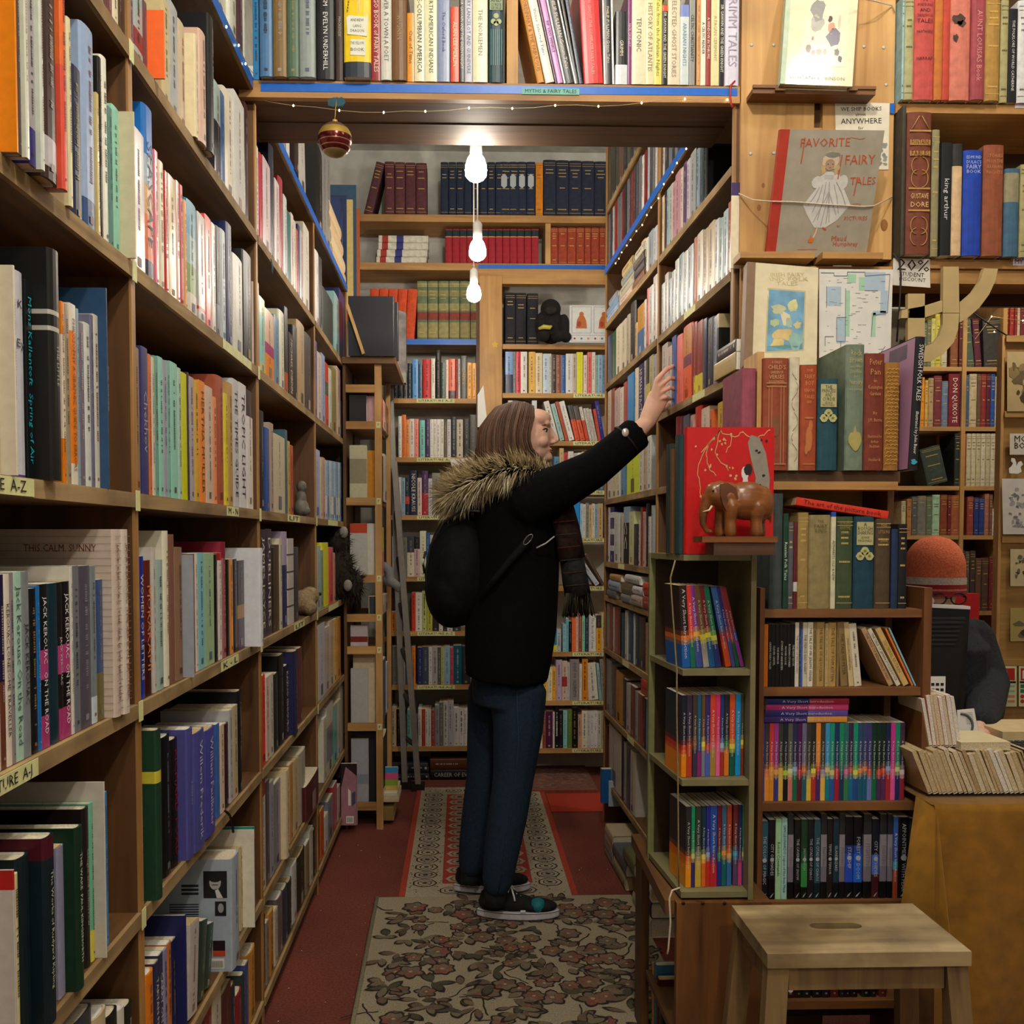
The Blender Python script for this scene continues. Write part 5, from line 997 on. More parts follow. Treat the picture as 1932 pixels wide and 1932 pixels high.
def dore(t, B):
    w, h = B['w'], B['h']; y = -.0014; g = M('b08448', .5, .1); mb = MB()
    for z0, z1 in ((.765, .805), (.69, .725)): mb.quad((-w*.42, y, h*z0), (w*.42, y, h*z0), (w*.42, y, h*z1), (-w*.42, y, h*z1), g)
    for z in (.455, .3, .86): mb.quad((-w*.45, y, h*z), (w*.45, y, h*z), (w*.45, y, h*z+.004), (-w*.45, y, h*z+.004), g)
    for s in (-1, 1):
        for cz in (.53, .62, .2, .12): mb.tube([(s*w*(.1+.25*abs(cos(a))), y, h*cz+w*.35*sin(a)) for a in [k*pi/8-pi/2 for k in range(9)]], .0012, g, 4)
        mb.tube([(s*w*.05, y, h*.97), (s*w*.35, y, h*.88)], .0014, g, 4)
    mb.build('gilt_ornament', t, True)
    for s, z, c in (('FONTAINE', .785, '5a2c1c'), ('FABLES', .707, '5a2c1c'), ('GUSTAVE', .405, 'd8b878'), ('DORE', .345, 'd8b878')): text('spine_lettering', s, t, (0, y-.0012, h*z), (1, 0, 0), (0, 0, 1), .02, M(c, .5, 0), w*.74, local=True)
add(FR(ZU2, 'shelf above shop opening', N_, **AQ), '1072 1146 700 3e3a30 p3 n|1148 1318 742 6f3a28 p4 n a=with_broad_gilt_panels|1320 1370 860 8c8460 p2|1376 1452 945 14181a q p3 n a=with_white_blackletter_title|1456 1524 952 ccac84 p3 n b.8-1:2a2c2a|1532 1656 995 1c3ea2 p3 n a=with_pale_capital_letters|1666 1800 960 884a30 p3 n|1806 1904 1116 3e6078 p2.5 n b.62-.95:8c8468 a=with_pale_flower_trio|1908 1960 1090 a09868 p2', vis=2)
for B in BOOKS[-9:]:
    c = B['col']
    if c == '6f3a28': B['extra'] = [dore]
    if c == '14181a': B.update(text='king arthur', tc='d0d0d0', tsz=.42)
    if c == '1c3ea2': B.update(text='EDMUND/DULAC\'S/FAIRY/BOOK', flat=True, t0=.93, dt=.045, tc='a8b8d8')
    if c == '884a30': B.update(text='STORIES/FROM THE/ARABIAN/NIGHTS', flat=True, t0=.9, dt=.05, tc='b07850')
# ---------------------------------------------------------------- display row under the panel
DY = 2.14
ZD = on_y(1550, 889, DY).z
ds = thing('display_shelf', (.87, DY+.1, ZD), 'pine display shelf carrying fairy tale classics below the plank panel', 'shelf')
a, b = on_y(1398, 900, DY).x, on_y(1700, 900, DY).x
mb = MB(); mb.box((a, DY-.004, ZD-.026), (b-.004, DY+.2, ZD-.0005), wood('6a4826', '482e16', 'x')); mb.build('shelf_board', ds)
z2 = on_y(1500, 914, DY).z; mb = MB(); mb.box((a+.05, DY-.012, z2-.012), (b-.012, DY+.05, z2+.006), PINEX); mb.build('front_rail', ds)
mb = MB(); mb.box((pa0, DY+.2, z2-.22), (pa3-.002, DY+.208, zt-.02), PINEX); mb.build('back_panel', ds)
mb = MB(); mb.box((b-.003, DY+.06, .4), (b+.012, DY+.2, ZD-.027), OLDZ); mb.build('side_post', ds)
mb = MB(); q0, q1 = on_y(1428, 700, DY).x, on_y(1441, 700, DY).x; mb.box((q0, DY-.003, ZD+.0005), (q1, DY+.1, on_y(1434, 664, DY).z), PINEZ); mb.build('end_stop', ds)
DR = lambda **k: Row('display shelf under plank panel', (0, DY), (1, 0), (0, -1), ZD, O_, None, dmax=.17, inset=-.2, group='fairy tale classics on the display shelf', **k)
dr = DR(kind='antique_book', hard=1)
add(dr, '60 156 860 8c4454 p1 n|206 372 792 8c432b p2 n a=with_classical_pillar|378 444 786 ccc2a8 p2 n a=with_creamy_worn_cloth|452 562 842 9e4628 p2 n a=with_gilt_story_title|568 700 930 1f4854 p2.5 n a=with_cream_panel_and_three_flowers|752 874 702 6f7d6b p2.5 n h a=with_gold_jug|878 1008 762 74322 n'.replace('74322 n', '743222 p2.5 n a=with_gold_handwriting')+'|1012 1108 822 9c6c2e p2.5 n a=with_gold_leaf_scales', vis=3)
def titles(lines, tc, s=1.0):
    def f(t, B):
        m = M(tc, .5, 0)
        for body, z, sz, wf in lines: text('spine_lettering', body, t, (0, -.0016, B['h']*z), (1, 0, 0), (0, 0, 1), sz, m, B['w']*wf, local=True)
    return f
def orn(kind, tc):
    def f(t, B):
        w, h = B['w'], B['h']; m = M(tc, .5, .1); y = -.0012; mb = MB(); r = random.Random(5)
        if kind == 'pillar':
            for x in (-.3, -.18, .18, .3): mb.quad((w*x-.0008, y, h*.06), (w*x+.0008, y, h*.06), (w*x+.0008, y, h*.74), (w*x-.0008, y, h*.74), m)
            for z in (.74, .77, .05): mb.quad((-w*.4, y, h*z), (w*.4, y, h*z), (w*.4, y, h*z+.003), (-w*.4, y, h*z+.003), m)
            mb.poly([(w*.16*cos(k*pi/7), y, h*.4+h*.1*sin(k*pi/7)) for k in range(14)], M('7c4a30', .6, .1))
        if kind == 'flowers':
            mb.quad((-w*.4, y, h*.69), (w*.4, y, h*.69), (w*.4, y, h*.94), (-w*.4, y, h*.94), M('b4ac7c', .6, .1))
            for x, z in ((-.22, .57), (.22, .57), (0, .625)):
                mb.poly([(w*(x+.2*cos(k*pi/9)*(1+.12*cos(k*pi/9*6))), y-.0002, h*z+w*.2*sin(k*pi/9)) for k in range(18)], M('b8b478', .6, .1)); mb.poly([(w*(x+.07*cos(k*pi/5)), y-.0004, h*z+w*.07*sin(k*pi/5)) for k in range(10)], M('7c7c48', .6, .1))
        if kind == 'jug':
            mb.poly([(w*.36*cos(k*pi/9), y, h*.24+h*.075*sin(k*pi/9)*(1+.2*sin(k))) for k in range(18)], m); mb.poly([(-w*.1, y, h*.3), (w*.1, y, h*.3), (0, y, h*.36)], m)
        if kind == 'scales':
            for k in range(26):
                z = .05+k*.035; 
                for x in ((-.25, .05, .3) if k % 2 else (-.38, -.1, .2)): mb.tube([(w*(x+.12*cos(a)), y, h*z+w*.12*sin(a)) for a in [j*pi/5 for j in range(6)]], .0007, m, 4)
        if kind == 'figure':
            for cx, cz, rx, rz in ((0, .3, .2, .12), (.1, .43, .12, .05), (-.15, .2, .1, .05), (0, .5, .3, .01), (0, .06, .4, .006)): mb.poly([(w*(cx+rx*cos(k*pi/8)), y-.0001*cx, h*(cz+rz*sin(k*pi/8))) for k in range(16)], m)
        if kind == 'leaf':
            for k in range(9): mb.tube([(w*.3*sin(k*1.9+j*.5), y, h*(.08+k*.09+j*.018)) for j in range(5)], .0006, m, 4)
        mb.build('spine_ornament', t, True)
    return f
EX = {'8c432b': [orn('pillar', 'a8764c'), titles((("A CHILD'S", .96, .009, .4), ("CHILD'S", .915, .016, .7), ('GARDEN OF', .87, .011, .5), ('VERSES', .83, .015, .6), ('ILLUSTRATED', .79, .007, .6)), 'c49c6c')],
      'ccc2a8': [orn('leaf', 'b0a488')], '9e4628': [orn('figure', 'b87040'), titles((('THE', .95, .01, .4), ('FAIRY', .89, .017, .6), ('BOY', .83, .017, .5), ('KNOW', .76, .013, .6), ('TALES', .70, .013, .6), ('AND', .65, .01, .3)), 'cc8448')],
      '1f4854': [orn('flowers', 'b4ac7c'), titles((('THE', .905, .013, .35), ('PRINCESS', .865, .013, .68), ('AND', .82, .013, .35), ('CURDIE', .775, .013, .62), ('GEORGE', .735, .008, .4), ('MACDONALD', .71, .008, .6)), '16282c')],
      '6f7d6b': [orn('jug', 'a89c5c'), titles((('Rock', .93, .022, .6), ('Brown', .875, .022, .7), ('and other', .825, .012, .6), ('Stories', .785, .014, .6), ('for', .745, .01, .2), ('Nursery', .70, .018, .7), ('with drawings', .645, .009, .7)), 'b0a468')],
      '743222': [titles((('Peter', .925, .022, .62), ('Pan', .84, .022, .5), ('in', .765, .012, .15), ('Kensington', .71, .015, .7), ('Gardens', .655, .014, .55), ('By', .49, .011, .2), ('J.M. Barrie', .43, .013, .7), ('Illustrated by', .29, .011, .7), ('Arthur', .245, .011, .4), ('Rackham', .205, .011, .5), ('Hodder &', .09, .012, .6)), 'c08a54')],
      '9c6c2e': [orn('scales', 'cca04c')]}
for B in BOOKS[-8:]:
    if B['col'] in EX: B['extra'] = EX[B['col']]
dr.last = None
add(dr, '1174 1236 650 15141b h p4.5 n a=with_mauve_side', vis=3)
B = BOOKS[-1]; B['d'] = .2; B['mx'] = B['mx'] @ Matrix.Rotation(radians(2.5), 4, 'Y')
def swed(t, B):
    m = M('e0e0dc', .4, 0); h, w = B['h'], B['w']
    text('spine_lettering', 'SWEDISH FOLK TALES', t, (.001, -.0012, h*.73), (0, 0, -1), (1, 0, 0), w*.8, m, h*.42, local=True)
    text('spine_lettering', 'illustrated by John Bauer', t, (.001, -.0012, h*.28), (0, 0, -1), (1, 0, 0), w*.55, m, h*.32, local=True)
    mb = MB(); mb.poly([(w*.3*cos(k*pi/5)*(1+.4*cos(k*3)), -.0012, h*.06+w*.3*sin(k*pi/5)) for k in range(10)], M('3a9ab4', .5, 0)); mb.build('publisher_bird', t, True)
    mb = MB(); x = -w/2-.0004; mb.quad((x, .004, .002), (x, .2, .002), (x, .2, h-.002), (x, .004, h-.002), M('b084a4', .35, .05, 20)); mb.quad((x-.0002, .04, h*.86), (x-.0002, .13, h*.84), (x-.0002, .13, h*.97), (x-.0002, .04, h*.97), M('6a5a6c', .5, .2, 20)); mb.build('cover_picture', t, True)
B['extra'] = [swed]
# books facing out behind the row
Yb = 2.27
t, S_, n, P = propped(((1404, 690), (1541, 688), (1544, 505), (1411, 494)), 'd0c4a4', 'picture_book', 'cream picture book with blue cover painting standing behind the display row', Yb-.02, Yb+.02, .03, '7a6048', .11, .5)
mb = MB(); pp(mb, S_, [(.28, .12), (.82, .14), (.83, .75), (.29, .76)], M('b8ac84', .6, .1), .0005); pp(mb, S_, [(.3, .135), (.8, .155), (.81, .735), (.31, .745)], M('6a98b4', .6, .3, 25), .0007)
for cx, cy, rx, ry, c, s in ((.52, .3, .14, .06, 'c8b078', 1), (.7, .24, .09, .1, '8cb0a8', 2), (.45, .22, .1, .05, 'c8b478', 3), (.66, .6, .07, .07, 'c4c08c', 4), (.45, .55, .1, .04, 'b4b890', 5), (.4, .42, .06, .04, 'a8b48c', 6), (.6, .42, .05, .06, '9cb0a0', 7), (.72, .4, .05, .04, 'c0b88c', 8), (.55, .18, .2, .02, '5a8a8c', 9)): dab(mb, S_, cx, cy, rx, ry, M(c, .6, .2, 40), .0009, 12, .3, s)
mb.build('cover_picture', t)
for s, v, w in (('IRISH FAIRY', .9, .08), ('AND FOLK', .855, .1), ('TALES', .81, .05)): text('cover_lettering', s, t, S_(.56, v, .0008), P[1]-P[0], P[3]-P[0], .012, M('b8a878', .5, 0), w)
o, S_ = sheet(((1545, 690), (1679, 690), (1684, 509), (1545, 508)), Yb+.03, 'floor_plan', 'printed shop floor plan standing behind the display row', 'poster', 'd4d2cc', .002)
ln = M('6a6c74', .6, 0); bl = M('a4b8c8', .6, .05); gr = M('9cc4a8', .6, .05); mb = MB()
for u0, v0, u1, v1, m in ((.1, .62, .3, .82, bl), (.24, .23, .36, .5, bl), (.62, .78, .9, .97, bl), (.84, .55, .94, .78, bl), (.36, .3, .42, .78, gr), (.38, .86, .5, .95, gr), (.54, .78, .62, .92, gr), (.72, .3, .78, .55, gr), (.74, .52, .92, .57, bl)): pp(mb, S_, [(u0, v0), (u1, v0), (u1, v1), (u0, v1)], m, .0003)
for a in ([(.02, .96), (.2, .96), (.2, .93), (.38, .93), (.38, .97), (.62, .97), (.62, .93), (.96, .95), (.94, .55), (.74, .52), (.72, .3)], [(.1, .82), (.1, .6)], [(.36, .8), (.36, .25), (.24, .25), (.24, .5)], [(.24, .5), (.38, .5)], [(.3, .25), (.3, .02)], [(.62, .78), (.8, .78)], [(.08, .2), (.08, .3), (.2, .3)], [(.56, .05), (.56, .2)], [(.74, .0), (.92, .2)]): stroke(mb, S_, a, .004, ln, .0006)
for k in range(60):
    r = random.Random(k); u, v = r.uniform(.05, .9), r.uniform(.05, .92); stroke(mb, S_, [(u, v), (u+r.uniform(.02, .07), v)], .003, M('8a8a8c', .6, 0), .0005)
mb.build('plan_drawing', o)
# 20% notice, cable, bracket letter
o, S_ = sheet(((1684, 538), (1755, 543), (1754, 489), (1685, 487)), UYF-.006, 'discount_notice', 'white student discount notice hanging under the shelf end', 'sign', 'd4cec4', .0008, (('20%', .55, .74, .034, .86), ('STUDENT', .5, .42, .014, .66), ('DISCOUNT', .52, .24, .014, .7)))
tied([on_y(1684, 478, UYF-.012), on_y(1697, 492, UYF-.012), on_y(1700, 520, UYF-.012), on_y(1697, 580, UYF-.008), on_y(1692, 645, UYF-.006)], .0022, M('2a2622', .6, 0), 'cable', 'dark cable hanging beside the discount notice', 'cable')
BRK = M('b8a070', .7, .1, 15); bY = 2.31
def flat(px, Y, th, m, name, label, cat):
    P = [on_y(x, y, Y) for x, y in px]; mb = MB(); mb.prism(P[::-1], (0, th, 0), m); return tag(mb.build(name), label, cat)
br = thing('shelf_bracket', on_y(1760, 600, bY), 'pale plywood bracket of curved and straight arms under the shelf end', 'bracket')
def arm(px, nm='arm'):
    P = [on_y(x, y, bY) for x, y in px]; mb = MB(); mb.prism(P, (0, .014, 0), BRK); q = mb.build(nm, br)
arm(((1780, 503), (1809, 503), (1810, 590), (1779, 590)))
arm(((1811, 608), (1828, 598), (1848, 580), (1866, 556), (1878, 530), (1883, 507), (1857, 506), (1849, 530), (1836, 550), (1818, 566), (1811, 570))[::-1])
arm(((1740, 684), (1740, 655), (1760, 648), (1772, 634), (1779, 612), (1779, 591), (1810, 591), (1808, 620), (1800, 645), (1780, 668), (1755, 682)))
arm(((1700, 600), (1702, 585), (1740, 578), (1778, 566), (1778, 588), (1742, 600)))
arm(((1713, 554), (1745, 554), (1745, 660), (1725, 680), (1713, 680)))
# ---------------------------------------------------------------- brown cabinet right
CYF = 2.1
cx0, cx1, cx2, cx3 = [on_y(x, 1250, CYF).x for x in (1432, 1441, 1740, 1755)]
ct = on_y(1600, 1109, CYF).z
ca = thing('bookcase', ((cx0+cx3)/2, CYF+.12, 0), 'brown wooden bookcase of pocket guides behind the step stool', 'bookcase')
for a, b in ((cx0, cx1), (cx2, cx3)):
    mb = MB(); mb.box((a, CYF-.004, 0), (b, CYF+.24, ct), BROWNZ); mb.build('side_panel', ca)
ZC = [on_y(1600, y, CYF).z for y in (1150, 1298, 1515, 1702, 1890)]
for z in ZC:
    mb = MB(); mb.box((cx1+.0005, CYF+.004, z-.018), (cx2-.0005, CYF+.228, z), BROWNX); mb.build('shelf', ca)
mb = MB(); mb.box((cx1+.0005, CYF+.229, .05), (cx2-.0005, CYF+.24, ct-.02), DARKB); mb.build('back_panel', ca)
CR = lambda i, ph, win, top=None, **k: Row(ph, (0, CYF), (1, 0), (0, -1), ZC[i], win, top, dmax=.2, inset=2.0, lim=(cx1+.001, cx2-.001), group='books, '+ph, **k)
r_ = CR(0, 'top of brown bookcase', P_, None, kind='antique_book', hard=1)
add(r_, '245 336 110 3e4848 n|336 369 242 183e2c q t=Russian_Folk_Tales tc=d8dcd0 ts=.5|371 403 300 585860|405 431 300 601c24 n b.2-.31:c8c8c4|433 504 236 9e844c h|508 652 252 8e8056 h n a=with_small_dark_emblem|653 683 232 d4ccac q b.95-1:2a4aa8 t=ALPHABETS_OLD_&_NEW tc=4a4a3a ts=.55|686 800 263 3e4e34 h a=with_scrolling_gilt|806 944 262 183e50 h n a=with_pale_panel_and_roses|947 1050 276 4e3e2a h|1054 1098 346 1e3050 n|1100 1158 312 16161e h', vis=3)
for B in BOOKS[-12:]:
    if B['col'] == '183e50': B['extra'] = [orn('flowers', 'b4ac7c'), titles((('A', .91, .014, .15), ('ROUGH', .865, .015, .7), ('SHAKING', .82, .014, .72), ('GEORGE', .77, .008, .4), ('MACDONALD', .735, .009, .66)), '16282c')]
    if B['col'] == '8e8056': B['extra'] = [titles((('THE', .93, .011, .3), ('FAIRY', .88, .013, .6), ('RING', .83, .013, .5)), '5c5434')]
    if B['col'] == '3e4e34': B['extra'] = [titles((('NURSERY', .93, .013, .7), ('RHYME', .875, .013, .6), ('BOOK', .82, .013, .5)), '8c844c')]
    if B['col'] == '4e3e2a': B['extra'] = [titles((('THIS', .92, .012, .4), ('LITTLE PIG', .85, .011, .7), ('LENSKI', .75, .011, .5)), 'a89060')]
q0, q1 = on_y(1502, 945, CYF+.02), on_y(1676, 972, CYF+.02)
L = (q1-q0).length; d = (q1-q0).normalized(); 
u = V((-d.z, 0, d.x)); u = u if u.z > 0 else -u
zc = u.cross(V((0, 1, 0)))
base = q1 if zc.dot(d) < 0 else q0
m = Matrix(((u.x, 0, zc.x, base.x), (u.y, 1, zc.y, CYF+.02), (u.z, 0, zc.z, base.z), (0, 0, 0, 1)))
place(r_, m, .0175, L, .13, 'd03a28', kind='book', label='red book lying aslant across the old volumes on the brown bookcase', text='The art of the picture book', tc='4a1410', vis=3)
r2 = CR(1, 'second level of brown bookcase', P_, ZC[0]-.018, hard=.05)
add(r2, '203 219 978 e07c14 q n|220 235 978 d87410 q n', vis=3)
add(r2, '|'.join(f'{237+i*25.5:.0f} {261+i*25.5:.0f} {976+i%3} 121214 q t={t_} tc=c8c4bc' for i, t_ in enumerate(('GRIMMS_FAIRY_TALES', 'CLEVER_GRETEL', 'THE_EMPEROR', 'STORIES_OF_ANDERSEN', 'MOTHER_GOOSE', 'RUSSIAN_STORIES', 'THE_FAIRY_BOOK'))), vis=3)
add(r2, '414 440 965 dcd4c4 q t=THE_STORY_OF_MISS_MOPPET tc=6a6050|441 452 985 34405c q|453 462 1010 3c64b4 q|463 496 965 ccc4b4 q t=THE_FIERCE_BAD_RABBIT tc=6a6050|498 534 962 e4dcc8 q t=THE_TALE_OF_MR_JEREMY_FISHER tc=4a4438|536 556 966 8c7448 q|557 612 958 ac9058 h t=THE_TAILOR_OF_GLOUCESTER tc=5a4420 ts=.4|614 634 972 b8a070 q|635 690 966 b49458 h t=THE_TALE_OF_TOM_KITTEN tc=5a4420 ts=.4|692 706 964 8a7450 q', vis=3)
add(r2, '722 770 962 8c7448 h l-4 t=THE_TALE_OF_PETER tc=4a3820 ts=.4|776 808 956 ccb884 q l-5.5 t=SHADOWS_HANDBALL tc=8a5a3a ts=.5|812 860 975 d8d0bc q l-6', vis=3)
r2.last = None
add(r2, '1040 1076 1020 b89870 q l-27 r16.5 t=THE_TALE_OF_BENJAMIN_BUNNY tc=6a3a28|1092 1124 1015 dcd4bc q l-28.5 r16.5 t=THE_TALE_OF_JEMIMA_PUDDLE-DUCK tc=3a3428|1138 1180 1000 d0b070 q l-27.5 r18 t=SQUIRREL_NUTKIN tc=8a6a30|1192 1206 960 d87838 q l-26 r18|1212 1224 955 8ab4c0 q l-25.5 r19.5', vis=3)
# pocket guides
VS = [('4a3a80', '3a4a90', '2c4a9c'), ('3c383e', 'd87030', 'e89038'), ('c83c40', 'e8a030', 'd88a20'), ('9c3c90', 'e0a040', '3a3a80'), ('3c3c36', 'd8b040', 'd8b050'), ('1e2a34', 'b0d030', '16181c'), ('5a5c54', 'd8d8a0', 'c87a70'), ('2c3050', '8ab8d8', '1c6a4c'), ('4a1c50', 'c83040', '5a2030'), ('6a6a84', 'e07830', '2a5a6a'), ('3a3c34', '8a8a80', 'd8b848'), ('2c2e2c', 'e8e040', 'b03a28'), ('e89038', 'd84020', '4a2a6a'), ('3c3e34', '9a90b8', 'e0b850'), ('3c94c8', 'e8c880', '1c7a8c'), ('1c9478', 'd8d070', '2a5aa8'), ('1e3a64', 'd82c48', 'a82038'), ('1c8a64', '1c7a5c', '1c3a5a'), ('2c6a68', 'd86a9c', '3a7a50'), ('3a2c4c', 'c84a40', '1c6a94'), ('149474', 'd8e040', '264a8c'), ('2c4c6c', 'e08038', '1c5a74'), ('3a4070', 'd88048', '1c5a7c'), ('3c3c74', 'c84a30', '6a7ab8'), ('16382c', '14503a', '0f6a44'), ('163028', 'd84428', '4a2c58'), ('142c28', 'd84a28', '5a2c58'), ('1c2850', '88a8d0', 'a82838'), ('c03890', 'e86aa0', 'e0589c'), ('148464', 'c8d880', '262c60'), ('3c2c40', 'd8c8d0', '8a2838')]
def mixh(a, b, t):
    f = lambda h: [int(h[i:i+2], 16) for i in (0, 2, 4)]
    return ''.join(f'{int(x*(1-t)+y*t):02x}' for x, y in zip(f(a), f(b)))
def vsi(row, xs, sch, top, leans=None, hh=None, **k):
    for i, (x0, x1) in enumerate(xs):
        a, b, c = sch[i % len(sch)]
        z = .36+.06*((i*7) % 5)/5
        bands = [(0, z-.08, c), (z-.08, z-.03, mixh(c, b, .55)), (z-.03, z+.03, b), (z+.03, z+.09, mixh(b, a, .6))]
        l = f' l{leans[i]:.1f}' if leans else ''
        add(row, f'{x0:.0f} {x1:.0f} {top} {a} q t=A_Very_Short_Introduction___ tc=d8d4d0 ts=.36'+l+(f' r{hh*100:.1f}' if hh else ''), bands=bands, kind='pocket_guide', adj=f'with {cname(b)} blend to {cname(c)} foot' if cname(b) != cname(c) else f'with {cname(c)} foot', d=.111, vis=3, **k)
r3 = CR(2, 'third level of brown bookcase', P_, ZC[1]-.018)
vsi(r3, [(192+i*31.1, 222+i*31.1) for i in range(31)], VS, 0, hh=.174)
for i, (a, b, c) in enumerate((('3c2c70', 'd8a040', 'd8903c'), ('2c2c70', '5a5aa0', '5a4a9c'), ('a83070', 'c85088', 'c03a70'), ('1e2a6c', 'a82c38', 'a8283c'))):
    B = lying(r3, 205+i*5, 752+i*4, ZC[2]+.1755+i*.0135, .013, a, -.018, .111, kind='pocket_guide', let=False, text='A Very Short Introduction', tc='c8c4d0', bands=[(0, .4, c), (.4, .48, b)], adj=['lowest', 'second', 'third', 'topmost'][i]+' of stack laid across others', vis=3)
    B['tsz'] = .42
r4 = CR(3, 'fourth level of brown bookcase', Q_, ZC[2]-.018, hard=.05)
def crest(t, B):
    w, h = B['w'], B['h']; mb = MB(); m = M('a8b0b8', .4, .1); mb.poly([(w*.3*cos(k*pi/7), -.0012, h*.5+w*.3*sin(k*pi/7)) for k in range(14)], m)
    mb.poly([(-w*.3, -.0012, h*.02), (-w*.05, -.0012, h*.03), (w*.32, -.0012, h*.085), (w*.2, -.0012, h*.075), (-w*.1, -.0012, h*.05)], m); mb.build('spine_emblem', t, True)
def dw(x0, x1, top, col, bands=(), nm=None, tx=None, **k): add(r4, f'{x0} {x1} {top} {col} q'+(f' t={tx} tc=b8bcc0 ts=.42' if tx else ''), bands=list(bands), vis=3, **k); BOOKS[-1]['extra'] = [crest] if nm is None else []
dw(188, 236, 590, '2c5464', [(0, .3, '12181c'), (.3, .5, '1e3a46')], tx='THE_COLOUR_OF_MAGIC'); dw(240, 283, 580, '1c181c', [(0, .25, '0e0c0e')], tx='CITY_OF_SHADES')
dw(285, 324, 575, 'a0d0a0', nm=0, tx=None); BOOKS[-1].update(text='Robot Commando', tc='2a4a3a'); dw(326, 362, 572, 'a0ccc8', nm=0); BOOKS[-1].update(text='SAN LEONARDO Legion of the Iron Mask', tc='2a3a5a')
GR = lambda x0, x1: (dw(x0, x1, 543, '2c2c30', [(0, .2, '121214'), (.2, .38, '77707c'), (.38, .76, '8c848e')], nm=0), BOOKS[-1].update(adj='with grey middle panel', text='FIGHTING', tc='6a6a70'))
GR(367, 404); dw(411, 452, 580, '1c1c1c', [(0, .2, '0e0e10')], tx='THE_CAVERNS_OF_SNOW'); dw(456, 497, 578, '24402c', [(0, .15, '101410'), (.15, .45, '3a8a48'), (.45, .6, '2c5c36')], tx='SNOW_WITCH'); dw(500, 539, 578, '1e1e20', tx='THE_CITADEL_OF_CHAOS'); dw(542, 583, 578, '2a4c5a', [(0, .2, '14242c')], tx='THE_CITADEL_OF_CHAOS')
GR(587, 625); dw(628, 664, 575, '26201e', tx='TEMPLE_OF_TERROR'); dw(668, 705, 572, '1e3846', [(0, .2, '0e1418')], tx='ISLAND_LIZARD'); GR(709, 745)
dw(748, 799, 560, '16161c', [(0, .2, '101018'), (.2, .55, '2c4ec0'), (.55, .65, '2a3a80')], tx='STARSHIP'); dw(804, 860, 562, '141418', [(0, .2, '101018'), (.2, .55, '2664d0'), (.55, .65, '24489c')], tx='FOREST_OF_DOOM'); GR(870, 921)
dw(926, 971, 575, '1c1c2a', [(0, .3, '4a1c22'), (.3, .55, '4a6ac0')], tx='CITY_OF_THIEVES'); GR(978, 1021); GR(1028, 1061)
add(r4, '1066 1097 560 3c5ca8 q t=A_Very_Short_Introduction tc=e8e4e0', bands=[(0, .35, 'a8482c'), (.35, .45, '3ca0b8')], kind='pocket_guide', adj='with brick red foot', d=.111, vis=3)
dw(1101, 1166, 562, '181414', tx='APPOINTMENT_WITH_FEAR'); dw(1170, 1222, 572, '26332e', [(0, .4, '1c5a38')], tx='REBEL_PLANET')
r5 = CR(4, 'lowest level of brown bookcase', Q_, ZC[3]-.02, hard=.05)
for i, (x0, x1, c) in enumerate(((200, 240, 'c8c4b8'), (355, 416, '3c1418'), (418, 464, '141416'), (468, 520, '18181a'), (535, 590, '161618'), (596, 648, '1a1a20'), (652, 704, '5c1a1c'), (712, 745, '1c1c1e'), (748, 782, '161618'), (786, 830, '141414'), (860, 916, '161617'), (920, 955, '1a1a1a'), (975, 1020, '6a2420'))):
    add(r5, f'{x0} {x1} - {c} q r18 b.78-.8:b8b4b0', vis=.6, adj='with small white disc near its foot')
    def disc(t, B):
        w, h = B['w'], B['h']; mb = MB(); mb.poly([(w*.26*cos(k*pi/6), -.0012, h*.1+w*.26*sin(k*pi/6)) for k in range(12)], WHITE); mb.build('spine_emblem', t, True)
    BOOKS[-1]['extra'] = [disc]; BOOKS[-1]['bands'] = []
# ---------------------------------------------------------------- olive metal rack on a wooden box
OLV = M('7a7450', .45, .12, 20); OLD = M('5c5a3c', .5, .12, 20)
RKY = 2.0; rk0, rk1 = on_y(1290, 1270, RKY).x, on_y(1413, 1270, RKY).x; rk2 = on_y(1425, 1270, RKY).x
ZK = [on_y(1350, y, RKY).z for y in (1682, 1471, 1263, 1046)]
rk = thing('display_rack', ((rk0+rk2)/2, RKY+.12, ZK[0]-.016), 'olive painted metal rack of pocket guides standing on a wooden box', 'rack')
for z in ZK:
    mb = MB(); mb.prism([(rk0-.002, RKY, z-.013), (rk1+.002, RKY, z-.013), (rk1+.002, RKY+.26, z-.013), (rk0-.02, RKY+.26, z-.013)], (0, 0, .0125), OLV); mb.build('shelf', rk)
mb = MB(); mb.box((rk1+.0025, RKY-.002, ZK[0]-.018), (rk2, RKY+.26, ZK[3]-.0005), OLV); mb.build('side_post', rk)
mb = MB(); mb.box((rk0-.022, RKY+.2605, ZK[0]-.018), (rk0-.008, RKY+.275, ZK[3]-.0005), M('7a7c50', .5, .1)); mb.build('back_post', rk)
mb = MB(); mb.box((rk0-.008, RKY+.2605, ZK[0]-.018), (rk2, RKY+.268, ZK[3]-.015), M('3c2c1c', .6, .2)); mb.build('back_panel', rk)
KW = lambda i, win, ph: Row(ph, (rk0+.006, RKY+.022), (.995, .1), (.1, -.995), ZK[i], win, None, dmax=.13, inset=0, kind='pocket_guide', group='pocket guides on '+ph, lim=(-.03, rk1-rk0-.004))
VS2 = [('2a1c20', 'd8702c', '1c5aa8'), ('d83a30', 'e0702c', '1c6a54'), ('8a3a94', 'e8b030', '3a4a94'), ('7a5a30', 'e8d830', '9c948c'), ('7c2428', 'e8e030', '1c5a90'), ('14805c', 'd8e040', '2c3478'), ('3a6ab0', 'a8303c', 'd0502a'), ('2c3078', 'b03440', '4a4a98'), ('8c3040', 'c83c30', '1c5a3c'), ('8a2c34', '3a4ab0', '8a3a94')]
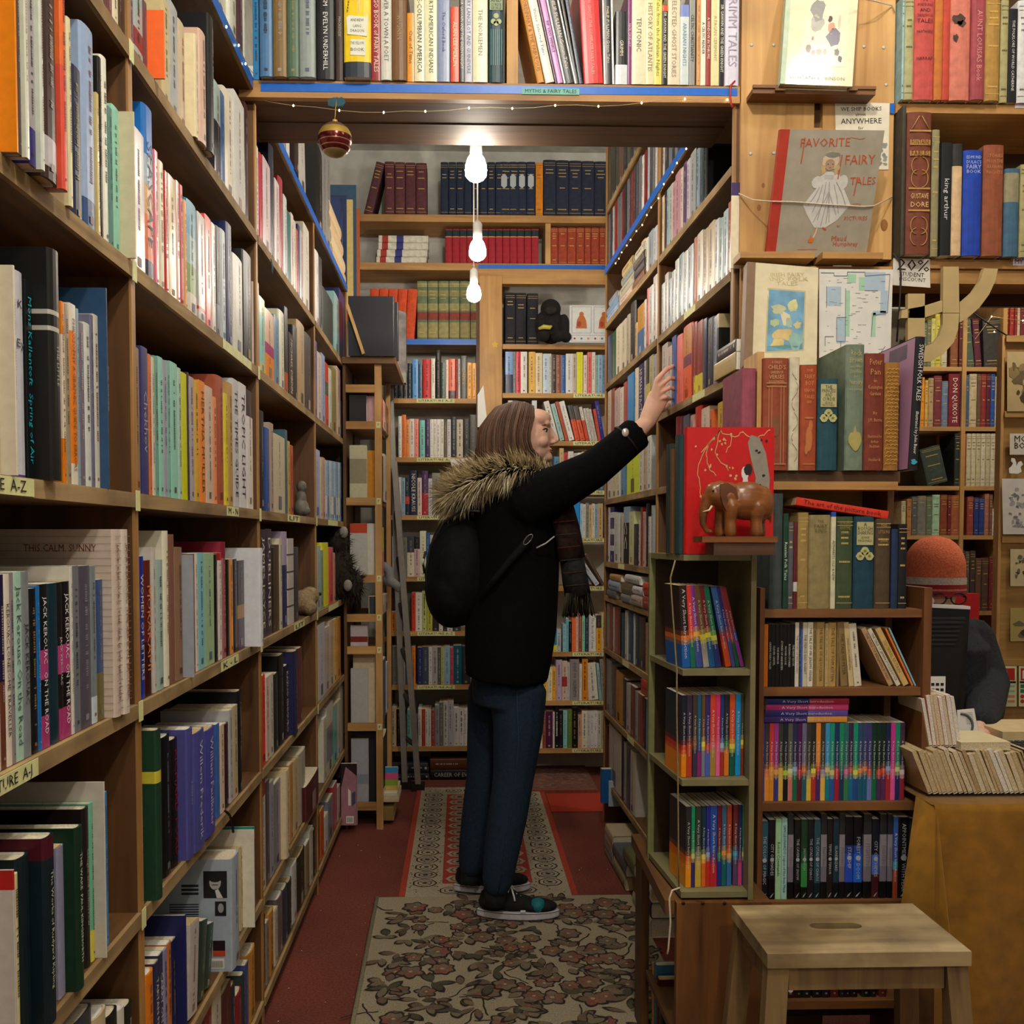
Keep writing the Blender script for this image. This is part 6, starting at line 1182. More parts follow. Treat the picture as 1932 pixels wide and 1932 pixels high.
xs = [(1503, 1562), (1565, 1602), (1606, 1652), (1658, 1700), (1703, 1745), (1748, 1790), (1820, 1862), (1865, 1893), (1896, 1924), (1928, 1956)]
vsi(KW(2, J_, 'top tier of olive rack'), xs, VS2, 0, [-3, -4, -6, -7.5, -8.5, -10, -11.5, -12, -13, -14], .174)
VS3 = [('1c2230', 'c83020', 'e88a1c'), ('3a3048', 'b0442c', 'b84028'), ('4a3c34', '8a5a30', '3a3450'), ('1c5c80', '1c4a8c', '8a2c6c'), ('6a4c2c', 'e8d838', '7c7c94'), ('3a2c74', 'c83a30', '4a64b8'), ('d84634', 'd86a70', 'a8843c'), ('d83c78', 'e8508c', 'e8649c'), ('2a3c74', '9cc0dc', 'a83428'), ('2a2c38', '2c7a48', 'e07c2c'), ('d8542c', 'e8d030', '1c5a48'), ('1c90cc', '2c9ad8', '1c94d4'), ('4a4238', 'e8d040', '8a3a28')]
xs = [(1497, 1534), (1537, 1574), (1580, 1612), (1614, 1641), (1645, 1671), (1674, 1706), (1708, 1748), (1750, 1779), (1781, 1808), (1811, 1845), (1850, 1889), (1893, 1930), (1932, 1966)]
vsi(KW(1, J_, 'middle tier of olive rack'), xs, VS3, 0, None, .174)
VS4 = [('2a2c2e', 'd8641c', 'e8941c'), ('149464', 'c8c864', '3a3070'), ('343c34', '8a8a6c', 'c8a83c'), ('16344c', 'e8d048', 'd86c28'), ('2c2c8c', '88b0d8', 'c83028'), ('2450a8', '6a3080', 'b82c34'), ('701c28', '1c8a54', '28348c'), ('40607e', 'e8902c', '1c646c'), ('ac442c', 'e0a040', '346ca8'), ('6c2c2c', '38a0c8', '5a4468'), ('2c2c50', '5a3a64', 'c8487c'), ('147c58', 'd8d860', '2c3880'), ('5c2830', '3a8cb4', '6c4c74')]
xs = [(1524, 1563), (1565, 1590), (1594, 1636), (1640, 1670), (1673, 1700), (1703, 1752), (1755, 1783), (1787, 1821), (1825, 1858), (1870, 1904), (1907, 1934), (1937, 1962), (1965, 1985)]
vsi(KW(0, U_, 'bottom tier of olive rack'), xs, VS4, 0, None, .174)
# strap and box
tied([on_y(1274, 1057, 1.985), on_y(1265, 1090, 1.985), on_y(1271, 1180, 1.985), on_y(1277, 1265, 1.985), on_y(1277, 1350, 1.985), on_y(1279, 1470, 1.985), on_y(1280, 1600, 1.985), on_y(1281, 1680, 1.985)], .0017, M('8c7850', .8, .15, 200), 'string', 'tan string tied down the front of the olive rack')
tied([on_y(1283, 1675, 1.98), on_y(1268, 1680, 1.97), on_y(1263, 1695, 1.965), on_y(1265, 1740, 1.965), on_y(1261, 1790, 1.965), on_y(1259, 1800, 1.965)], .002, STR, 'string', 'cream string end dangling beside the wooden box')
zb = ZK[0]-.0182
bx = thing('wooden_box', (.56, 2.2, 0), 'dark grained wooden box supporting the olive rack', 'box')
BOXW = wood('8c5a2a', '442610', 'z', .5, .8)
b0, b1 = on_y(1276, 1720, 1.99).x, cx0-.003
mb = MB(); mb.box((b0, 1.985, .0), (b1, 2.005, zb-.0005), BOXW); mb.build('front_panel', bx)
mb = MB(); mb.box((b0-.0, 2.0055, zb-.02), (b1, 2.42, zb-.0005), OLDY); mb.build('top_board', bx)
mb = MB(); mb.prism([(b0-.022, 2.0, zb-.03), (b0-.001, 2.0, zb-.03), (b0+.012, 2.46, zb-.03), (b0-.012, 2.46, zb-.03)], (0, 0, .03), OLDY); mb.build('edge_rail', bx)
mb = MB(); mb.box((b0-.008, 2.33, .0), (b0+.01, 2.42, zb-.032), OLDZ); mb.build('post', bx)
mb = MB(); mb.box((b0+.0, 2.006, .16), (b1, 2.32, .175), OLDY); mb.build('shelf', bx)
for px in (1289, 1326, 1367): p = on_y(px, 1704, 1.985); mb = MB(); mb.lathe([(.004, 0), (.004, .001)], M('2a1c10', .6, 0), n=8, mx=Matrix.Translation(V((p.x, 1.985, p.z))) @ Matrix.Rotation(pi/2, 4, 'X')); mb.build('screw', bx)
BXR = Row('low opening of wooden box', (b0+.02, 0), (0, -1), (-1, 0), .0005, U_, None, dmax=.12, group='books at the foot of the wooden box')
for k, (Y0, w, h, c, t_) in enumerate(((2.31, .02, .2, 'c08a44', None), (2.285, .022, .21, '3a6a8c', None), (2.255, .025, .19, '4a1c1c', None), (2.22, .03, .165, '15151a', 'IRVINE'))):
    m = Matrix(((0, 1, 0, b0+.012), (-1, 0, 0, Y0-w/2), (0, 0, 1, .0006), (0, 0, 0, 1)))
    place(BXR, m, w, h, .12, c, text=t_, hard=True, vis=.5)
# red picture book and companions on the rack
RT2 = Row('top of olive rack', (rk0, 0), (0, -1), (-1, 0), ZK[3], U_, None, dmax=.2, group='books on top of the olive rack')
def standing(Y0, w, h, d, c, X, **k):
    m = Matrix(((0, 1, 0, X), (-1, 0, 0, Y0+w/2), (0, 0, 1, ZK[3]+.0006), (0, 0, 0, 1))); return place(RT2, m, w, h, d, c, hard=True, vis=3, **k)
def redart(t, B):
    w, h, d = B['w'], B['h'], B['d']; x = w/2+.0006; gm = M('c8a06c', .4, .1); wh = M('dcd8d4', .5, .05); gy = M('8c8478', .5, .1); bk = M('2a1c1c', .5, 0); sk = M('d8d0cc', .5, 0)
    S2 = lambda u, v, e=0: V((x+e, .012+u*(d-.012), v*h))
    mb = MB()
    for pts in ([(.1, .55), (.08, .7), (.2, .86), (.35, .97), (.5, .92), (.62, .96)], [(.2, .86), (.18, .72), (.3, .62)], [(.35, .97), (.28, .8), (.45, .66)], [(.5, .92), (.42, .8)], [(.1, .55), (.14, .42), (.18, .32)], [(.62, .96), (.75, .9), (.85, .93), (.95, .98)], [(.35, .97), (.25, .9), (.12, .8)]):
        q = []
        for (a, b), (c, e) in zip(pts[:-1], pts[1:]):
            for k in range(4): q.append((a+(c-a)*k/4+.012*sin(k*1.7+a*9), b+(e-b)*k/4+.01*cos(k*2+b*7)))
        q.append(pts[-1]); stroke(mb, S2, q, .004, gm, .0002)
    r = random.Random(3)
    for k in range(34): dab(mb, S2, r.uniform(.05, .55), r.uniform(.32, .95), .013, .01, gm, .0003+k*1e-5, 7, .45, k)
    pp(mb, S2, [(.74, .42), (.78, .6), (.72, .75), (.68, .88), (.72, .94), (.82, .92), (.9, .8), (.95, .6), (.94, .42)], gy, .0005)
    for k in range(9): dab(mb, S2, r.uniform(.77, .92), r.uniform(.48, .9), .018, .01, bk, .0007+k*1e-5, 7, .4, k)
    pp(mb, S2, [(.52, .42), (.56, .54), (.64, .57), (.74, .53), (.78, .42)], wh, .0008); dab(mb, S2, .65, .64, .045, .055, sk, .001, 12); dab(mb, S2, .69, .67, .05, .05, bk, .0011, 12, .15, 4); pp(mb, S2, [(.62, .55), (.63, .62), (.68, .62), (.69, .55)], sk, .0009)
    for a in ((.56, .5), (.62, .52), (.7, .5)): stroke(mb, S2, [(a[0], a[1]), (a[0]-.02, .43)], .003, gy, .0011)
    mb.build('cover_picture', t, True)
standing(2.0, .022, .262, .185, 'c01c1e', .463, label='large red picture book with gilt tree behind the carved elephant', let=False, extra=[redart], rough=.3)
standing(2.024, .05, .25, .19, '28464a', .455, label='thick dark teal book standing behind the red picture book', let=False)
standing(2.078, .022, .225, .18, '6c4c2c', .452, label='worn brown book standing behind the thick teal book on the rack', let=False)
standing(2.104, .03, .238, .18, '2c3a36', .45, label='dark green grey book last behind the red picture book', let=False)
# carved elephant on bookend
EY = 1.93
CARV = wood('8c5426', '5c3214', 'x', .32, 1.2)
E = lambda x, y, dy=0: on_y(x, y, EY)+V((0, dy, 0))
st = on_y(1385, 1012, EY)
bk_ = thing('carved_bookend', (st.x, EY, ZK[3]), 'carved wooden bookend block under the elephant on the rack', 'bookend')
p0, p1 = on_y(1310, 1012, EY), on_y(1455, 1024, EY)
mb = MB(); mb.box((p0.x+.006, EY-.04, p1.z+.001), (p1.x, EY+.035, p0.z), CARV); mb.build('platform', bk_)
mb = MB(); mb.box((p0.x+.03, EY-.036, ZK[3]+.0006), (p1.x-.004, EY+.03, p1.z+.0005), wood('6c4424', '3a2210', 'x')); mb.build('carved_base', bk_)
el = thing('carved_elephant', on_y(1390, 1011, EY), 'carved brown wooden elephant standing before the red picture book', 'figurine')
s = EY/1830
zf = p0.z+.0005; gx = lambda x: E(x, 1000).x; gz = lambda y: E(1390, y).z
pr = [('e', (gx(1408), EY, gz(945)), (.048, .030, .039)), ('e', (gx(1435), EY, gz(950)), (.027, .027, .036)), ('e', (gx(1372), EY, gz(938)), (.032, .027, .031)), ('e', (gx(1347), EY, gz(932)), (.021, .021, .024)), ('e', (gx(1358), EY, gz(920)), (.015, .02, .014)),
      ('c', [(gx(1335), EY, gz(940)), (gx(1327), EY, gz(965)), (gx(1326), EY, gz(988)), (gx(1333), EY, gz(1002)), (gx(1342), EY, gz(1003))], [.0125, .0095, .007, .0055, .0045]),
      ('c', [(gx(1448), EY, gz(935)), (gx(1455), EY, gz(960)), (gx(1453), EY, gz(985))], [.004, .0028, .003])]
for x, dy in ((1376, -.016), (1366, .016), (1425, -.016), (1440, .016)): pr.append(('c', [(gx(x), EY+dy, gz(955)), (gx(x-3), EY+dy, gz(985)), (gx(x-2), EY+dy, zf+.007)], [.016, .0115, .0125]))
blob('body', pr, .0028, CARV, el, 5)
def earpts(dy, sgn): return [(gx(x), EY+dy, gz(y)) for x, y in ((1352, 915), (1366, 912), (1381, 922), (1386, 942), (1378, 962), (1366, 968), (1357, 952), (1352, 935))]
for dy, nm in ((-.0255, 'ear'), (.022, 'ear')): mb = MB(); mb.prism(earpts(dy, 1), (0, .004, 0), wood('7c4820', '4c2810', 'x', .3)); mb.build(nm, el)
for dy in (-.011, .011): mb = MB(); mb.tube([(gx(1340), EY+dy, gz(955)), (gx(1334), EY+dy*1.4, gz(963)), (gx(1322), EY+dy*1.5, gz(966))], [.0026, .002, .0008], M('d8c8a4', .3, .05), 8); mb.build('tusk', el)
mb = MB(); mb.ell((gx(1340), EY-.0205, gz(927)), (.002, .0015, .0022), M('1a1410', .2, 0)); mb.build('eye', el)
# ---------------------------------------------------------------- step stool
SZ = .5
T = [on_z(x, y, SZ) for x, y in ((1448, 1800), (1838, 1799), (1733, 1707), (1390, 1708))]
STW = wood('b8a278', '7a6440', 'x', .6, .45, 1)
so = thing('step_stool', ((T[0].x+T[2].x)/2, (T[0].y+T[2].y)/2, 0), 'worn pale wooden step stool with an oval hand hole in its top', 'stool')
th = .026; u = (T[1]-T[0]); v = (T[3]-T[0]); v = V((0, v.y, 0)); u = V((u.x, 0, 0)); O0 = T[0]; 
# top board with slot: outer rectangle ring split around a stadium hole
mb = MB(); nn = 32; hc = V((.46, .53)); rx, ry = .135, .062
def tp(a, b, z): return (O0.x+u.x*a+.0*b, O0.y+v.y*b, z)
hole = []
for i in range(nn):
    a = 2*pi*i/nn; c, s_ = cos(a), sin(a)
    hole.append((hc.x+(rx-.05)*(1 if c > .01 else -1 if c < -.01 else 0)+.05*c, hc.y+ry*s_))
outer = []
for i in range(nn):
    a = 2*pi*i/nn; c, s_ = cos(a), sin(a); k = 1/max(abs(c), abs(s_)); outer.append((.5+.5*c*k, .5+.5*s_*k))
for z, fl in ((SZ, 0), (SZ-th, 1)):
    vs = [tp(a, b, z) for a, b in outer]+[tp(a, b, z) for a, b in hole]
    mb.add(vs, [((i, (i+1) % nn, nn+(i+1) % nn, nn+i) if not fl else (i, nn+i, nn+(i+1) % nn, (i+1) % nn)) for i in range(nn)], STW)
for ring, fl in ((outer, 0), (hole, 1)):
    vs = [tp(a, b, SZ) for a, b in ring]+[tp(a, b, SZ-th) for a, b in ring]
    mb.add(vs, [((i, nn+i, nn+(i+1) % nn, (i+1) % nn) if not fl else (i, (i+1) % nn, nn+(i+1) % nn, nn+i)) for i in range(nn)], STW)
mb.build('seat', so)
LEGW = wood('8c7248', '5c452a', 'z', .6)
xl_, xr_, yf, yb = O0.x, O0.x+u.x, O0.y, O0.y+v.y
for sx, sy in ((0, 0), (1, 0), (0, 1), (1, 1)):
    x = (xl_+.022) if not sx else (xr_-.022); y = (yf+.02) if not sy else (yb-.02); dx = (-.035 if not sx else .03); dy = (-.04 if not sy else .04)
    a, b = V((x, y, SZ-th-.0005)), V((x+dx, y+dy, .001)); hw, hd = .019, .014
    mb = MB(); vs = [(p.x+i*hw, p.y+j*hd, p.z) for p in (b, a) for i, j in ((-1, -1), (1, -1), (1, 1), (-1, 1))]
    mb.add(vs, [(0, 3, 2, 1), (4, 5, 6, 7), (0, 1, 5, 4), (1, 2, 6, 5), (2, 3, 7, 6), (3, 0, 4, 7)], LEGW); mb.build('leg', so)
for y in (yf+.012, yb-.028): mb = MB(); mb.box((xl_+.0425, y, SZ-th-.045), (xr_-.0425, y+.016, SZ-th-.0008), LEGW); mb.build('apron', so)
for x in (xl_+.012, xr_-.028): mb = MB(); mb.box((x, yf+.036, SZ-th-.045), (x+.016, yb-.036, SZ-th-.0008), LEGW); mb.build('apron', so)
mb = MB(); mb.box((xl_-.0, (yf+yb)/2-.045, .17), (xr_+.0, (yf+yb)/2+.045, .19), STW); mb.build('step', so)
for x in (xl_-.012, xr_-.004):
    mb = MB(); mb.box((x, yf-.012, .15), (x+.016, yb+.012, .1695), LEGW); mb.build('step_rail', so)
# ---------------------------------------------------------------- shell
def shell(name, lo, hi, m):
    mb = MB(); mb.box(lo, hi, m); return struct(name, mb)
def floor_mat():
    m, N, L, b = newmat('floor_carpet'); b.inputs['Roughness'].default_value = .95
    tc = N.new('ShaderNodeTexCoord'); n1 = N.new('ShaderNodeTexNoise'); n1.inputs['Scale'].default_value = 160; n1.inputs['Detail'].default_value = 4
    n2 = N.new('ShaderNodeTexNoise'); n2.inputs['Scale'].default_value = 3; n2.inputs['Detail'].default_value = 4
    L.new(tc.outputs['Object'], n1.inputs['Vector']); L.new(tc.outputs['Object'], n2.inputs['Vector'])
    r = N.new('ShaderNodeValToRGB'); e = r.color_ramp.elements; e[0].position = .3; e[0].color = lin('5a281e'); e[1].position = .72; e[1].color = lin('86402f')
    L.new(n1.outputs['Fac'], r.inputs['Fac'])
    mx = N.new('ShaderNodeMix'); mx.data_type = 'RGBA'; mx.blend_type = 'MULTIPLY'; mx.inputs[0].default_value = .6
    r2 = N.new('ShaderNodeValToRGB'); r2.color_ramp.elements[0].color = (.55, .5, .5, 1); r2.color_ramp.elements[0].position = .3; r2.color_ramp.elements[1].position = .65
    L.new(n2.outputs['Fac'], r2.inputs['Fac']); L.new(r.outputs['Color'], mx.inputs[6]); L.new(r2.outputs['Color'], mx.inputs[7]); L.new(mx.outputs[2], b.inputs['Base Color'])
    bp = N.new('ShaderNodeBump'); bp.inputs['Strength'].default_value = .4; bp.inputs['Distance'].default_value = .003; L.new(n1.outputs['Fac'], bp.inputs['Height']); L.new(bp.outputs['Normal'], b.inputs['Normal'])
    return m
XW0, XW1, YW0, YW1, ZW = -.8, 4.2, -2.2, 5.16, 3.25
shell('floor', (XW0, YW0, -.05), (XW1, YW1, 0), floor_mat())
shell('ceiling', (XW0, YW0, ZW), (XW1, YW1, ZW+.05), PLASTER)
shell('wall_back', (XW0, YW1, 0), (XW1, YW1+.05, ZW), PLASTER)
shell('wall_left', (XW0-.05, YW0, 0), (XW0, YW1, ZW), PLASTER)
shell('wall_right', (XW1, YW0, 0), (XW1+.05, YW1, ZW), PLASTER)
shell('wall_front', (XW0, YW0-.05, 0), (XW1, YW0, ZW), PLASTER)
# lint specks on the carpet
mb = MB(); r = random.Random(9)
for k in range(70):
    x, y = (r.uniform(-.48, -.2), r.uniform(1.3, 4.4)) if k % 3 else (r.uniform(.4, .6), r.uniform(2.4, 3.6)); s = r.uniform(.001, .003)
    mb.box((x, y, .0004), (x+s, y+s*r.uniform(.5, 2), .0012), WHITE if k % 4 else INK)
tag(mb.build('carpet_lint'), 'pale specks of lint scattered over the dark red carpet', 'lint', None, 'stuff')
# ---------------------------------------------------------------- rugs
def yarn(h): return M(h, .95, .28, 220)
def rug_oval(mb, cx, cy, rx, ry, m, z, k=16, tooth=0):
    mb.poly([(cx+rx*cos(2*pi*i/k)*(1-(tooth if i % 2 else 0)), cy+ry*sin(2*pi*i/k)*(1-(tooth if i % 2 else 0)), z) for i in range(k)], m)
# runner with red field
RA = [on_z(x, y, .004) for x, y in ((752, 1703), (1172, 1690), (1080, 1498), (778, 1493))]
ru0, ru1 = -.215, .40; rv0, rv1 = 3.27, 4.72
rug = thing('runner_rug', ((ru0+ru1)/2, (rv0+rv1)/2, 0), 'red and cream patterned runner rug along the aisle beneath the woman', 'rug')
CR_, DK, RDF, OR_ = yarn('a09680'), yarn('2c2622'), yarn('98382f'), yarn('a03c2a')
mb = MB(); mb.box((ru0, rv0, .0005), (ru1, rv1, .006), CR_)
mb.box((ru0, rv0, .006), (ru0+.022, rv1, .0066), OR_); mb.box((ru1-.022, rv0, .006), (ru1, rv1, .0066), OR_)
z = .0067; bw = .125
def chain(c0, c1, horiz, n):
    for i in range(n):
        a = c0+(c1-c0)*(i+.5)/n; L = abs(c1-c0)/n*.5
        for (k, m, dz) in ((1.0, DK, 0), (.86, CR_, .0001), (.6, DK, .0002), (.5, yarn('8c8478') if i % 2 else CR_, .0003), (.22, DK, .0004)):
            yield a, L*k*.96, bw*.36*k, m, z+dz
yield_ = None
for x in (ru0+.022+bw*.5, ru1-.022-bw*.5):
    for a, L, w, m, zz in chain(rv0+bw*.7, rv1-.1, False, 15): rug_oval(mb, x, a, w, L, m, zz, 14, .06)
for a, L, w, m, zz in chain(ru0+.022+bw*.9, ru1-.022-bw*.9, True, 4): rug_oval(mb, a, rv0+.055, L, w*.8, m, zz, 14, .06)
for a, L, w, m, zz in chain(ru0+.022+bw*.9, ru1-.022-bw*.9, True, 4): rug_oval(mb, a, rv1-.06, L, w*.8, m, zz, 14, .06)
fx0, fx1, fy0, fy1 = ru0+.022+bw, ru1-.022-bw, rv0+.125, rv1-.13
mb.box((fx0, fy0, .006), (fx1, fy1, .0068), RDF)
r = random.Random(2); n = 13
for i in range(n):
    y = fy0+(fy1-fy0)*(i+.5)/n; L = (fy1-fy0)/n*.44
    for x, w in ((fx0+.06, .05), ((fx0+fx1)/2, .085), (fx1-.06, .05)):
        for k, m, dz in ((1, CR_, 0), (.72, yarn('7c4438'), .0001), (.55, CR_, .0002), (.3, DK, .0003)): rug_oval(mb, x, y, w*k, L*k, m, .0069+dz, 16, .1)
    for x in ((fx0+.118), (fx1-.118)):
        for dy in (-.6, 0, .6): rug_oval(mb, x, y+dy*L, .012, .006, CR_ if i % 2 else DK, .0069, 6, .3)
for k in range(260):
    x = r.choice([r.uniform(ru0+.03, fx0), r.uniform(fx1, ru1-.03)]); y = r.uniform(rv0+.02, rv1-.02); rug_oval(mb, x, y, .004, .0035, DK, .00715, 5)
mb.build('pile', rug)
mb = MB()
for i in range(90):
    x = ru0+(ru1-ru0)*i/90; mb.tube([(x, rv1, .004), (x+r.uniform(-.006, .006), rv1+r.uniform(.015, .03), .002)], .0012, CR_, 3)
mb.build('fringe', rug)
# floral rug near the camera
g0, g1, h0, h1 = -.285, .60, .9, 3.262
fr = thing('floral_rug', ((g0+g1)/2, (h0+h1)/2, 0), 'worn beige floral rug spread across the aisle toward the viewer', 'rug')
BG = yarn('968a72'); PT = [yarn(c) for c in ('745444', '7c5a48', '665444', '726450', '7a4a3c', '685e52')]; OUT = yarn('2c241e'); VN = yarn('4a4436'); HL = yarn('a08a70')
mb = MB(); mb.prism([(g0+.035, h0, .0005), (g1, h0, .0005), (g1-.02, h1, .0005), (g0, h1, .0005)], (0, 0, .0085), BG)
def petal(cx, cy, a, L, w, m, z, o=1.22):
    def shape(s, zz, mm):
        pts = []
        for t, ww in ((0, .12), (.2, .7), (.45, 1), (.7, .9), (.88, .5), (1, 0)):
            pts.append((t, ww))
        ring = [(cx+cos(a)*L*t*s-sin(a)*w*ww*s, cy+sin(a)*L*t*s+cos(a)*w*ww*s, zz) for t, ww in pts]+[(cx+cos(a)*L*t*s+sin(a)*w*ww*s, cy+sin(a)*L*t*s-cos(a)*w*ww*s, zz) for t, ww in pts[::-1][1:]]
        mb.poly(ring[::-1], mm)
    shape(o, z, OUT); shape(1, z+.0002, m)
r = random.Random(21); spots = []
tries = 0
while len(spots) < 520 and tries < 30000:
    tries += 1; x, y = r.uniform(g0+.05, g1-.04), r.uniform(h0+.03, h1-.03)
    if all((x-a)**2+(y-b)**2 > .035**2 for a, b in spots): spots.append((x, y))
zc_ = .0092
for i, (x, y) in enumerate(spots):
    kind = r.random(); zz = zc_+i*.000004
    if kind < .42:
        n = r.choice((5, 6, 7)); a0 = r.uniform(0, 6); R_ = r.uniform(.024, .042)
        for j in range(n): petal(x, y, a0+2*pi*j/n, R_, R_*.38, r.choice(PT), zz+j*.00002)
        rug_oval(mb, x, y, R_*.3, R_*.3, r.choice(PT), zz+.0005, 8); rug_oval(mb, x, y, R_*.16, R_*.16, HL, zz+.0006, 7)
    elif kind < .86:
        a0 = r.uniform(0, 6)
        for j in range(r.choice((2, 3, 4))): petal(x+r.uniform(-.012, .012), y+r.uniform(-.012, .012), a0+j*1.1+r.uniform(-.4, .4), r.uniform(.034, .058), r.uniform(.008, .014), r.choice(PT[2:4]+[VN]), zz+j*.00002, 1.25)
    else:
        a = r.uniform(0, 6); q = [(x, y)]
        for j in range(8): a += r.uniform(-.5, .5); q.append((q[-1][0]+.013*cos(a), q[-1][1]+.013*sin(a)))
        for (x0_, y0_), (x1_, y1_) in zip(q[:-1], q[1:]):
            dx, dy = x1_-x0_, y1_-y0_; L = sqrt(dx*dx+dy*dy); nx, ny = -dy/L*.0022, dx/L*.0022
            mb.poly([(x0_-nx, y0_-ny, zz), (x1_-nx, y1_-ny, zz), (x1_+nx, y1_+ny, zz), (x0_+nx, y0_+ny, zz)], OUT)
mb.build('pile', fr)
mb = MB(); mb.tube([(g0-.002, h1, .006), (g0+.033, h0, .006)], .008, yarn('8c8468'), 6); mb.build('binding', fr)
# small red mats at the far end
q = [on_z(x, y, .002) for x, y in ((985, 1495), (1142, 1495), (1142, 1443), (1005, 1441))]
mt = thing('door_mat', (q[0]+q[2])/2*1, 'small dusky red patterned mat at the far end of the aisle', 'rug'); mt.location.z = 0
a0, a1, b0_, b1_ = q[0].x+.01, .66, q[0].y, q[2].y-.05
mb = MB(); mb.box((a0, b0_, .0005), (a1, b1_, .012), yarn('8c4a3c')); mb.box((a0+.03, b0_+.03, .0121), (a1, b1_-.03, .0127), yarn('7a5448'))
for k in range(160): rug_oval(mb, r.uniform(a0+.04, a1-.01), r.uniform(b0_+.04, b1_-.04), r.uniform(.008, .02), r.uniform(.004, .008), yarn(r.choice(('8c7a68', '5c3c34', '9c6c58'))), .0129+k*1e-6, 7, .2)
mb.build('pile', mt)
q0 = on_z(1085, 1533, 0); q1 = on_z(1143, 1500, 0)
mb = MB(); mb.box((ru1+.004, q0.y, .0005), (q1.x+.02, q1.y+.02, .005), yarn('a83420')); tag(mb.build('red_mat'), 'plain bright red mat between the runner and the aisle case', 'rug')
# ---------------------------------------------------------------- hanging bulbs
def bulb(px, py, Y, label, cord_to=3.24):
    p = on_y(px, py, Y); t = thing('pendant_bulb', p, label, 'light', 'bulbs hanging in a row down the aisle')
    mb = MB(); R_ = .03; prof = [(.0165, .041), (.023, .032), (.0285, .016), (R_, 0), (.0285, -.014), (.021, -.0235), (.011, -.029), (.001, -.0305)]
    mb.lathe(prof[::-1], emit('fff2e0', 200), (p.x, p.y, p.z), 24); mb.build('bulb_glass', t)
    mb = MB(); mb.lathe([(.0155, .0415), (.0165, .048), (.0165, .098), (.012, .104), (.004, .112)], WHITE, p, 16); mb.build('lamp_holder', t)
    mb = MB(); mb.tube([(p.x, p.y, p.z+.1125), (p.x, p.y, cord_to)], .0028, WHITE, 6); mb.build('cord', t)
bulb(898, 322, 2.70, 'nearest glowing bulb hanging just beyond the bridge shelf')
bulb(901, 476, 3.46, 'middle glowing bulb hanging in the aisle')
bulb(894, 556, 4.06, 'farthest glowing bulb hanging before the end wall')
# lamps outside the picture; the third is fill added for the lower shelves
def lamp(loc, power, r=.05, col=(1, .93, .82)):
    l = bpy.data.lights.new('shop_or_fill_lamp', 'POINT'); l.energy = power; l.shadow_soft_size = r; l.color = col
    o = bpy.data.objects.new('shop_or_fill_lamp', l); o.location = loc; COL.objects.link(o)
LAMPS = [((.22, .8, 3.1), 74), ((1.12, 1.62, 2.98), 13), ((.45, -.7, 2.6), 52), ((2.3, 3.4, 2.7), 50)]
for l, e in LAMPS: lamp(l, e)
w = bpy.data.worlds.new('world'); SC.world = w; w.use_nodes = True; w.node_tree.nodes['Background'].inputs[0].default_value = (.9, .8, .65, 1); w.node_tree.nodes['Background'].inputs[1].default_value = .025
# ---------------------------------------------------------------- fairy lights and bauble
GLOW = emit('fff0c0', 9); WIRE = M('c0a878', .35, 0, 60, .6)
def fairy(pts, bulbs, name, label):
    t = thing(name, pts[0], label, 'fairy lights'); mb = MB(); mb.tube(pts, .0007, WIRE, 5); mb.build('wire', t)
    for p in bulbs: mb = MB(); mb.ell(p, (.0021, .0021, .003), GLOW, None, 8); mb.build('light_bulb', t)
we = lambda x, y, Y=BY-.006: on_y(450+x/3.864, y/3.864, Y)
wk = lambda x, y, Y=BY-.006: on_y(900+x/3.864, y/3.864, Y)
B1 = [we(400, 770), we(735, 805), we(1058, 820), we(1362, 812), we(1680, 787), wk(257, 790), wk(570, 768), wk(885, 775), wk(1200, 750), wk(1515, 722), wk(1825, 727)]
W1 = [we(190, 735), we(280, 752)]+sum([[p, p.lerp(q, .5)+V((0, 0, .002*(-1)**i))] for i, (p, q) in enumerate(zip(B1[:-1], B1[1:]))], [])+[B1[-1]]
fairy(W1, B1, 'fairy_lights', 'fairy lights strung under the front edge of the bridge shelf')
def wr(x, y): return on_pl(900+x/3.864, y/3.864, RP(3)+RN_*.012, RN_)
B2 = [wr(*p) for p in ((1525, 1085), (1458, 1188), (1425, 1255), (1362, 1342), (1322, 1445), (1270, 1512), (1238, 1568), (1205, 1640), (1162, 1685), (1120, 1748), (1092, 1790), (1055, 1840), (1035, 1885), (1010, 1920))]
fairy(B2, B2, 'fairy_lights', 'fairy lights strung along the blue taped shelf of the aisle case')
def wl(x, y): return on_x(450+x/3.864, y/3.864, LX+.009)
B3 = [on_x(x/3.864, y/3.864, LX+.009) for x, y in ((1650, 195), (1740, 330), (1790, 465), (1890, 590))]+[wl(50+140, 720)]
fairy(B3, B3, 'fairy_lights', 'few fairy lights along the blue tape of the left wall case')
bp_ = on_y(632, 264, 2.3)
bb = thing('bauble', bp_, 'striped red and gold glitter bauble hanging under the bridge shelf', 'bauble')
mb = MB(); R_ = .0395; ST = [(-1, -.74, '9c8454', .4, .3), (-.74, -.7, 'b8a080', .3, .5), (-.7, -.5, '5c1c18', .2, .5), (-.5, -.46, 'a89070', .3, .6), (-.46, -.2, '641a18', .18, .5), (-.2, -.16, 'a89070', .3, .6), (-.16, .16, '581616', .18, .5), (.16, .56, 'a88c3c', .6, .6), (.56, .62, '8c7040', .4, .4), (.62, .8, '5c4038', .4, .3), (.8, 1, '64483c', .45, .2)]
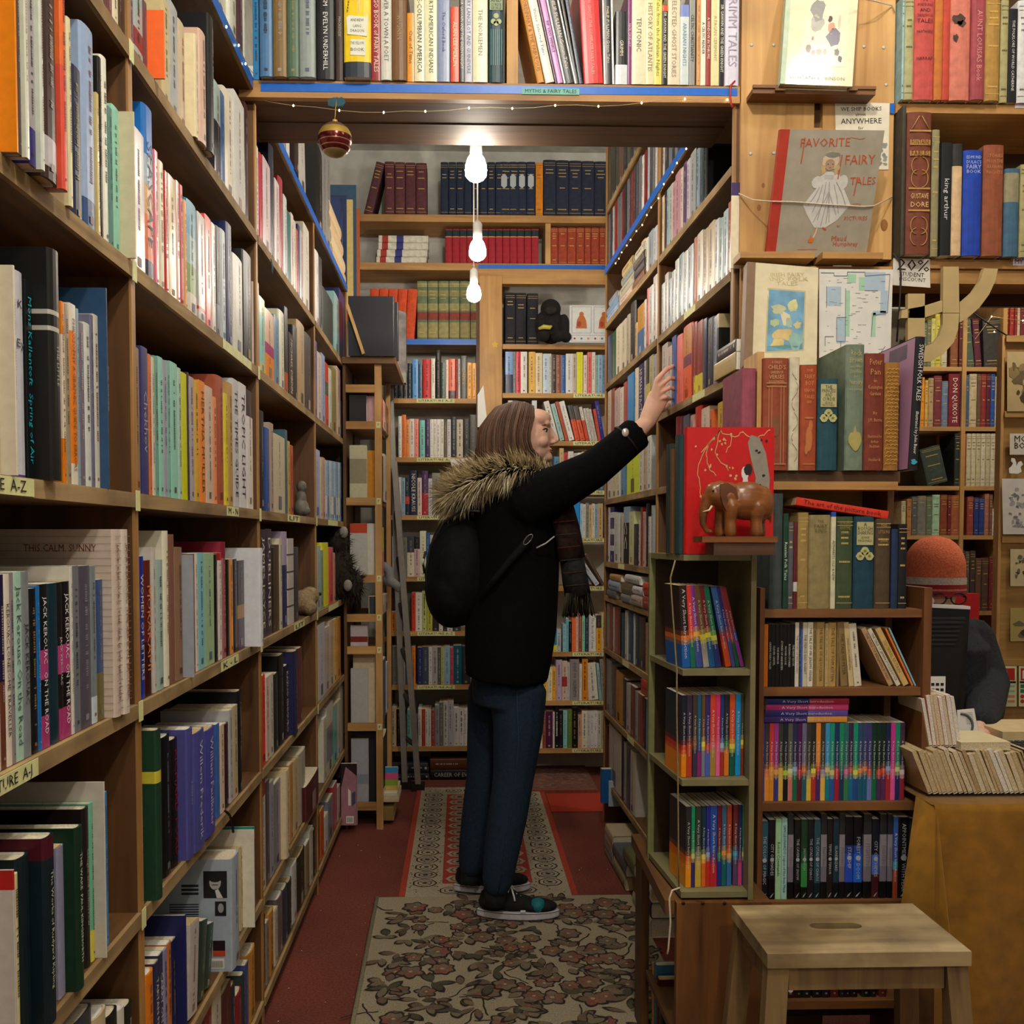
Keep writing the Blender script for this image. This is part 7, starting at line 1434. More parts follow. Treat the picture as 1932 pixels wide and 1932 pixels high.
for a, b, c, ro, me_ in ST:
    k = 4; prof = []
    for i in range(k+1):
        zz = a+(b-a)*i/k; prof.append((max(1e-4, R_*sqrt(max(0, 1-zz*zz))), R_*zz))
    vs = []
    n = 28
    for rr_, zz in prof:
        for j in range(n): vs.append((bp_.x+rr_*cos(2*pi*j/n), bp_.y+rr_*sin(2*pi*j/n), bp_.z+zz))
    mb.add(vs, [(i*n+j, i*n+(j+1) % n, (i+1)*n+(j+1) % n, (i+1)*n+j) for i in range(k) for j in range(n)], M(c, ro, .35 if c == 'a88c3c' else .05, 900, me_), None, True)
mb.build('ball', bb)
mb = MB(); mb.lathe([(.006, .038), (.006, .045), (.002, .047)], GOLD, bp_, 12); mb.build('cap', bb)
tp_ = on_y(632, 190, 2.32); mb = MB(); mb.tube([bp_+V((0, 0, .047)), bp_+V((.001, .01, .08)), V((tp_.x, 2.35, ZB0-.001))], .0009, GOLD, 5); mb.build('thread', bb)
mb = MB(); q = on_y(635, 193, BY-.003)
for k in range(7): mb.poly([(q.x+(.012+.006*cos(k*2.3))*cos(k*.9+j*1.2)*(.5+.5*j/3)+.012*cos(k), BY-.003-.0004*k, q.z+.012*sin(k*.9+j*1.2)) for j in range(5)], M('1c4a58', .6, .2))
tag(mb.build('ribbon_bow'), 'crumpled dark teal bow pinned above the striped bauble', 'bow')
tied([wk(1880, 590, BY-.004), wk(1850, 620, BY-.006), wk(1845, 700, BY-.007), wk(1855, 760, BY-.006), wk(1868, 788, BY-.005)], .0022, RED, 'ribbon', 'thin red ribbon dangling at the bridge shelf end', 'ribbon')
# ---------------------------------------------------------------- ladder
ALU = M('9a9690', .4, .08, 40, .3)
la = thing('step_ladder', (-.24, 4.6, 0), 'aluminium ladder leaning between the end unit and end wall', 'ladder')
f1, f2 = V((on_y(764, 1480, 4.74).x, 4.74, .03)), V((on_y(789, 1480, 4.70).x, 4.70, .03))
t1, t2 = on_y(737, 735, 4.78), on_y(744, 870, 4.64)
LR2 = [(f1, t1), (f2, t2)]
for f, t in LR2: mb = MB(); mb.beam(f, t, .05, .026, ALU, (1, 0, 0)); mb.build('rail', la)
for i in range(1, 8):
    a, b = f1.lerp(t1, i/8.5), f2.lerp(t2, i/8.2); mb = MB(); mb.tube([a, b], .012, M('4a4644', .4, .05), 8); mb.build('rung', la)
for f in (f1, f2): mb = MB(); mb.box((f.x-.032, f.y-.03, .0008), (f.x+.032, f.y+.03, .035), M('1a1816', .6, .05)); mb.build('foot', la)
a = on_y(745, 640, 4.5); mb = MB(); P = [on_y(x, y, 4.62) for x, y in ((738, 712), (766, 712), (766, 590), (752, 585))]; mb.prism(P, (0, .05, 0), M('8a8480', .6, .45, 18)); mb.build('top_step', la)
P = [on_y(x, y, 4.615) for x, y in ((737, 722), (766, 722), (766, 703), (737, 705))]; mb = MB(); mb.prism(P, (0, .07, 0), M('98a090', .5, .1)); mb.build('end_cap', la)
# folders on the end unit
TOPU = PZ+.0006
FD = Row('on top of the end unit', (PX1, 0), (0, 1), (1, 0), TOPU, F_, None, dmax=.2, group='black folders on the end unit')
fo = on_y(700, 600, 3.98)
for k, (pa, pb, Yk, w_, c) in enumerate(((658, 745, 4.04, .04, '1c1e28'), (690, 742, 4.085, .035, '20222c'), (700, 752, 4.125, .025, '1a1c26'))):
    a, b = on_y(pa, 600, Yk), on_y(pb, 600, Yk); h = (on_y(700, 561+k*5, Yk).z-TOPU)
    m = Matrix(((0, -1, 0, b.x), (1, 0, 0, Yk), (0, 0, 1, TOPU), (0, 0, 0, 1)))
    place(FD, m, w_, h, b.x-a.x, c, label=('large black ring folder facing out on top of the end unit', 'second black folder behind the first on the end unit', 'third dark folder at the back of the end unit')[k], let=False, bands=[], hard=True, pm=M('d8c060', .8, .1))
mb = MB(); P0 = on_y(655, 575, 4.0); P1 = on_y(686, 671, 4.0); mb.beam((P0.x, 4.0, P0.z), (P1.x, 4.0, TOPU+.004), .012, .012, PINEZ); tag(mb.build('wooden_stick'), 'thin wooden stick leaning across the black folder', 'stick')
# ---------------------------------------------------------------- toys
def tufts(mb, pts, L, m, r, n=1, w=.0016, down=0):
    for p, d in pts:
        for k in range(n):
            dd = (V(d)+V((r.uniform(-.5, .5), r.uniform(-.5, .5), r.uniform(-.5, .5)-down))).normalized(); q = V(p)+dd*L*r.uniform(.6, 1.15)
            x = dd.cross(V((r.random(), r.random(), .3))).normalized()*w
            mm = r.choice(m); mb.add([V(p)-x, V(p)+x, V(p)+dd.cross(x), q], [(0, 1, 3), (1, 2, 3), (2, 0, 3)], mm)
def surf(c, rad, n, r):
    out = []
    for k in range(n):
        d = V((r.gauss(0, 1), r.gauss(0, 1), r.gauss(0, 1))).normalized(); out.append((V(c)+V((d.x*rad[0], d.y*rad[1], d.z*rad[2])), d))
    return out
r = random.Random(8)
# black gorilla
g = lambda x, y, dy=0: on_y(x, y, 4.86)+V((0, dy, 0)); zg = ZBR[8]+.001
go = thing('plush_gorilla', V((g(1043, 640).x, 4.88, zg)), 'black plush gorilla holding a yellow banana on the end wall shelf', 'soft toy')
BKF = M('1c1a18', .95, .4, 160, 0, 0, .5); s_ = 4.86/1830
bx_ = g(1043, 0).x
body = blob('body', [('e', (bx_, 4.9, zg+.085), (.07, .05, .085)), ('e', (bx_-.005, 4.88, zg+.17), (.052, .045, .05)), ('e', (bx_-.055, 4.87, zg+.09), (.03, .035, .06)), ('e', (bx_+.06, 4.87, zg+.085), (.03, .035, .06)), ('e', (bx_-.045, 4.84, zg+.028), (.033, .045, .028)), ('e', (bx_+.03, 4.84, zg+.026), (.033, .045, .026)), ('e', (bx_+.07, 4.86, zg+.028), (.028, .04, .027))], .006, BKF, go, 3)
mb = MB(); mb.ell((bx_-.008, 4.842, zg+.155), (.03, .02, .022), M('2c2824', .9, .2), None, 14); mb.build('muzzle', go)
mb = MB(); mb.tube([(bx_-.07, 4.82, zg+.06), (bx_-.045, 4.815, zg+.068), (bx_-.015, 4.82, zg+.066), (bx_-.004, 4.825, zg+.075)], [.006, .012, .011, .004], M('c8b84c', .7, .1), 8); mb.build('banana', go)
# picture book beside gorilla
row = R0(8, I_); a, b = on_y(1074, 610, 4.86), on_y(1143, 610, 4.86)
def bears(t, B):
    w, h, d = B['w'], B['h'], B['d']; x = w/2+.0006; S2 = lambda u, v, e=0: V((x+e, .003+u*(d-.004), v*h)); mb = MB(); o_ = M('b86a30', .5, .1); bl_ = M('8ca8c4', .5, .05)
    for u0, u1, v0, v1 in ((.04, .46, .26, .96), (.52, .96, .26, .96), (.04, .96, .03, .2)):
        for q in ([(u0, v0), (u1, v0)], [(u1, v0), (u1, v1)], [(u1, v1), (u0, v1)], [(u0, v1), (u0, v0)]): stroke(mb, S2, q, .006, bl_, .0002)
    for cu in (.25, .74):
        pp(mb, S2, [(cu-.12, .38), (cu+.12, .38), (cu+.1, .6), (cu+.05, .72), (cu-.05, .72), (cu-.1, .6)], o_, .0003); dab(mb, S2, cu, .76, .05, .07, o_, .0004, 10)
        dab(mb, S2, cu-.05, .5, .05, .08, M('a83c30', .5, .1), .0005, 9)
    for k in range(6): dab(mb, S2, .1+k*.15, .11, .025, .03, M(('a83c40', '5a78a8', 'c8903c')[k % 3], .5, 0), .0003, 8)
    mb.build('cover_picture', t, True)
m = Matrix(((0, 1, 0, a.x), (-1, 0, 0, 4.86), (0, 0, 1, ZBR[8]+.0006), (0, 0, 0, 1)))
place(row, m, .015, on_y(1100, 577, 4.86).z-ZBR[8], b.x-a.x+.05, 'd8d8d4', label='white picture book with orange bears beside the plush gorilla', let=False, extra=[bears], vis=40)
# dark fluffy toy hanging out of the far bay
Yf = 3.95; zf_ = ZL[3]+.001
c0 = on_y(650, 1060, Yf)
ft = thing('fluffy_toy', (c0.x, Yf, zf_), 'shaggy dark brown soft toy slumped at the end of the far bay shelf', 'soft toy')
FUR = [M('2c2620', .95, .2), M('1c1814', .95, .2), M('3c342a', .95, .2)]
blob('body', [('e', (c0.x-.03, Yf+.05, zf_+.11), (.06, .07, .11)), ('e', (c0.x-.045, Yf+.03, zf_+.24), (.055, .06, .055)), ('e', (c0.x+.02, Yf+.06, zf_+.06), (.05, .05, .06))], .008, FUR[0], ft, 2)
mb = MB(); tufts(mb, surf((c0.x-.03, Yf+.05, zf_+.11), (.06, .07, .11), 420, r)+surf((c0.x-.045, Yf+.03, zf_+.24), (.055, .06, .055), 240, r)+surf((c0.x+.02, Yf+.06, zf_+.06), (.05, .05, .06), 240, r), .035, FUR, r, 1, .0022, .25); mb.build('fur', ft)
for dx, dz in ((-.03, .275), (-.015, .06)): mb = MB(); mb.ell((c0.x+dx+.03, Yf-.02, zf_+dz), (.018, .014, .024), M('8a8680', .9, .2), None, 12); mb.build('pad', ft)
# beige lump toy
c1 = on_y(581, 1132, 3.2); 
bt = thing('plush_toy', (LX-.02, 3.22, ZL[3]), 'small beige woolly soft toy beside the spiral bound book', 'soft toy')
blob('body', [('e', (LX-.025, 3.2, ZL[3]+.042), (.04, .05, .042)), ('e', (LX-.01, 3.24, ZL[3]+.06), (.032, .035, .032)), ('e', (LX+.0, 3.17, ZL[3]+.025), (.025, .03, .025))], .005, M('8a7658', .95, .4, 120, 0, 0, .6), bt, 2)
mb = MB(); mb.ell((LX+.022, 3.25, ZL[3]+.066), (.006, .006, .006), INK, None, 8); mb.build('eye', bt)
# little bust
bu = thing('statuette', (LX-.05, 3.12, ZL[4]), 'small grey seated statuette at the shelf end beside books', 'figurine'); SG = M('6a645c', .6, .3, 60)
blob('body', [('e', (LX-.03, 3.2, ZL[4]+.03), (.026, .03, .03)), ('e', (LX-.03, 3.2, ZL[4]+.062), (.018, .02, .026)), ('e', (LX-.028, 3.2, ZL[4]+.1), (.017, .018, .02)), ('e', (LX-.012, 3.19, ZL[4]+.02), (.014, .02, .015))], .003, SG, bu, 2)
# grey cloth legs by ladder
q = on_y(738, 1085, 4.42); GT = M('7c7a7c', .95, .15, 140)
gt = thing('cloth_toy', q, 'grey cloth toy with dangling legs tucked by the ladder', 'soft toy'); zz = ZP[5]
blob('body', [('c', [on_y(726, 1068, 4.42), on_y(735, 1078, 4.40), on_y(736, 1092, 4.39)], [.02, .022, .02]), ('c', [on_y(724, 1093, 4.42), on_y(738, 1098, 4.39), on_y(749, 1105, 4.37), on_y(750, 1113, 4.37)], [.02, .024, .02, .012])], .005, GT, gt, 3)

# ---------------------------------------------------------------- small loose things
PNK = Row('floor at the end of left case', (LX, 0), (0, 1), (1, 0), .0805, H_, None, dmax=.15, group='books at the end of the left case')
def pinkart(t, B):
    w, h, d = B['w'], B['h'], B['d']; x = w/2+.0006; S2 = lambda u, v, e=0: V((x+e, .002+u*(d-.003), v*h)); mb = MB()
    pp(mb, S2, [(0, 0), (1, 0), (1, .8), (.3, .95), (0, .6)], M('a87480', .5, .1), .0003); pp(mb, S2, [(.45, .32), (.62, .32), (.62, .55), (.45, .6)], WHITE, .0005); pp(mb, S2, [(.68, .3), (.92, .36), (.92, .56), (.68, .52)], M('4a4a6a', .5, .1), .0005)
    pp(mb, S2, [(.32, .03), (.8, .03), (.8, .15), (.32, .15)], WHITE, .0005)
    for k in range(8): pp(mb, S2, [(.38+k*.045, .05), (.4+k*.045, .05), (.4+k*.045, .13), (.38+k*.045, .13)], INK, .0007)
    mb.build('cover_picture', t, True)
a, b = on_y(643, 1500, 3.98), on_y(674, 1500, 3.98); z0 = on_y(660, 1556, 3.98).z
place(PNK, Matrix(((0, 1, 0, a.x), (-1, 0, 0, 3.98), (0, 0, 1, z0), (0, 0, 0, 1))), .014, on_y(660, 1440, 3.98).z-z0, b.x-a.x, '2c2024', label='dark book with pink back cover sticking out at the end of the left case', let=False, extra=[pinkart], vis=9)
LB = Row('floor beside ladder foot', (PX1, 0), (0, 1), (1, 0), .0005, H_, None, dmax=.15, group='books lying by the ladder')
for k, (x0, x1, zb, th_, c, lab) in enumerate(((718, 742, .02, .06, '8a7040', 'olive gold book lying lowest by the ladder foot'), (718, 752, .1, .022, 'c8b894', 'cream book lying under the colourful one by the ladder'), (719, 750, .1225, .02, 'd8d0b8', 'second cream book lying by the ladder under the colourful cover'))):
    a, b = on_y(x0, 1500, 4.12), on_y(x1, 1500, 4.12); place(LB, Matrix(((0, 0, 1, a.x), (0, 1, 0, 4.12), (-1, 0, 0, zb+th_/2), (0, 0, 0, 1))), th_, b.x-a.x, .2, c, label=lab, let=False, vis=4)
a, b = on_y(727, 1500, 4.16), on_y(751, 1500, 4.16)
place(LB, Matrix(((0, 1, 0, a.x), (-1, 0, 0, 4.16), (0, 0, 1, .1432), (0, 0, 0, 1))), .012, .1, b.x-a.x, 'd0b060', label='small book with bright blue and green landscape cover by the ladder', let=False, bands=[(.75, 1, '3a90c8'), (.45, .75, 'd85a8a'), (.2, .45, '8ab040')], vis=9)
P = [on_y(x, y, BW-.035) for x, y in ((901, 806), (920, 804), (912, 727), (901, 745))]
mb = MB(); mb.prism(P, (0, -.001, 0), WHITE); tag(mb.build('paper_strip'), 'white paper strip hanging on the end wall post above the woman', 'paper')
c = on_y(934, 650, BW-.032); mb = MB(); mb.poly([(c.x+(.018 if k % 2 == 0 else .009)*cos(k*pi/5+pi/2), BW-.0315, c.z+(.018 if k % 2 == 0 else .009)*sin(k*pi/5+pi/2)) for k in range(10)], M('d8b020', .5, 0)); tag(mb.build('star_sticker'), 'small yellow star sticker on the end wall post', 'sticker')
q = [on_y(x, y, BW-.008) for x, y in ((852, 880), (893, 878), (890, 865), (849, 866))]; mb = MB(); mb.prism(q, (0, -.001, 0), WHITE); tag(mb.build('shelf_slip'), 'white paper slip on the end wall shelf edge beside the fur hood', 'paper')
tied([on_x(425, 1530, LX+.012), on_x(433, 1537, LX+.014), on_x(438, 1552, LX+.016), on_x(440, 1570, LX+.014)], .0028, M('0e0e10', .5, 0), 'strap', 'thin black strap looped over the teal edged books, second bay', 'strap')

mb = MB(); c = on_x(511, 496, LX+.006)
for k in range(5): mb.tube([(c.x, c.y+.002*k, c.z+.01), (c.x+.004, c.y+.003*k-.004, c.z-.012), (c.x+.003, c.y+.004*k-.008, c.z-.028)], .0012, M('34405c', .7, .1), 4)
tag(mb.build('bookmark_tassel'), 'slate blue bookmark tassel hanging over the third bay shelf edge', 'bookmark')
# ---------------------------------------------------------------- desk with velvet cloth
DZ, DFY = .672, 2.0
VEL = M('83590e', .9, .22, 26, 0, 0, .25, .15)
dx0 = on_y(1762, 1530, DFY).x
tb = thing('counter_table', (dx0+.5, 2.3, 0), 'counter table hidden under the mustard cloth at the shop desk', 'table')
mb = MB(); mb.box((dx0+.02, DFY+.02, DZ-.03), (2.3, 2.62, DZ-.008), BROWNX); mb.build('table_top', tb)
for x in (dx0+.04, 2.24):
    for y in (DFY+.04, 2.56): mb = MB(); mb.box((x, y, 0), (x+.05, y+.05, DZ-.0305), BROWNZ); mb.build('leg', tb)
# cloth: top sheet, front drop with folds, flared corner
cl = MB(); nx = 40; zs = [DZ, DZ-.004, DZ-.02, DZ-.06, DZ-.2, DZ-.4, .02]
def fold(x, z): t = (DZ-z)/DZ; return -.02*t-.018*t*sin((x-dx0)*17)+.008*t*sin((x-dx0)*41+1)
xs = [dx0+(2.3-dx0)*i/nx for i in range(nx+1)]
vs = [(x, 2.62, DZ-.006) for x in xs]+[(x, DFY+.012, DZ-.0062) for x in xs]
for z in zs[1:]: vs += [(x, DFY-.002+fold(x, z)-(.006 if z < DZ-.01 else 0), z) for x in xs]
K = nx+1; rows_ = 1+1+len(zs)-1
cl.add(vs, [(j*K+i, (j+1)*K+i, (j+1)*K+i+1, j*K+i+1) for j in range(rows_-1) for i in range(nx)], VEL, None, True)
# side drape flaring out toward the bookcase
top = [V((dx0, DFY+.0, DZ-.01)), V((dx0, DFY+.14, DZ-.007)), V((dx0, DFY+.26, DZ-.007))]
fl = [on_y(1697, 1720, 1.99), on_y(1712, 1720, 2.03), V((dx0-.005, 2.06, .3))]
P1 = on_y(1700, 1708, 1.985); P2 = on_y(1790, 1760, 1.955); P3 = on_y(1772, 1745, 1.99)
cl.add([(dx0+.002, DFY-.006, DZ-.008), (dx0-.001, DFY+.08, DZ-.007), tuple(P1), tuple(P3), tuple(P2), (P1.x-.01, 1.99, .1), (P3.x, 1.985, .1), (P2.x+.03, 1.93, .1)],
       [(1, 2, 3, 0), (0, 3, 4), (2, 5, 6, 3), (3, 6, 7, 4)], VEL, None, True)
o = cl.build('tablecloth'); md = o.modifiers.new('s', 'SOLIDIFY'); md.thickness = .003; md.offset = -1
tag(o, 'mustard yellow velvet cloth draped over the counter table', 'tablecloth')
# paperbacks on the desk, page edges toward the viewer
DK_ = Row('on the cloth covered counter', (0, 2.04), (1, 0), (0, -1), DZ, Q_, None, dmax=.2, group='paperbacks on the counter table')
DKW = V((0, 0, 0))
def fore(px0, px1, zb, h, lean, Yf, c, pm, lab=None, L=.12):
    a, b = on_y(px0, 1500, Yf), on_y(px1, 1500, Yf); w = (b.x-a.x)*cos(radians(lean))
    m = Matrix.Translation(V((a.x, Yf, zb+abs(w*sin(radians(lean)))*(1 if lean > 0 else 0)))) @ Matrix.Rotation(radians(lean), 4, 'Y') @ Matrix.Translation(V((w/2, 0, 0))) @ Matrix(((1, 0, 0, 0), (0, 0, -1, L), (0, 1, 0, 0), (0, 0, 0, 1)))
    return place(DK_, m, w, L, h, c, let=False, pm=pm, hard=False, label=lab)
PM = {'a': M('b8a27c', .9, .3, 300), 'b': M('c8b898', .9, .3, 300), 'c': M('d4ccc0', .9, .25, 300), 'd': M('a48c64', .9, .3, 300)}
r = random.Random(5); x = 1752
for i in range(26):
    w = r.uniform(5.5, 11); fore(x, x+w, DZ+.001, .098+r.uniform(-.006, .006), -20-r.uniform(0, 3), 2.06, r.choice(('c8b48c', '6a4a34', 'd8ccb4', '3a3a40', 'b89868')), PM[r.choice('aabbcd')]); x += w+.7
x = 1752
for i in range(8):
    w = r.uniform(5, 9); fore(x, x+w, DZ+.098, .112+r.uniform(-.006, .006), -9-r.uniform(0, 2), 2.09, r.choice(('d8ccc0', 'c88a7c', 'c8b898')), PM[r.choice('ccb')]); x += w+.5
a, b = on_y(1813, 1402, 2.07), on_y(1907, 1402, 2.07)
m = Matrix(((0, 0, 1, a.x), (0, -1, 0, 2.2), (1, 0, 0, on_y(1860, 1408, 2.07).z), (0, 0, 0, 1)))
place(DK_, m, .018, b.x-a.x, .13, 'dccca4', let=False, pm=PM['b'], label='cream book lying flat across the leaning paperbacks on the counter')
# monitor seen from behind
MY = 2.45; BLK = M('141516', .42, .12, 40)
mo = thing('computer_monitor', on_y(1790, 1400, MY), 'black computer monitor seen from behind on the counter', 'monitor')
m0, m1, m2, m3 = on_y(1745, 1138, MY-.02), on_y(1830, 1150, MY), on_y(1818, 1338, MY), on_y(1745, 1338, MY-.02)
xl_m = m1.x-.44
mb = MB(); mb.prism([(xl_m, MY, m2.z), (m2.x, MY+.0, m2.z), (m1.x, MY, m1.z), (xl_m, MY, m1.z+.02)], (0, .035, 0), BLK); mb.build('case', mo)
mb = MB(); mb.prism([(xl_m+.05, MY-.001, m2.z+.02), (m2.x-.035, MY-.001, m2.z+.02), (m1.x-.02, MY-.001, m1.z-.03), (xl_m+.05, MY-.001, m1.z-.01)], (0, -.03, 0), BLK); mb.build('rear_housing', mo)
for k in range(7):
    mb = MB(); zz = m1.z-.022-k*.011; mb.box((m1.x-.2, MY-.0345, zz), (m1.x-.03-k*.004, MY-.0312, zz+.005), M('26282a', .4, .05)); mb.build('vent_slat', mo)
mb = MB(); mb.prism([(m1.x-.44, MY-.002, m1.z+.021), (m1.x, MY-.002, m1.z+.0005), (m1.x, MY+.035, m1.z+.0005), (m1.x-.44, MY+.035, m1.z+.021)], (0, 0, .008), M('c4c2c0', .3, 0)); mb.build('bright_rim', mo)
s0, s1 = on_y(1752, 1310, MY-.032), on_y(1784, 1276, MY-.032); mb = MB(); mb.box((s0.x, MY-.0322, s0.z), (s1.x, MY-.0312, s1.z), WHITE); st_ = mb.build('rating_sticker', mo)
mb = MB()
for k in range(6): mb.box((s0.x+.006+(k % 3)*.012, MY-.0332, s0.z+.008+(k//3)*.014), (s0.x+.014+(k % 3)*.012, MY-.0323, s0.z+.015+(k//3)*.014), INK)
mb.build('sticker_marks', st_)
mb = MB(); mb.box((m1.x-.26, MY+.005, DZ+.02), (m1.x-.18, MY+.03, m2.z-.0005), BLK); mb.build('stand_neck', mo)
mb = MB(); mb.box((m1.x-.34, MY-.03, DZ-.0045), (m1.x-.1, MY+.12, DZ+.0195), BLK); mb.build('stand_base', mo)
# tent card
cY = 2.3; P = [on_y(x, y, cY) for x, y in ((1808, 1394), (1848, 1394), (1838, 1337), (1806, 1340))]
cz = P[0].z; mb = MB(); mb.prism(P, (0, .003, 0), WHITE); o = tag(mb.build('notice_card'), 'white notice card with grey ring logo propped on counter books', 'card')
S_ = lambda u, v, e=0: P[0].lerp(P[1], u).lerp(P[3].lerp(P[2], u), v)+V((0, -.0008-e, 0))
mb = MB(); c0_ = S_(.12, .45); mb.tube([(c0_.x+.03*cos(a), c0_.y-.001, c0_.z+.03*sin(a)) for a in [i*pi/10-pi/2 for i in range(11)]], .003, M('5a5e5c', .5, 0), 4); mb.build('ring_logo', o)
mb = MB()
for k in range(7): stroke(mb, S_, [(.45, .88-k*.06), (.85, .88-k*.06)], .008, M('8a8a8a', .5, 0), .0004)
mb.build('card_text', o)
# things farther along the counter
zt_ = on_y(1900, 1372, 2.95).z
sd = thing('side_counter', (2.0, 2.98, 0), 'pale wooden side counter beyond the monitor in the shop corner', 'counter')
c0_ = on_y(1868, 1372, 2.95); mb = MB(); mb.box((c0_.x, 2.88, zt_-.03), (2.6, 3.08, zt_), M('d8c090', .5, .1, 20)); mb.build('counter_top', sd)
mb = MB(); mb.box((c0_.x+.01, 2.9, 0), (2.59, 3.07, zt_-.0305), M('8a8468', .6, .1)); mb.build('cabinet_body', sd)
kb0 = on_y(1905, 1424, 2.3); kb = thing('keyboard', kb0, 'white keyboard at the counter edge beside the lying book', 'keyboard')
mb = MB(); mb.box((kb0.x, 2.3, DZ+.02), (kb0.x+.3, 2.45, DZ+.035), WHITE); mb.build('case', kb)
for i in range(8):
    for j in range(4): mb = MB(); mb.box((kb0.x+.012+i*.018, 2.315+j*.03, DZ+.0355), (kb0.x+.026+i*.018, 2.337+j*.03, DZ+.04), INK); mb.build('key_cap', kb)
# ---------------------------------------------------------------- far shelves on the right
GY = 4.62
fz = lambda y: on_y(1760, y, GY).z
ZF = [fz(y) for y in (1290, 1153, 1010, 917, 805, 692)]
fx0, fx1, fx2 = on_y(1700, 900, GY).x, on_y(1815, 900, GY).x, on_y(1890, 900, GY).x
fc = thing('bookcase', ((fx0+fx2)/2, GY+.12, 0), 'pine bookcase of antique volumes at the back of the shop', 'bookcase')
for x in (fx0-.3, fx1, fx2): mb = MB(); mb.box((x-.01, GY-.004, 0), (x+.01, GY+.24, fz(560)), PINEZ); mb.build('upright', fc)
for x0_, x1_ in ((fx0-.289, fx1-.011), (fx1+.011, fx2-.011)):
    for z in ZF+[.12, .3]: mb = MB(); mb.box((x0_, GY, z-.02), (x1_, GY+.22, z), PINEX); mb.build('shelf', fc)
mb = MB(); mb.box((fx0-.3, GY+.241, 0), (fx2, GY+.25, fz(560)), M('6a6050', .8, .1)); mb.build('back_panel', fc)
mb = MB(); mb.box((fx0-.3, GY-.02, fz(570)), (fx2+.6, GY+.05, fz(546)), wood('d2a83c', 'b8882c', 'x')); mb.build('lit_rail', fc)  # yellow lamplight on this rail is painted into its wood colour
def GR_(i, ph, win): return Row(ph, (0, GY), (1, 0), (0, -1), ZF[i], win, ZF[i+1]-.02 if i < 5 else None, dmax=.16, inset=.5, kind='antique_book', hard=1, group='antique books, '+ph)
add(GR_(5, 'highest shelf of the antiques case', O_), '1262 1290 560 5c6a5c|1290 1318 540 6c6c50|1318 1345 530 c4bc68|1345 1386 500 c8b848|1386 1425 640 c8bc98|1448 1500 470 8a5030|1505 1530 480 5a2428|1560 1612 440 4c5c4c l-6 r23|1615 1660 440 5c2634 l-5 r23|1676 1790 430 3a3632 l-3 r23|1806 1832 440 7c2420|1838 1866 440 a03028|1870 1886 440 8a2a28|1888 1905 450 c8b088|1908 1960 440 6a2a2c')
add(GR_(4, 'second highest shelf of antiques case', O_), '1246 1274 920 e09028|1276 1297 940 d8a450|1299 1334 925 b09468|1336 1388 910 7a3236|1388 1430 945 6c7c94|1434 1512 885 7c2028 t=DON_QUIXOTE|1513 1530 905 3c5c78|1531 1548 905 38586f|1549 1567 905 3c5c78|1572 1622 890 c4b08c|1622 1648 860 6c4c38|1649 1684 840 8c2c28|1684 1712 835 5a2030|1713 1742 850 2a4c90|1744 1786 915 c8c0a4')
add(GR_(3, 'middle shelf of antiques case', O_), '1474 1510 1290 2c302c|1512 1550 1270 a44c34|'+'|'.join(f'{1552+i*32} {1582+i*32} {1265-i*3} {["c8bc94","ccc09c","c4b48c","d0c4a4","c0b08c","ccc0a0","a08c60"][i]}' for i in range(7)))
add(GR_(3, 'middle shelf of antiques case', O_), '1300 1440 1355 3a4438 l-14 r18')
add(GR_(2, 'fourth shelf of antiques case', P_), '1120 1150 160 c8bc94|1156 1187 145 b87c44|1187 1226 130 5c5c5a|1226 1286 125 7c766a|1286 1324 130 66785c|1326 1376 118 a8c8a4|1377 1426 118 8a4428|1427 1450 120 742024|1451 1508 122 a85c38|1556 1600 130 9a4438|1602 1634 135 2a3a7c|1636 1671 138 2c3c80|1672 1702 112 a86c54|1704 1724 116 7c5040|1725 1770 210 d8d0c8')
add(GR_(1, 'fifth shelf of antiques case', P_), '1460 1496 485 3c342e|1498 1540 484 4c443c|1542 1570 495 645848|1574 1610 490 4a3c34|1612 1650 540 6a4a34|1652 1698 540 5c3e30|1702 1752 532 7a262c|1753 1775 560 8a5a48')
# poster boards
PBY = 3.7; pb0 = on_y(1888, 1000, PBY).x
pbd = thing('notice_board_panel', (pb0+.4, PBY, 0), 'tan boarded partition hung with prints at the shop edge', 'panel')
zz = [on_y(1905, y, PBY).z for y in (1368, 1250, 1018, 782, 640)]
TANB = wood('b8904e', '966c34', 'x', .6)
mb = MB(); mb.box((pb0, PBY, 0), (pb0+1.2, PBY+.03, zz[4]), TANB); mb.build('board', pbd)
for z in zz[:]: mb = MB(); mb.box((pb0, PBY-.012, z-.012), (pb0+1.2, PBY-.0005, z+.012), TANB); mb.build('batten', pbd)
mb = MB(); mb.box((pb0-.012, PBY-.006, 0), (pb0-.0005, PBY+.03, zz[4]+.01), PINEZ); mb.build('edge_post', pbd)
PY_ = PBY-.0135
def mini(px, col, name, label, cat, seed, cols, n=18, sc=.05):
    o, S_ = sheet(px, PY_, name, label, cat, col); r = random.Random(seed); mb = MB()
    for k in range(n): dab(mb, S_, r.uniform(.15, .85), r.uniform(.12, .8), r.uniform(.3, 1)*sc*1.6, r.uniform(.3, 1)*sc, M(r.choice(cols), .7, .1), .0003+k*2e-5, 8, .35, k+seed)
    mb.build('printed_drawing', o); return o, S_
mini(((1900, 776), (1975, 776), (1975, 664), (1900, 664)), 'b8a070', 'print', 'old sepia animal print on the tan board, upper one', 'picture', 1, ('4a3c28', '6a5838', '8a7448'), 30, .09)
o, _s = sheet(((1905, 858), (1990, 858), (1990, 818), (1905, 818)), PY_, 'notice', 'small white sign pointing to more books on the tan board', 'sign', 'd8d0c0', .0008, (('MORE', .35, .74, .03, .5), ('BOOKS', .4, .42, .03, .6), ('<---', .55, .14, .02, .3)))
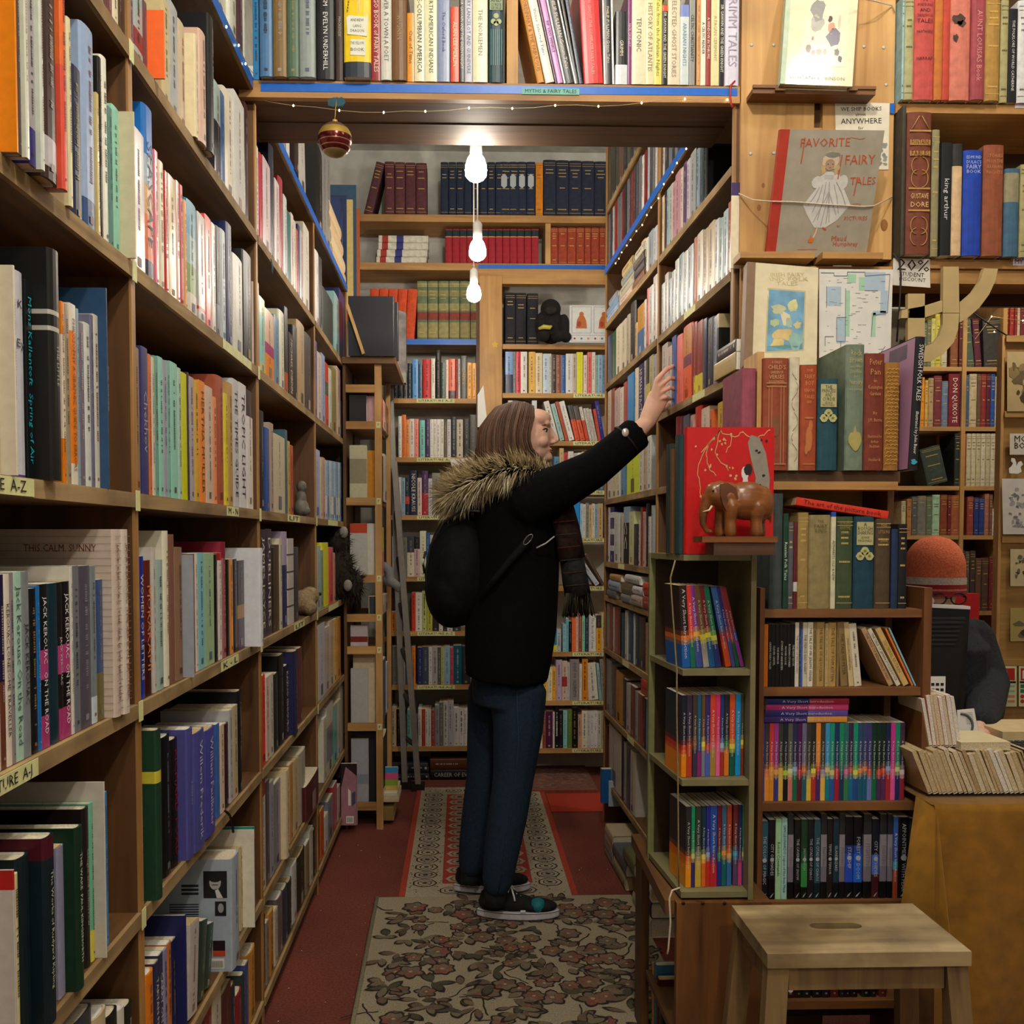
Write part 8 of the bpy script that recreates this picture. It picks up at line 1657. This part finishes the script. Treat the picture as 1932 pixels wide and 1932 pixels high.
sq = [on_y(x, y, PY_) for x, y in ((1904, 893), (1903, 884), (1908, 880), (1911, 874), (1907, 870), (1908, 864), (1914, 865), (1917, 873), (1917, 880), (1921, 872), (1926, 870), (1930, 876), (1925, 881), (1927, 890), (1920, 894))]
mb = MB(); mb.prism(sq, (0, -.002, 0), WHITE); tag(mb.build('paper_cutout'), 'white paper squirrel cut-out on the tan board', 'decoration')
mini(((1892, 1008), (1980, 1008), (1980, 903), (1890, 903)), 'd0ccc4', 'drawing', 'large pencil sketch sheet on the tan board', 'drawing', 3, ('8a8a8c', 'a0a0a0', '747478'), 40, .04)
mini(((1906, 1106), (1975, 1106), (1975, 1036), (1906, 1036)), 'c8b890', 'print', 'small ink print of figures under the sketch sheet', 'picture', 5, ('4a4438', '6a6450'), 26, .06)
mini(((1906, 1210), (1970, 1210), (1970, 1147), (1906, 1147)), 'b09c5c', 'print', 'small dark mountain print low on the tan board', 'picture', 6, ('4c4c3c', '6c6848', '3c3c34'), 14, .12)
for k, x in enumerate((1888, 1922)):
    o, S_ = sheet(((x, 1333), (x+30, 1333), (x+30, 1257), (x, 1257)), PY_, 'fire_notice', ('fire extinguisher notice at the lower edge of the tan board', 'second fire notice cut by the picture edge on tan board')[k], 'sign', 'd8d4a8')
    mb = MB(); pp(mb, S_, [(.12, .65), (.88, .65), (.88, .95), (.12, .95)], M('b0281c', .5, 0), .0003); pp(mb, S_, [(.06, .58), (.94, .58), (.94, .63), (.06, .63)], INK, .0003)
    pp(mb, S_, [(.22, .69), (.4, .69), (.4, .86), (.34, .92), (.22, .88)], WHITE, .0005)
    for v in (.46, .34): pp(mb, S_, [(.1, v), (.34, v), (.34, v+.09), (.1, v+.09)], M('2a7a4a', .5, 0), .0003); pp(mb, S_, [(.42, v+.02), (.88, v+.02), (.88, v+.07), (.42, v+.07)], M('8ac094', .5, 0), .0003)
    for v in (.22, .1): dab(mb, S_, .22, v+.03, .13, .05, M('b83828', .5, 0), .0003, 10); pp(mb, S_, [(.42, v), (.88, v), (.88, v+.06), (.42, v+.06)], M('d08a70', .5, 0), .0003)
    mb.build('safety_symbols', o)
# fairy lights and cable across the opening
FY_ = 3.9; q = lambda x, y: on_y(x, y, FY_)
tied([q(1757, 545), q(1810, 572), q(1850, 600), q(1898, 632), q(1940, 638)], .003, INK, 'cable', 'black cable sagging across the shop opening', 'cable')
B4 = [q(1756, 560), q(1812, 604), q(1802, 623), q(1871, 597), q(1876, 626), q(1930, 605)]
fairy([B4[0], B4[1], q(1840, 640), B4[3], q(1890, 600), B4[5]], B4, 'fairy_lights', 'small fairy lights crossing the shop opening near the antiques case')
# ---------------------------------------------------------------- chair and red folder behind the shopkeeper
chY = 3.75; c_ = on_y(1858, 1200, chY)
ch = thing('chair', (c_.x-.2, chY, 0), 'dark wooden chair behind the person in the beanie', 'chair'); DW = M('3a2018', .4, .2)
for x in (c_.x-.4, c_.x): mb = MB(); mb.tube([(x, chY, 0), (x, chY+.02, .45), (x, chY+.04, on_y(1858, 1172, chY).z)], .018, DW, 8); mb.build('rear_leg', ch)
mb = MB(); mb.box((c_.x-.41, chY-.4, .43), (c_.x+.01, chY+.02, .46), DW); mb.build('seat', ch)
for z in (.62, .8, .88): mb = MB(); mb.tube([(c_.x-.38, chY+.03, z), (c_.x-.02, chY+.03, z)], .013, DW, 8); mb.build('back_rail', ch)
for x in (c_.x-.4, c_.x): mb = MB(); mb.tube([(x, chY-.38, 0), (x, chY-.38, .4295)], .017, DW, 8); mb.build('front_leg', ch)
f0, f1 = on_y(1796, 1202, 3.62), on_y(1848, 1120, 3.62)
mb = MB(); mb.box((f0.x, 3.62, f0.z), (f1.x, 3.66, f1.z), M('c01c20', .4, .05)); fo_ = tag(mb.build('red_folder'), 'bright red folder leaning on the chair behind the beanie', 'folder')
# ---------------------------------------------------------------- woman reaching for a book
PYW = 3.14
w = lambda x, y, Y=PYW: on_y(x, y, Y)
def path(pts, Y=PYW): return [w(x, y, Y if len(t) == 0 else t[0]) for x, y, *t in pts]
wo = thing('person', (w(950, 1700).x, PYW, 0), 'woman in a black coat and jeans reaching up to the aisle shelves', 'person')
SKIN = M('d6aa93', .5, .06, 40); COAT = M('060607', 1.0, .25, 90, 0, 0, .2)
COAT.node_tree.nodes['Principled BSDF'].inputs['Specular IOR Level'].default_value = .12; JEAN = M('16283c', .85, .3, 120, 0, 0, .2)
HAIRC = [M(c, .6, .15, 80) for c in ('4a3222', '583c28', '3a271a', '664832')]
FURC = [M(c, .9, .1) for c in ('dccca8', 'c4b28a', 'a2926a', 'ece0c2', '7c6e4e')]
hand_w = w(1219, 799, 2.97)
hp = w(1243, 748, 2.975)
body = [('c', path([(972, 905), (970, 960), (966, 1080), (955, 1240), (955, 1300)]), [(.07, .06), (.14, .09), (.13, .09), (.13, .085), (.12, .07)]),
        ('c', path([(985, 900), (990, 872), (988, 845)]), [.055, .05, .05]),
        ('e', w(974, 815), (.094, .074, .088)), ('e', w(1001, 825), (.066, .06, .078)), ('e', w(1008, 850), (.05, .048, .042)), ('e', w(1030, 863), (.022, .028, .018)),
        ('e', w(1013, 792), (.045, .056, .035)), ('c', [w(1035, 803), w(1043, 819), w(1050, 831)], [.007, .008, .0088]), ('e', w(1041, 835), (.011, .014, .0075)), ('e', w(1029, 801), (.017, .046, .014)),
        ('e', w(1020, 833, PYW-.035), (.026, .022, .022)), ('e', w(1020, 833, PYW+.035), (.026, .022, .022)), ('e', w(1035, 848), (.012, .02, .006)), ('e', w(1033, 855), (.011, .018, .006)),
        
        ('c', [w(1010, 945, 2.97), w(1120, 888, 2.93), w(1195, 822, 2.96), hand_w], [.05, .04, .03, .024]),
        ('c', [hand_w, w(1228, 780, 2.972), hp], [(.02, .026), (.02, .03), (.013, .034)]),
        ('c', [w(950, 948, 3.32), w(948, 1060, 3.36), w(985, 1190, 3.33)], [.05, .04, .032])]
for sx, pts in ((2.97, [(975, 1310, 3.06), (982, 1380, 3.04), (975, 1480, 3.04), (952, 1590, 3.04), (942, 1640, 3.045)]), (3.2, [(935, 1290, 3.22), (925, 1380, 3.23), (915, 1480, 3.24), (900, 1560, 3.26), (894, 1600, 3.27)])):
    body.append(('c', path(pts), [.05, .05, .046, .042, .03]))
FIN = [((1240, 716), (1257, 697), (1272, 690), .0076), ((1244, 729), (1263, 713), (1276, 715), .0078), ((1244, 742), (1263, 731), (1275, 735), .0075), ((1239, 755), (1256, 749), (1266, 753), .0066)]
for i, (a, b, c, r_) in enumerate(FIN):
    body.append(('c', [w(1230, 757+i*5, 2.972), w(a[0], a[1], 2.957+i*.003), w(b[0], b[1], 2.952+i*.003), w(.35*b[0]+.65*c[0], .35*b[1]+.65*c[1], 2.968+i*.003), w(c[0], c[1], 2.99+i*.003)], [r_*1.35, r_*1.2, r_*1.02, r_*.95, r_*.8]))
body.append(('c', [w(1228, 778, 2.985), w(1240, 775, 3.0), w(1252, 772, 3.015), w(1262, 764, 3.022)], [.015, .011, .0095, .008]))
blob('body', body, .0033, SKIN, wo, 5)
# face
EW = M('cfc6be', .25, 0); IR = M('2c2018', .15, 0); LID = M('b98770', .5, .05)
for Yq, s in ((PYW-.034, -1), (PYW+.034, 1)):
    e = w(1023.5, 812.5, Yq); mb = MB(); mb.ell((e.x+.006, e.y, e.z), (.0095, .0105, .0062), EW, None, 12); mb.ell((e.x+.0118, e.y+.003*s, e.z), (.0044, .006, .0055), IR, None, 10); mb.build('eye', wo)
    mb = MB(); mb.tube([(e.x-.003, e.y+.013*s, e.z-.001), (e.x+.005, e.y+.0125*s, e.z+.0048), (e.x+.0125, e.y+.008*s, e.z+.0062), (e.x+.017, e.y-.002*s, e.z+.004)], [.0012, .0022, .0022, .0012], M('2e1c14', .6, 0), 5); mb.build('eyelash', wo)
    mb = MB(); mb.tube([(e.x-.004, e.y+.014*s, e.z+.016), (e.x+.007, e.y+.010*s, e.z+.0195), (e.x+.016, e.y-.004*s, e.z+.0165)], [.001, .0022, .0016], M('8a6450', .8, 0), 5); mb.build('eyebrow', wo)
m_ = w(1036.5, 850.5); mb = MB(); mb.ell((m_.x+.002, m_.y, m_.z+.0022), (.0095, .019, .0026), M('a8645a', .45, 0), None, 12); mb.ell((m_.x+.001, m_.y, m_.z-.0024), (.0095, .017, .0031), M('b06c64', .45, 0), None, 12); mb.build('lips', wo)
# hair: underlying cap plus long locks
cap = blob('hair', [('e', w(953, 819), (.08, .076, .077)), ('e', w(932, 842), (.052, .082, .085)), ('c', [w(928, 850), w(926, 895)], [.055, .06]), ('c', [w(985, 800, PYW-.05), w(985, 840, PYW-.068), w(1006, 876, PYW-.066)], [.03, .02, .018]), ('c', [w(985, 800, PYW+.05), w(985, 840, PYW+.068), w(1006, 876, PYW+.066)], [.03, .02, .018])], .005, HAIRC[2], wo, 4)
GD = [[(1007, 766, .015), (1008, 786, .055), (1000, 816, .08), (1004, 846, .084), (1027, 868, .09), (1043, 890, .105), (1047, 916, .13)],
      [(995, 760, .012), (990, 784, .066), (983, 818, .09), (988, 850, .092), (1012, 876, .1), (1034, 900, .125), (1043, 924, .14)],
      [(978, 757, .01), (968, 784, .07), (962, 820, .095), (968, 858, .098), (990, 886, .1), (1016, 906, .1), (1030, 922, .1)],
      [(958, 760, .008), (942, 790, .068), (936, 826, .09), (940, 862, .096), (952, 888, .1), (968, 906, .104), (980, 918, .106)],
      [(940, 766, .004), (918, 800, .052), (912, 834, .068), (914, 866, .074), (918, 890, .078), (922, 906, .08), (926, 916, .08)],
      [(934, 769, 0), (906, 806, .018), (901, 838, .024), (903, 866, .026), (904, 888, .028), (905, 902, .028), (906, 912, .028)]]
mb = MB(); r = random.Random(12)
for k in range(1150):
    side = -1 if k % 8 < 5 else 1; g_ = r.uniform(0, 4.999); i = int(g_); f = g_-i; sp = []; nz = r.uniform(0, 6.28); amp = r.uniform(.6, 5.2); dep = r.uniform(-.009, .007)
    for j in range(7):
        a, b = GD[i][j], GD[i+1][j]; x = a[0]+(b[0]-a[0])*f; y = a[1]+(b[1]-a[1])*f; d = a[2]+(b[2]-a[2])*f
        t = j/6; sp.append(w(x+amp*t*sin(nz+j*.9), y, PYW+side*(d+(dep if j else 0)+.002*t*sin(nz*2+j))))
    n = r.choice((5, 6, 7)) if r.random() < .3 else 7
    pts = []
    for j in range(n-1):
        p0, p1, p2, p3 = sp[max(j-1, 0)], sp[j], sp[j+1], sp[min(j+2, 6)]
        for q in (0, .5): pts.append(.5*((2*p1)+(p2-p0)*q+(2*p0-5*p1+4*p2-p3)*q*q+(3*p1-p0-3*p2+p3)*q**3))
    pts.append(sp[n-1]); kk = len(pts)
    mb.tube(pts, [.0022*min(1, .55+i_*.2)*(1 if i_ < kk-4 else max(.15, (kk-1-i_)/4)) for i_ in range(kk)], r.choice(HAIRC), 4, False)
mb.build('hair_strands', wo)
# coat
coat = [('C', path([(976, 892), (972, 925), (972, 965), (970, 1020), (968, 1100), (963, 1180), (958, 1240), (955, 1278)]), [(.1, .085), (.165, .125), (.195, .148), (.19, .148), (.185, .148), (.2, .15), (.205, .142), (.205, .134)]),
        ('C', [w(985, 955, 3.0), w(1010, 941, 2.985), w(1060, 918, 2.95), w(1120, 885, 2.935), w(1165, 848, 2.95), w(1204, 815, 2.962)], [.085, .084, .07, .059, .054, .052]), ('e', w(1000, 945, 2.99), (.085, .085, .085)),
        ('c', [w(952, 950, 3.3), w(945, 1060, 3.36), w(965, 1150, 3.36), w(1000, 1215, 3.33)], [.085, .07, .06, .052]), ('e', w(935, 930), (.09, .15, .05))]
blob('coat', coat, .008, COAT, wo, 4)
mb = MB(); a = w(1186, 826, 2.905); 
d = (w(1201, 818, 2.962)-w(1165, 848, 2.95)).normalized()
cuffc = w(1183, 833, 2.956)
pts = [cuffc+(d.cross(V((0, 1, 0))).normalized()*cos(t)+V((0, 1, 0))*sin(t))*.0535 for t in [i*2*pi/20 for i in range(12)]]
mb.tube([cuffc+(d.cross(V((0, 1, 0))).normalized()*cos(t)*1+V((0, -1, 0))*sin(t))*.0545 for t in [i*pi/10-.4 for i in range(10)]], (.004), M('121214', .7, .1), 6); mb.build('cuff_strap', wo)
b_ = w(1180, 816, 2.898); mb = MB(); mb.ell(b_, (.011, .004, .013), M('c8c4bc', .25, 0, 60, .4), None, 14); mb.build('cuff_button', wo)  # pale colour stands in for a white highlight on the button
# scarf with fringe
SCF = M('2c1812', .95, .5, 60, 0, 0, .3); SC2 = M('1e1f1a', .95, .4, 90, 0, 0, .3)
SC3 = M('5a2a18', .95, .4, 120)
mb = MB(); mb.tube(path([(1036, 900, 3.05), (1056, 945, 3.03), (1070, 1000, 3.03), (1079, 1055, 3.03)]), [(.05, .03), (.055, .034), (.058, .036), (.06, .038)], SCF, 14); mb.build('scarf', wo)
mb = MB(); mb.tube(path([(1079, 1056, 3.03), (1085, 1095, 3.03), (1090, 1122, 3.03)]), [(.0595, .0375), (.062, .04), (.064, .041)], SC2, 14)
for k in range(7):
    y = 960+k*24; x = 1060+k*4.6; mb.tube([w(x-21, y+2, 2.974), w(x, y, 2.966), w(x+20, y-2, 2.976)], .0016, SC3 if k % 2 else M('3a3828', .95, .3), 4)
mb.build('scarf_end', wo)
r = random.Random(3); mb = MB(); FRM = (SC2, M('4a4232', .95, .2), M('383020', .95, .2))
for k in range(120):
    t = r.uniform(-1, 1); a = w(1090+t*23, 1119, 3.03+r.uniform(-.06, .05)); q = r.uniform(-.012, .012); mb.tube([a, a+V((.003*t+q*.4, 0, -.03)), a+V((.008*t+q, 0, -.058-r.uniform(0, .02)))], .0014, r.choice(FRM), 4)
mb.build('scarf_fringe', wo)
mb = MB(); mb.tube([w(1012, 1034, 2.945), w(1030, 1025, 2.945), w(1046, 1012, 2.955)], .0025, SILVER, 5); mb.build('coat_zip', wo)
# fur hood
hood = blob('hood', [('c', [w(1030, 892, PYW-.11), w(985, 882, PYW-.14), w(930, 890, PYW-.16), w(880, 915, PYW-.1), w(862, 935, PYW), w(880, 915, PYW+.1), w(930, 890, PYW+.16), w(985, 882, PYW+.13)], [.025, .035, .042, .045, .045, .045, .042, .035]), ('e', w(905, 935), (.08, .15, .06))], .008, COAT, wo, 4)
mb = MB(); r = random.Random(4)
RIM = [w(1034, 904, PYW-.12), w(1005, 890, PYW-.15), w(960, 886, PYW-.18), w(912, 902, PYW-.17), w(876, 922, PYW-.12), w(852, 940, PYW-.05), w(850, 936, PYW+.03), w(870, 908, PYW+.12), w(915, 880, PYW+.18), w(970, 872, PYW+.17), w(1020, 885, PYW+.13)]
for k in range(7000):
    t = r.random()*(len(RIM)-1); i = int(t); p = RIM[i].lerp(RIM[i+1], t-i)
    tang = (RIM[min(i+1, len(RIM)-1)]-RIM[i]).normalized()
    a = r.uniform(0, 2*pi); e1 = tang.cross(V((0, 0, 1))).normalized(); e2 = tang.cross(e1)
    d = (e1*cos(a)+e2*sin(a)).normalized(); p = p+d*r.uniform(.01, .038)
    flow = V((-.55, -.25 if p.y < PYW else .25, .02 if d.z > 0 else -.55)); dd = (d*.9+flow+V((r.uniform(-.35, .35), r.uniform(-.35, .35), r.uniform(-.35, .3)))).normalized()
    L = r.uniform(.03, .068)*min(1, .45+min(t, 10-t)*.4); x = dd.cross(V((r.random(), r.random(), .5))).normalized()*.0013
    mm = r.choice(FURC[:4]) if d.z > -.2 else r.choice(FURC[1:]); tip = p+dd*L+V((0, 0, -.006)); midp = p+dd*L*.55
    mb.add([p-x, p+x, midp+x*.8, midp-x*.8, tip], [(0, 1, 2, 3), (3, 2, 4)], mm)
mb.build('fur_trim', wo)
# jeans
jeans = [('C', path([(957, 1225), (956, 1270), (955, 1325)]), [(.16, .118), (.175, .115), (.16, .11)])]
jeans += [('c', path([(978, 1300, 3.06), (977, 1380, 3.05), (968, 1470, 3.045), (958, 1540, 3.04), (945, 1615, 3.035), (938, 1664, 3.035)]), [(.085, .092), (.078, .08), (.064, .066), (.06, .063), (.053, .056), (.047, .05)]),
          ('c', path([(932, 1300, 3.22), (925, 1380, 3.23), (915, 1470, 3.24), (906, 1520, 3.25), (896, 1585, 3.255), (891, 1628, 3.26)]), [(.085, .09), (.078, .078), (.064, .064), (.06, .06), (.053, .054), (.047, .049)])]
blob('jeans', jeans, .007, JEAN, wo, 4)
mb = MB(); mb.tube(path([(975, 1300, 2.972), (978, 1400, 2.97), (972, 1480, 2.978), (960, 1560, 2.976), (948, 1640, 2.975), (940, 1686, 2.98)]), .0014, M('22384e', .8, 0), 4); mb.build('leg_seam', wo)
# shoes
def shoe(cx, cy, heel, L, ang, teal):
    f = V((cos(ang), sin(ang), 0)); s_ = V((-sin(ang), cos(ang), 0)); o = V((heel[0], heel[1], 0))
    sh = bpy.data.objects.new('shoe', None); COL.objects.link(sh); sh.parent = wo; sh.location = o-wo.location
    out = []
    for i in range(28):
        a = 2*pi*i/28; u = (1-cos(a))/2; wd = .036*(sin(pi*min(1, u*1.0+.0))**.55 if 0 < u < 1 else 0)*(1+.28*u)
        out.append((u, wd*(1 if a < pi else -1)))
    P = lambda u, v, z: o+f*(u*L)+s_*v+V((0, 0, z))
    mb = MB(); ring = lambda z, k: [tuple(P(.5+(u-.5)*k, v*k, z)) for u, v in out]
    n = 28; vs = ring(.0145, 1.0)+ring(.018, 1.02)+ring(.034, 1.02)+ring(.037, .99)
    mb.add(vs, [(i+j*n, i+j*n+1 if i < n-1 else j*n, (j+1)*n+(i+1) % n, (j+1)*n+i) for j in range(3) for i in range(n)]+[tuple(range(n))[::-1], tuple(range(3*n, 4*n))], M('c4bec4', .6, .1), None, False)
    mb.build('sole', sh)
    mb = MB(); v2 = ring(.0325, 1.024)+ring(.0345, 1.024); mb.add(v2, [(i, (i+1) % n, n+(i+1) % n, n+i) for i in range(n)], INK); mb.build('foxing_stripe', sh)
    up = [('c', [P(.15, 0, .055), P(.17, 0, .085)], [(.03, .033), (.03, .036)]), ('e', P(.2, 0, .06), (.05, .034, .036)), ('e', P(.45, 0, .055), (.07, .036, .03)), ('e', P(.72, 0, .048), (.07, .04, .022)), ('e', P(.33, 0, .075), (.05, .03, .03))]
    up = [p if p[0] == 'c' else ('e', p[1], p[2], Matrix.Rotation(ang, 3, 'Z')) for p in up]
    blob('upper', up, .005, M('141312', .85, .25, 120), sh, 3)
    mb = MB(); lw = M('dcdad6', .6, .05)
    for k in range(4):
        u = .42+k*.05; z = .094-k*.0075; mb.tube([P(u, -.02, z-.016), P(u+.008, -.008, z+.001), P(u+.008, .008, z+.001), P(u, .02, z-.016)], .0033, lw, 6)
    for dv, du in ((-.03, .05), (.012, .06), (-.02, -.03), (.03, .0)): mb.tube([P(.4, 0, .1), P(.4+du*.4, dv*.6, .108), P(.4+du, dv, .088), P(.4+du*1.2, dv*1.2, .074)], .003, lw, 6)
    mb.build('laces', sh)
    if teal: mb = MB(); c = P(.74, -.012, .052); mb.ell(c, (.028, .03, .0235), M('0c6c74', .6, .2), Matrix.Rotation(ang, 3, 'Z'), 16); mb.build('toe_patch', sh)
    mb = MB(); q0 = P(.56, -.0455, .044); mb.box((q0.x-.008, q0.y, q0.z-.003), (q0.x+.008, q0.y+.004, q0.z+.003), WHITE); mb.build('side_tab', sh)
A = on_z(901, 1738, .0); B_s = on_z(1058, 1742, 0)
shoe(0, 0, (A.x, 3.085), .262, -.06, True)
A = on_z(857, 1690, 0); shoe(0, 0, (A.x, 3.31), .262, .02, False)
for q, Y_ in (((936, 1680), 3.05), ((890, 1640), 3.275)):
    p = w(q[0], q[1], Y_); mb = MB(); mb.tube([p+V((0, 0, .04)), p+V((-.004, 0, -.045))], .036, M('2a2c2c', .9, .2), 12); mb.build('sock', wo)
# ---------------------------------------------------------------- backpack
bp0 = thing('backpack', w(858, 1080), 'black backpack worn on the back of the woman in the black coat', 'backpack')
BPM = M('080809', .85, .3, 60, 0, 0, .2); BPM.node_tree.nodes['Principled BSDF'].inputs['Specular IOR Level'].default_value = .2
blob('body', [('e', w(866, 1075), (.105, .155, .185)), ('e', w(852, 1110), (.088, .145, .13)), ('e', w(880, 1060), (.07, .15, .17))], .008, BPM, bp0, 4)
mb = MB(); mb.tube([w(905, 965, 2.97), w(872, 962, 3.0), w(838, 985, 3.02), w(812, 1030, 3.04), w(803, 1080, 3.05), w(806, 1115, 3.05)], .004, M('222226', .5, .1), 6); mb.build('zip_seam', bp0)
mb = MB(); mb.tube([w(908, 1128, 2.99), w(935, 1092, 2.945), w(968, 1052, 2.932), w(985, 1034, 2.93), w(1000, 1012, 2.935)], [.008, .011, .012, .013, .011], BPM, 6); mb.build('strap', bp0)
mb = MB(); c = w(996, 1018, 2.925); mb.tube([c+V((.014*cos(t)*.7+.01*sin(t), -.004, .016*sin(t))) for t in [i*2*pi/12 for i in range(13)]], .0014, M('8a8a88', .35, 0, 60, .6), 5); mb.build('buckle', bp0)
mb = MB(); mb.tube([w(893, 966, 2.99), w(886, 940, 3.03), w(872, 962, 3.05)], .006, BPM, 6); mb.build('carry_loop', bp0)
mb = MB(); mb.tube([w(803, 1040, 3.03), w(798, 1062, 3.03), w(801, 1082, 3.03)], .004, INK, 5); mb.tube([w(799, 1054, 3.02), w(797, 1066, 3.02)], .003, SILVER, 5); mb.build('zip_pull', bp0)
# ---------------------------------------------------------------- shopkeeper
KY = 3.42
k_ = lambda x, y, Y=KY: on_y(x, y, Y)
kp = thing('person', (k_(1790, 1300).x, KY, 0), 'person in an orange beanie and dark jumper sitting behind the monitor', 'person')
hx = k_(1762, 1110)
kb_ = [('e', hx, (.075, .088, .095)), ('e', k_(1766, 1135), (.06, .07, .06)), ('c', [k_(1766, 1150), k_(1770, 1185)], [.055, .06]), ('c', [k_(1775, 1190), k_(1775, 1290), k_(1775, 1420)], [(.15, .08), (.14, .08), (.14, .08)]),
       ('c', [k_(1838, 1215), k_(1862, 1300, KY-.1), k_(1854, 1345, KY-.3), k_(1847, 1374, KY-.42)], [.03, .028, .026, .022]), ('e', k_(1846, 1384, KY-.45), (.035, .04, .022)), ('e', k_(1755, 1135, KY-.09), (.014, .02, .02))]
for i in range(4): kb_.append(('c', [k_(1840+i*5, 1384, KY-.46), k_(1836+i*5, 1392, KY-.52), k_(1835+i*5, 1400, KY-.54)], [.01, .009, .008]))
blob('body', kb_, .006, SKIN, kp, 3)
JMP = M('24262c', .95, .4, 150, 0, 0, .6)
blob('jumper', [('c', [k_(1775, 1178), k_(1775, 1215), k_(1775, 1300), k_(1775, 1420)], [(.12, .09), (.22, .14), (.2, .14), (.2, .15)]), ('c', [k_(1835, 1205), k_(1866, 1290, KY-.08), k_(1858, 1340, KY-.28), k_(1850, 1362, KY-.38)], [.075, .068, .06, .045]), ('c', [k_(1700, 1215), k_(1690, 1300, KY-.08), k_(1710, 1345, KY-.28)], [.075, .068, .06])], .007, JMP, kp, 3)
BN = M('d06a48', .95, .3, 170, 0, 0, .5)
c = k_(1763, 1079); mb = MB()
R_ = .101; ST = [(-.07, -.052, '8a2428'), (-.052, -.045, 'b0685c'), (-.045, -.03, '8a2024'), (-.03, -.005, 'b8a8a0'), (-.005, .142, None)]
n = 32
for a, b, col in ST:
    k = 2 if col else 12; vs = []
    for i in range(k+1):
        z = a+(b-a)*i/k; rr = R_*1.03 if col else R_*sqrt(max(0.0004, 1-max(0, z-.03)**2/.113**2)) if z > .03 else R_*1.0
        rr = rr if z < .141 else .004
        vs += [(c.x+rr*cos(2*pi*j/n), c.y+rr*1.05*sin(2*pi*j/n), c.z+z-.012) for j in range(n)]
    mb.add(vs, [(i*n+j, i*n+(j+1) % n, (i+1)*n+(j+1) % n, (i+1)*n+j) for i in range(k) for j in range(n)], M(col, .95, .25, 200, 0, 0, .4) if col else BN, None, True)
mb.build('beanie', kp)
mb = MB(); GL = M('1a1c24', .3, 0)
for dx in (-.035, .035): mb.tube([(c.x+dx+.027*cos(t), c.y-.105, c.z-.09+.02*sin(t)) for t in [i*2*pi/14 for i in range(15)]], .0028, GL, 5)
mb.tube([(c.x-.008, c.y-.107, c.z-.087), (c.x+.008, c.y-.107, c.z-.087)], .0025, GL, 5); mb.tube([(c.x+.062, c.y-.1, c.z-.085), (c.x+.08, c.y-.02, c.z-.082)], .0025, GL, 5); mb.build('glasses', kp)
build_books(318)
fit_texts()
SC.view_settings.view_transform = 'Standard'; SC.view_settings.look = 'None'; SC.view_settings.gamma = 1; SC.view_settings.exposure = 0.0; SC.view_settings.use_curve_mapping = False
cy = SC.cycles; cy.max_bounces = 6; cy.diffuse_bounces = 4; cy.glossy_bounces = 3; cy.sample_clamp_indirect = 6; cy.use_denoising = True
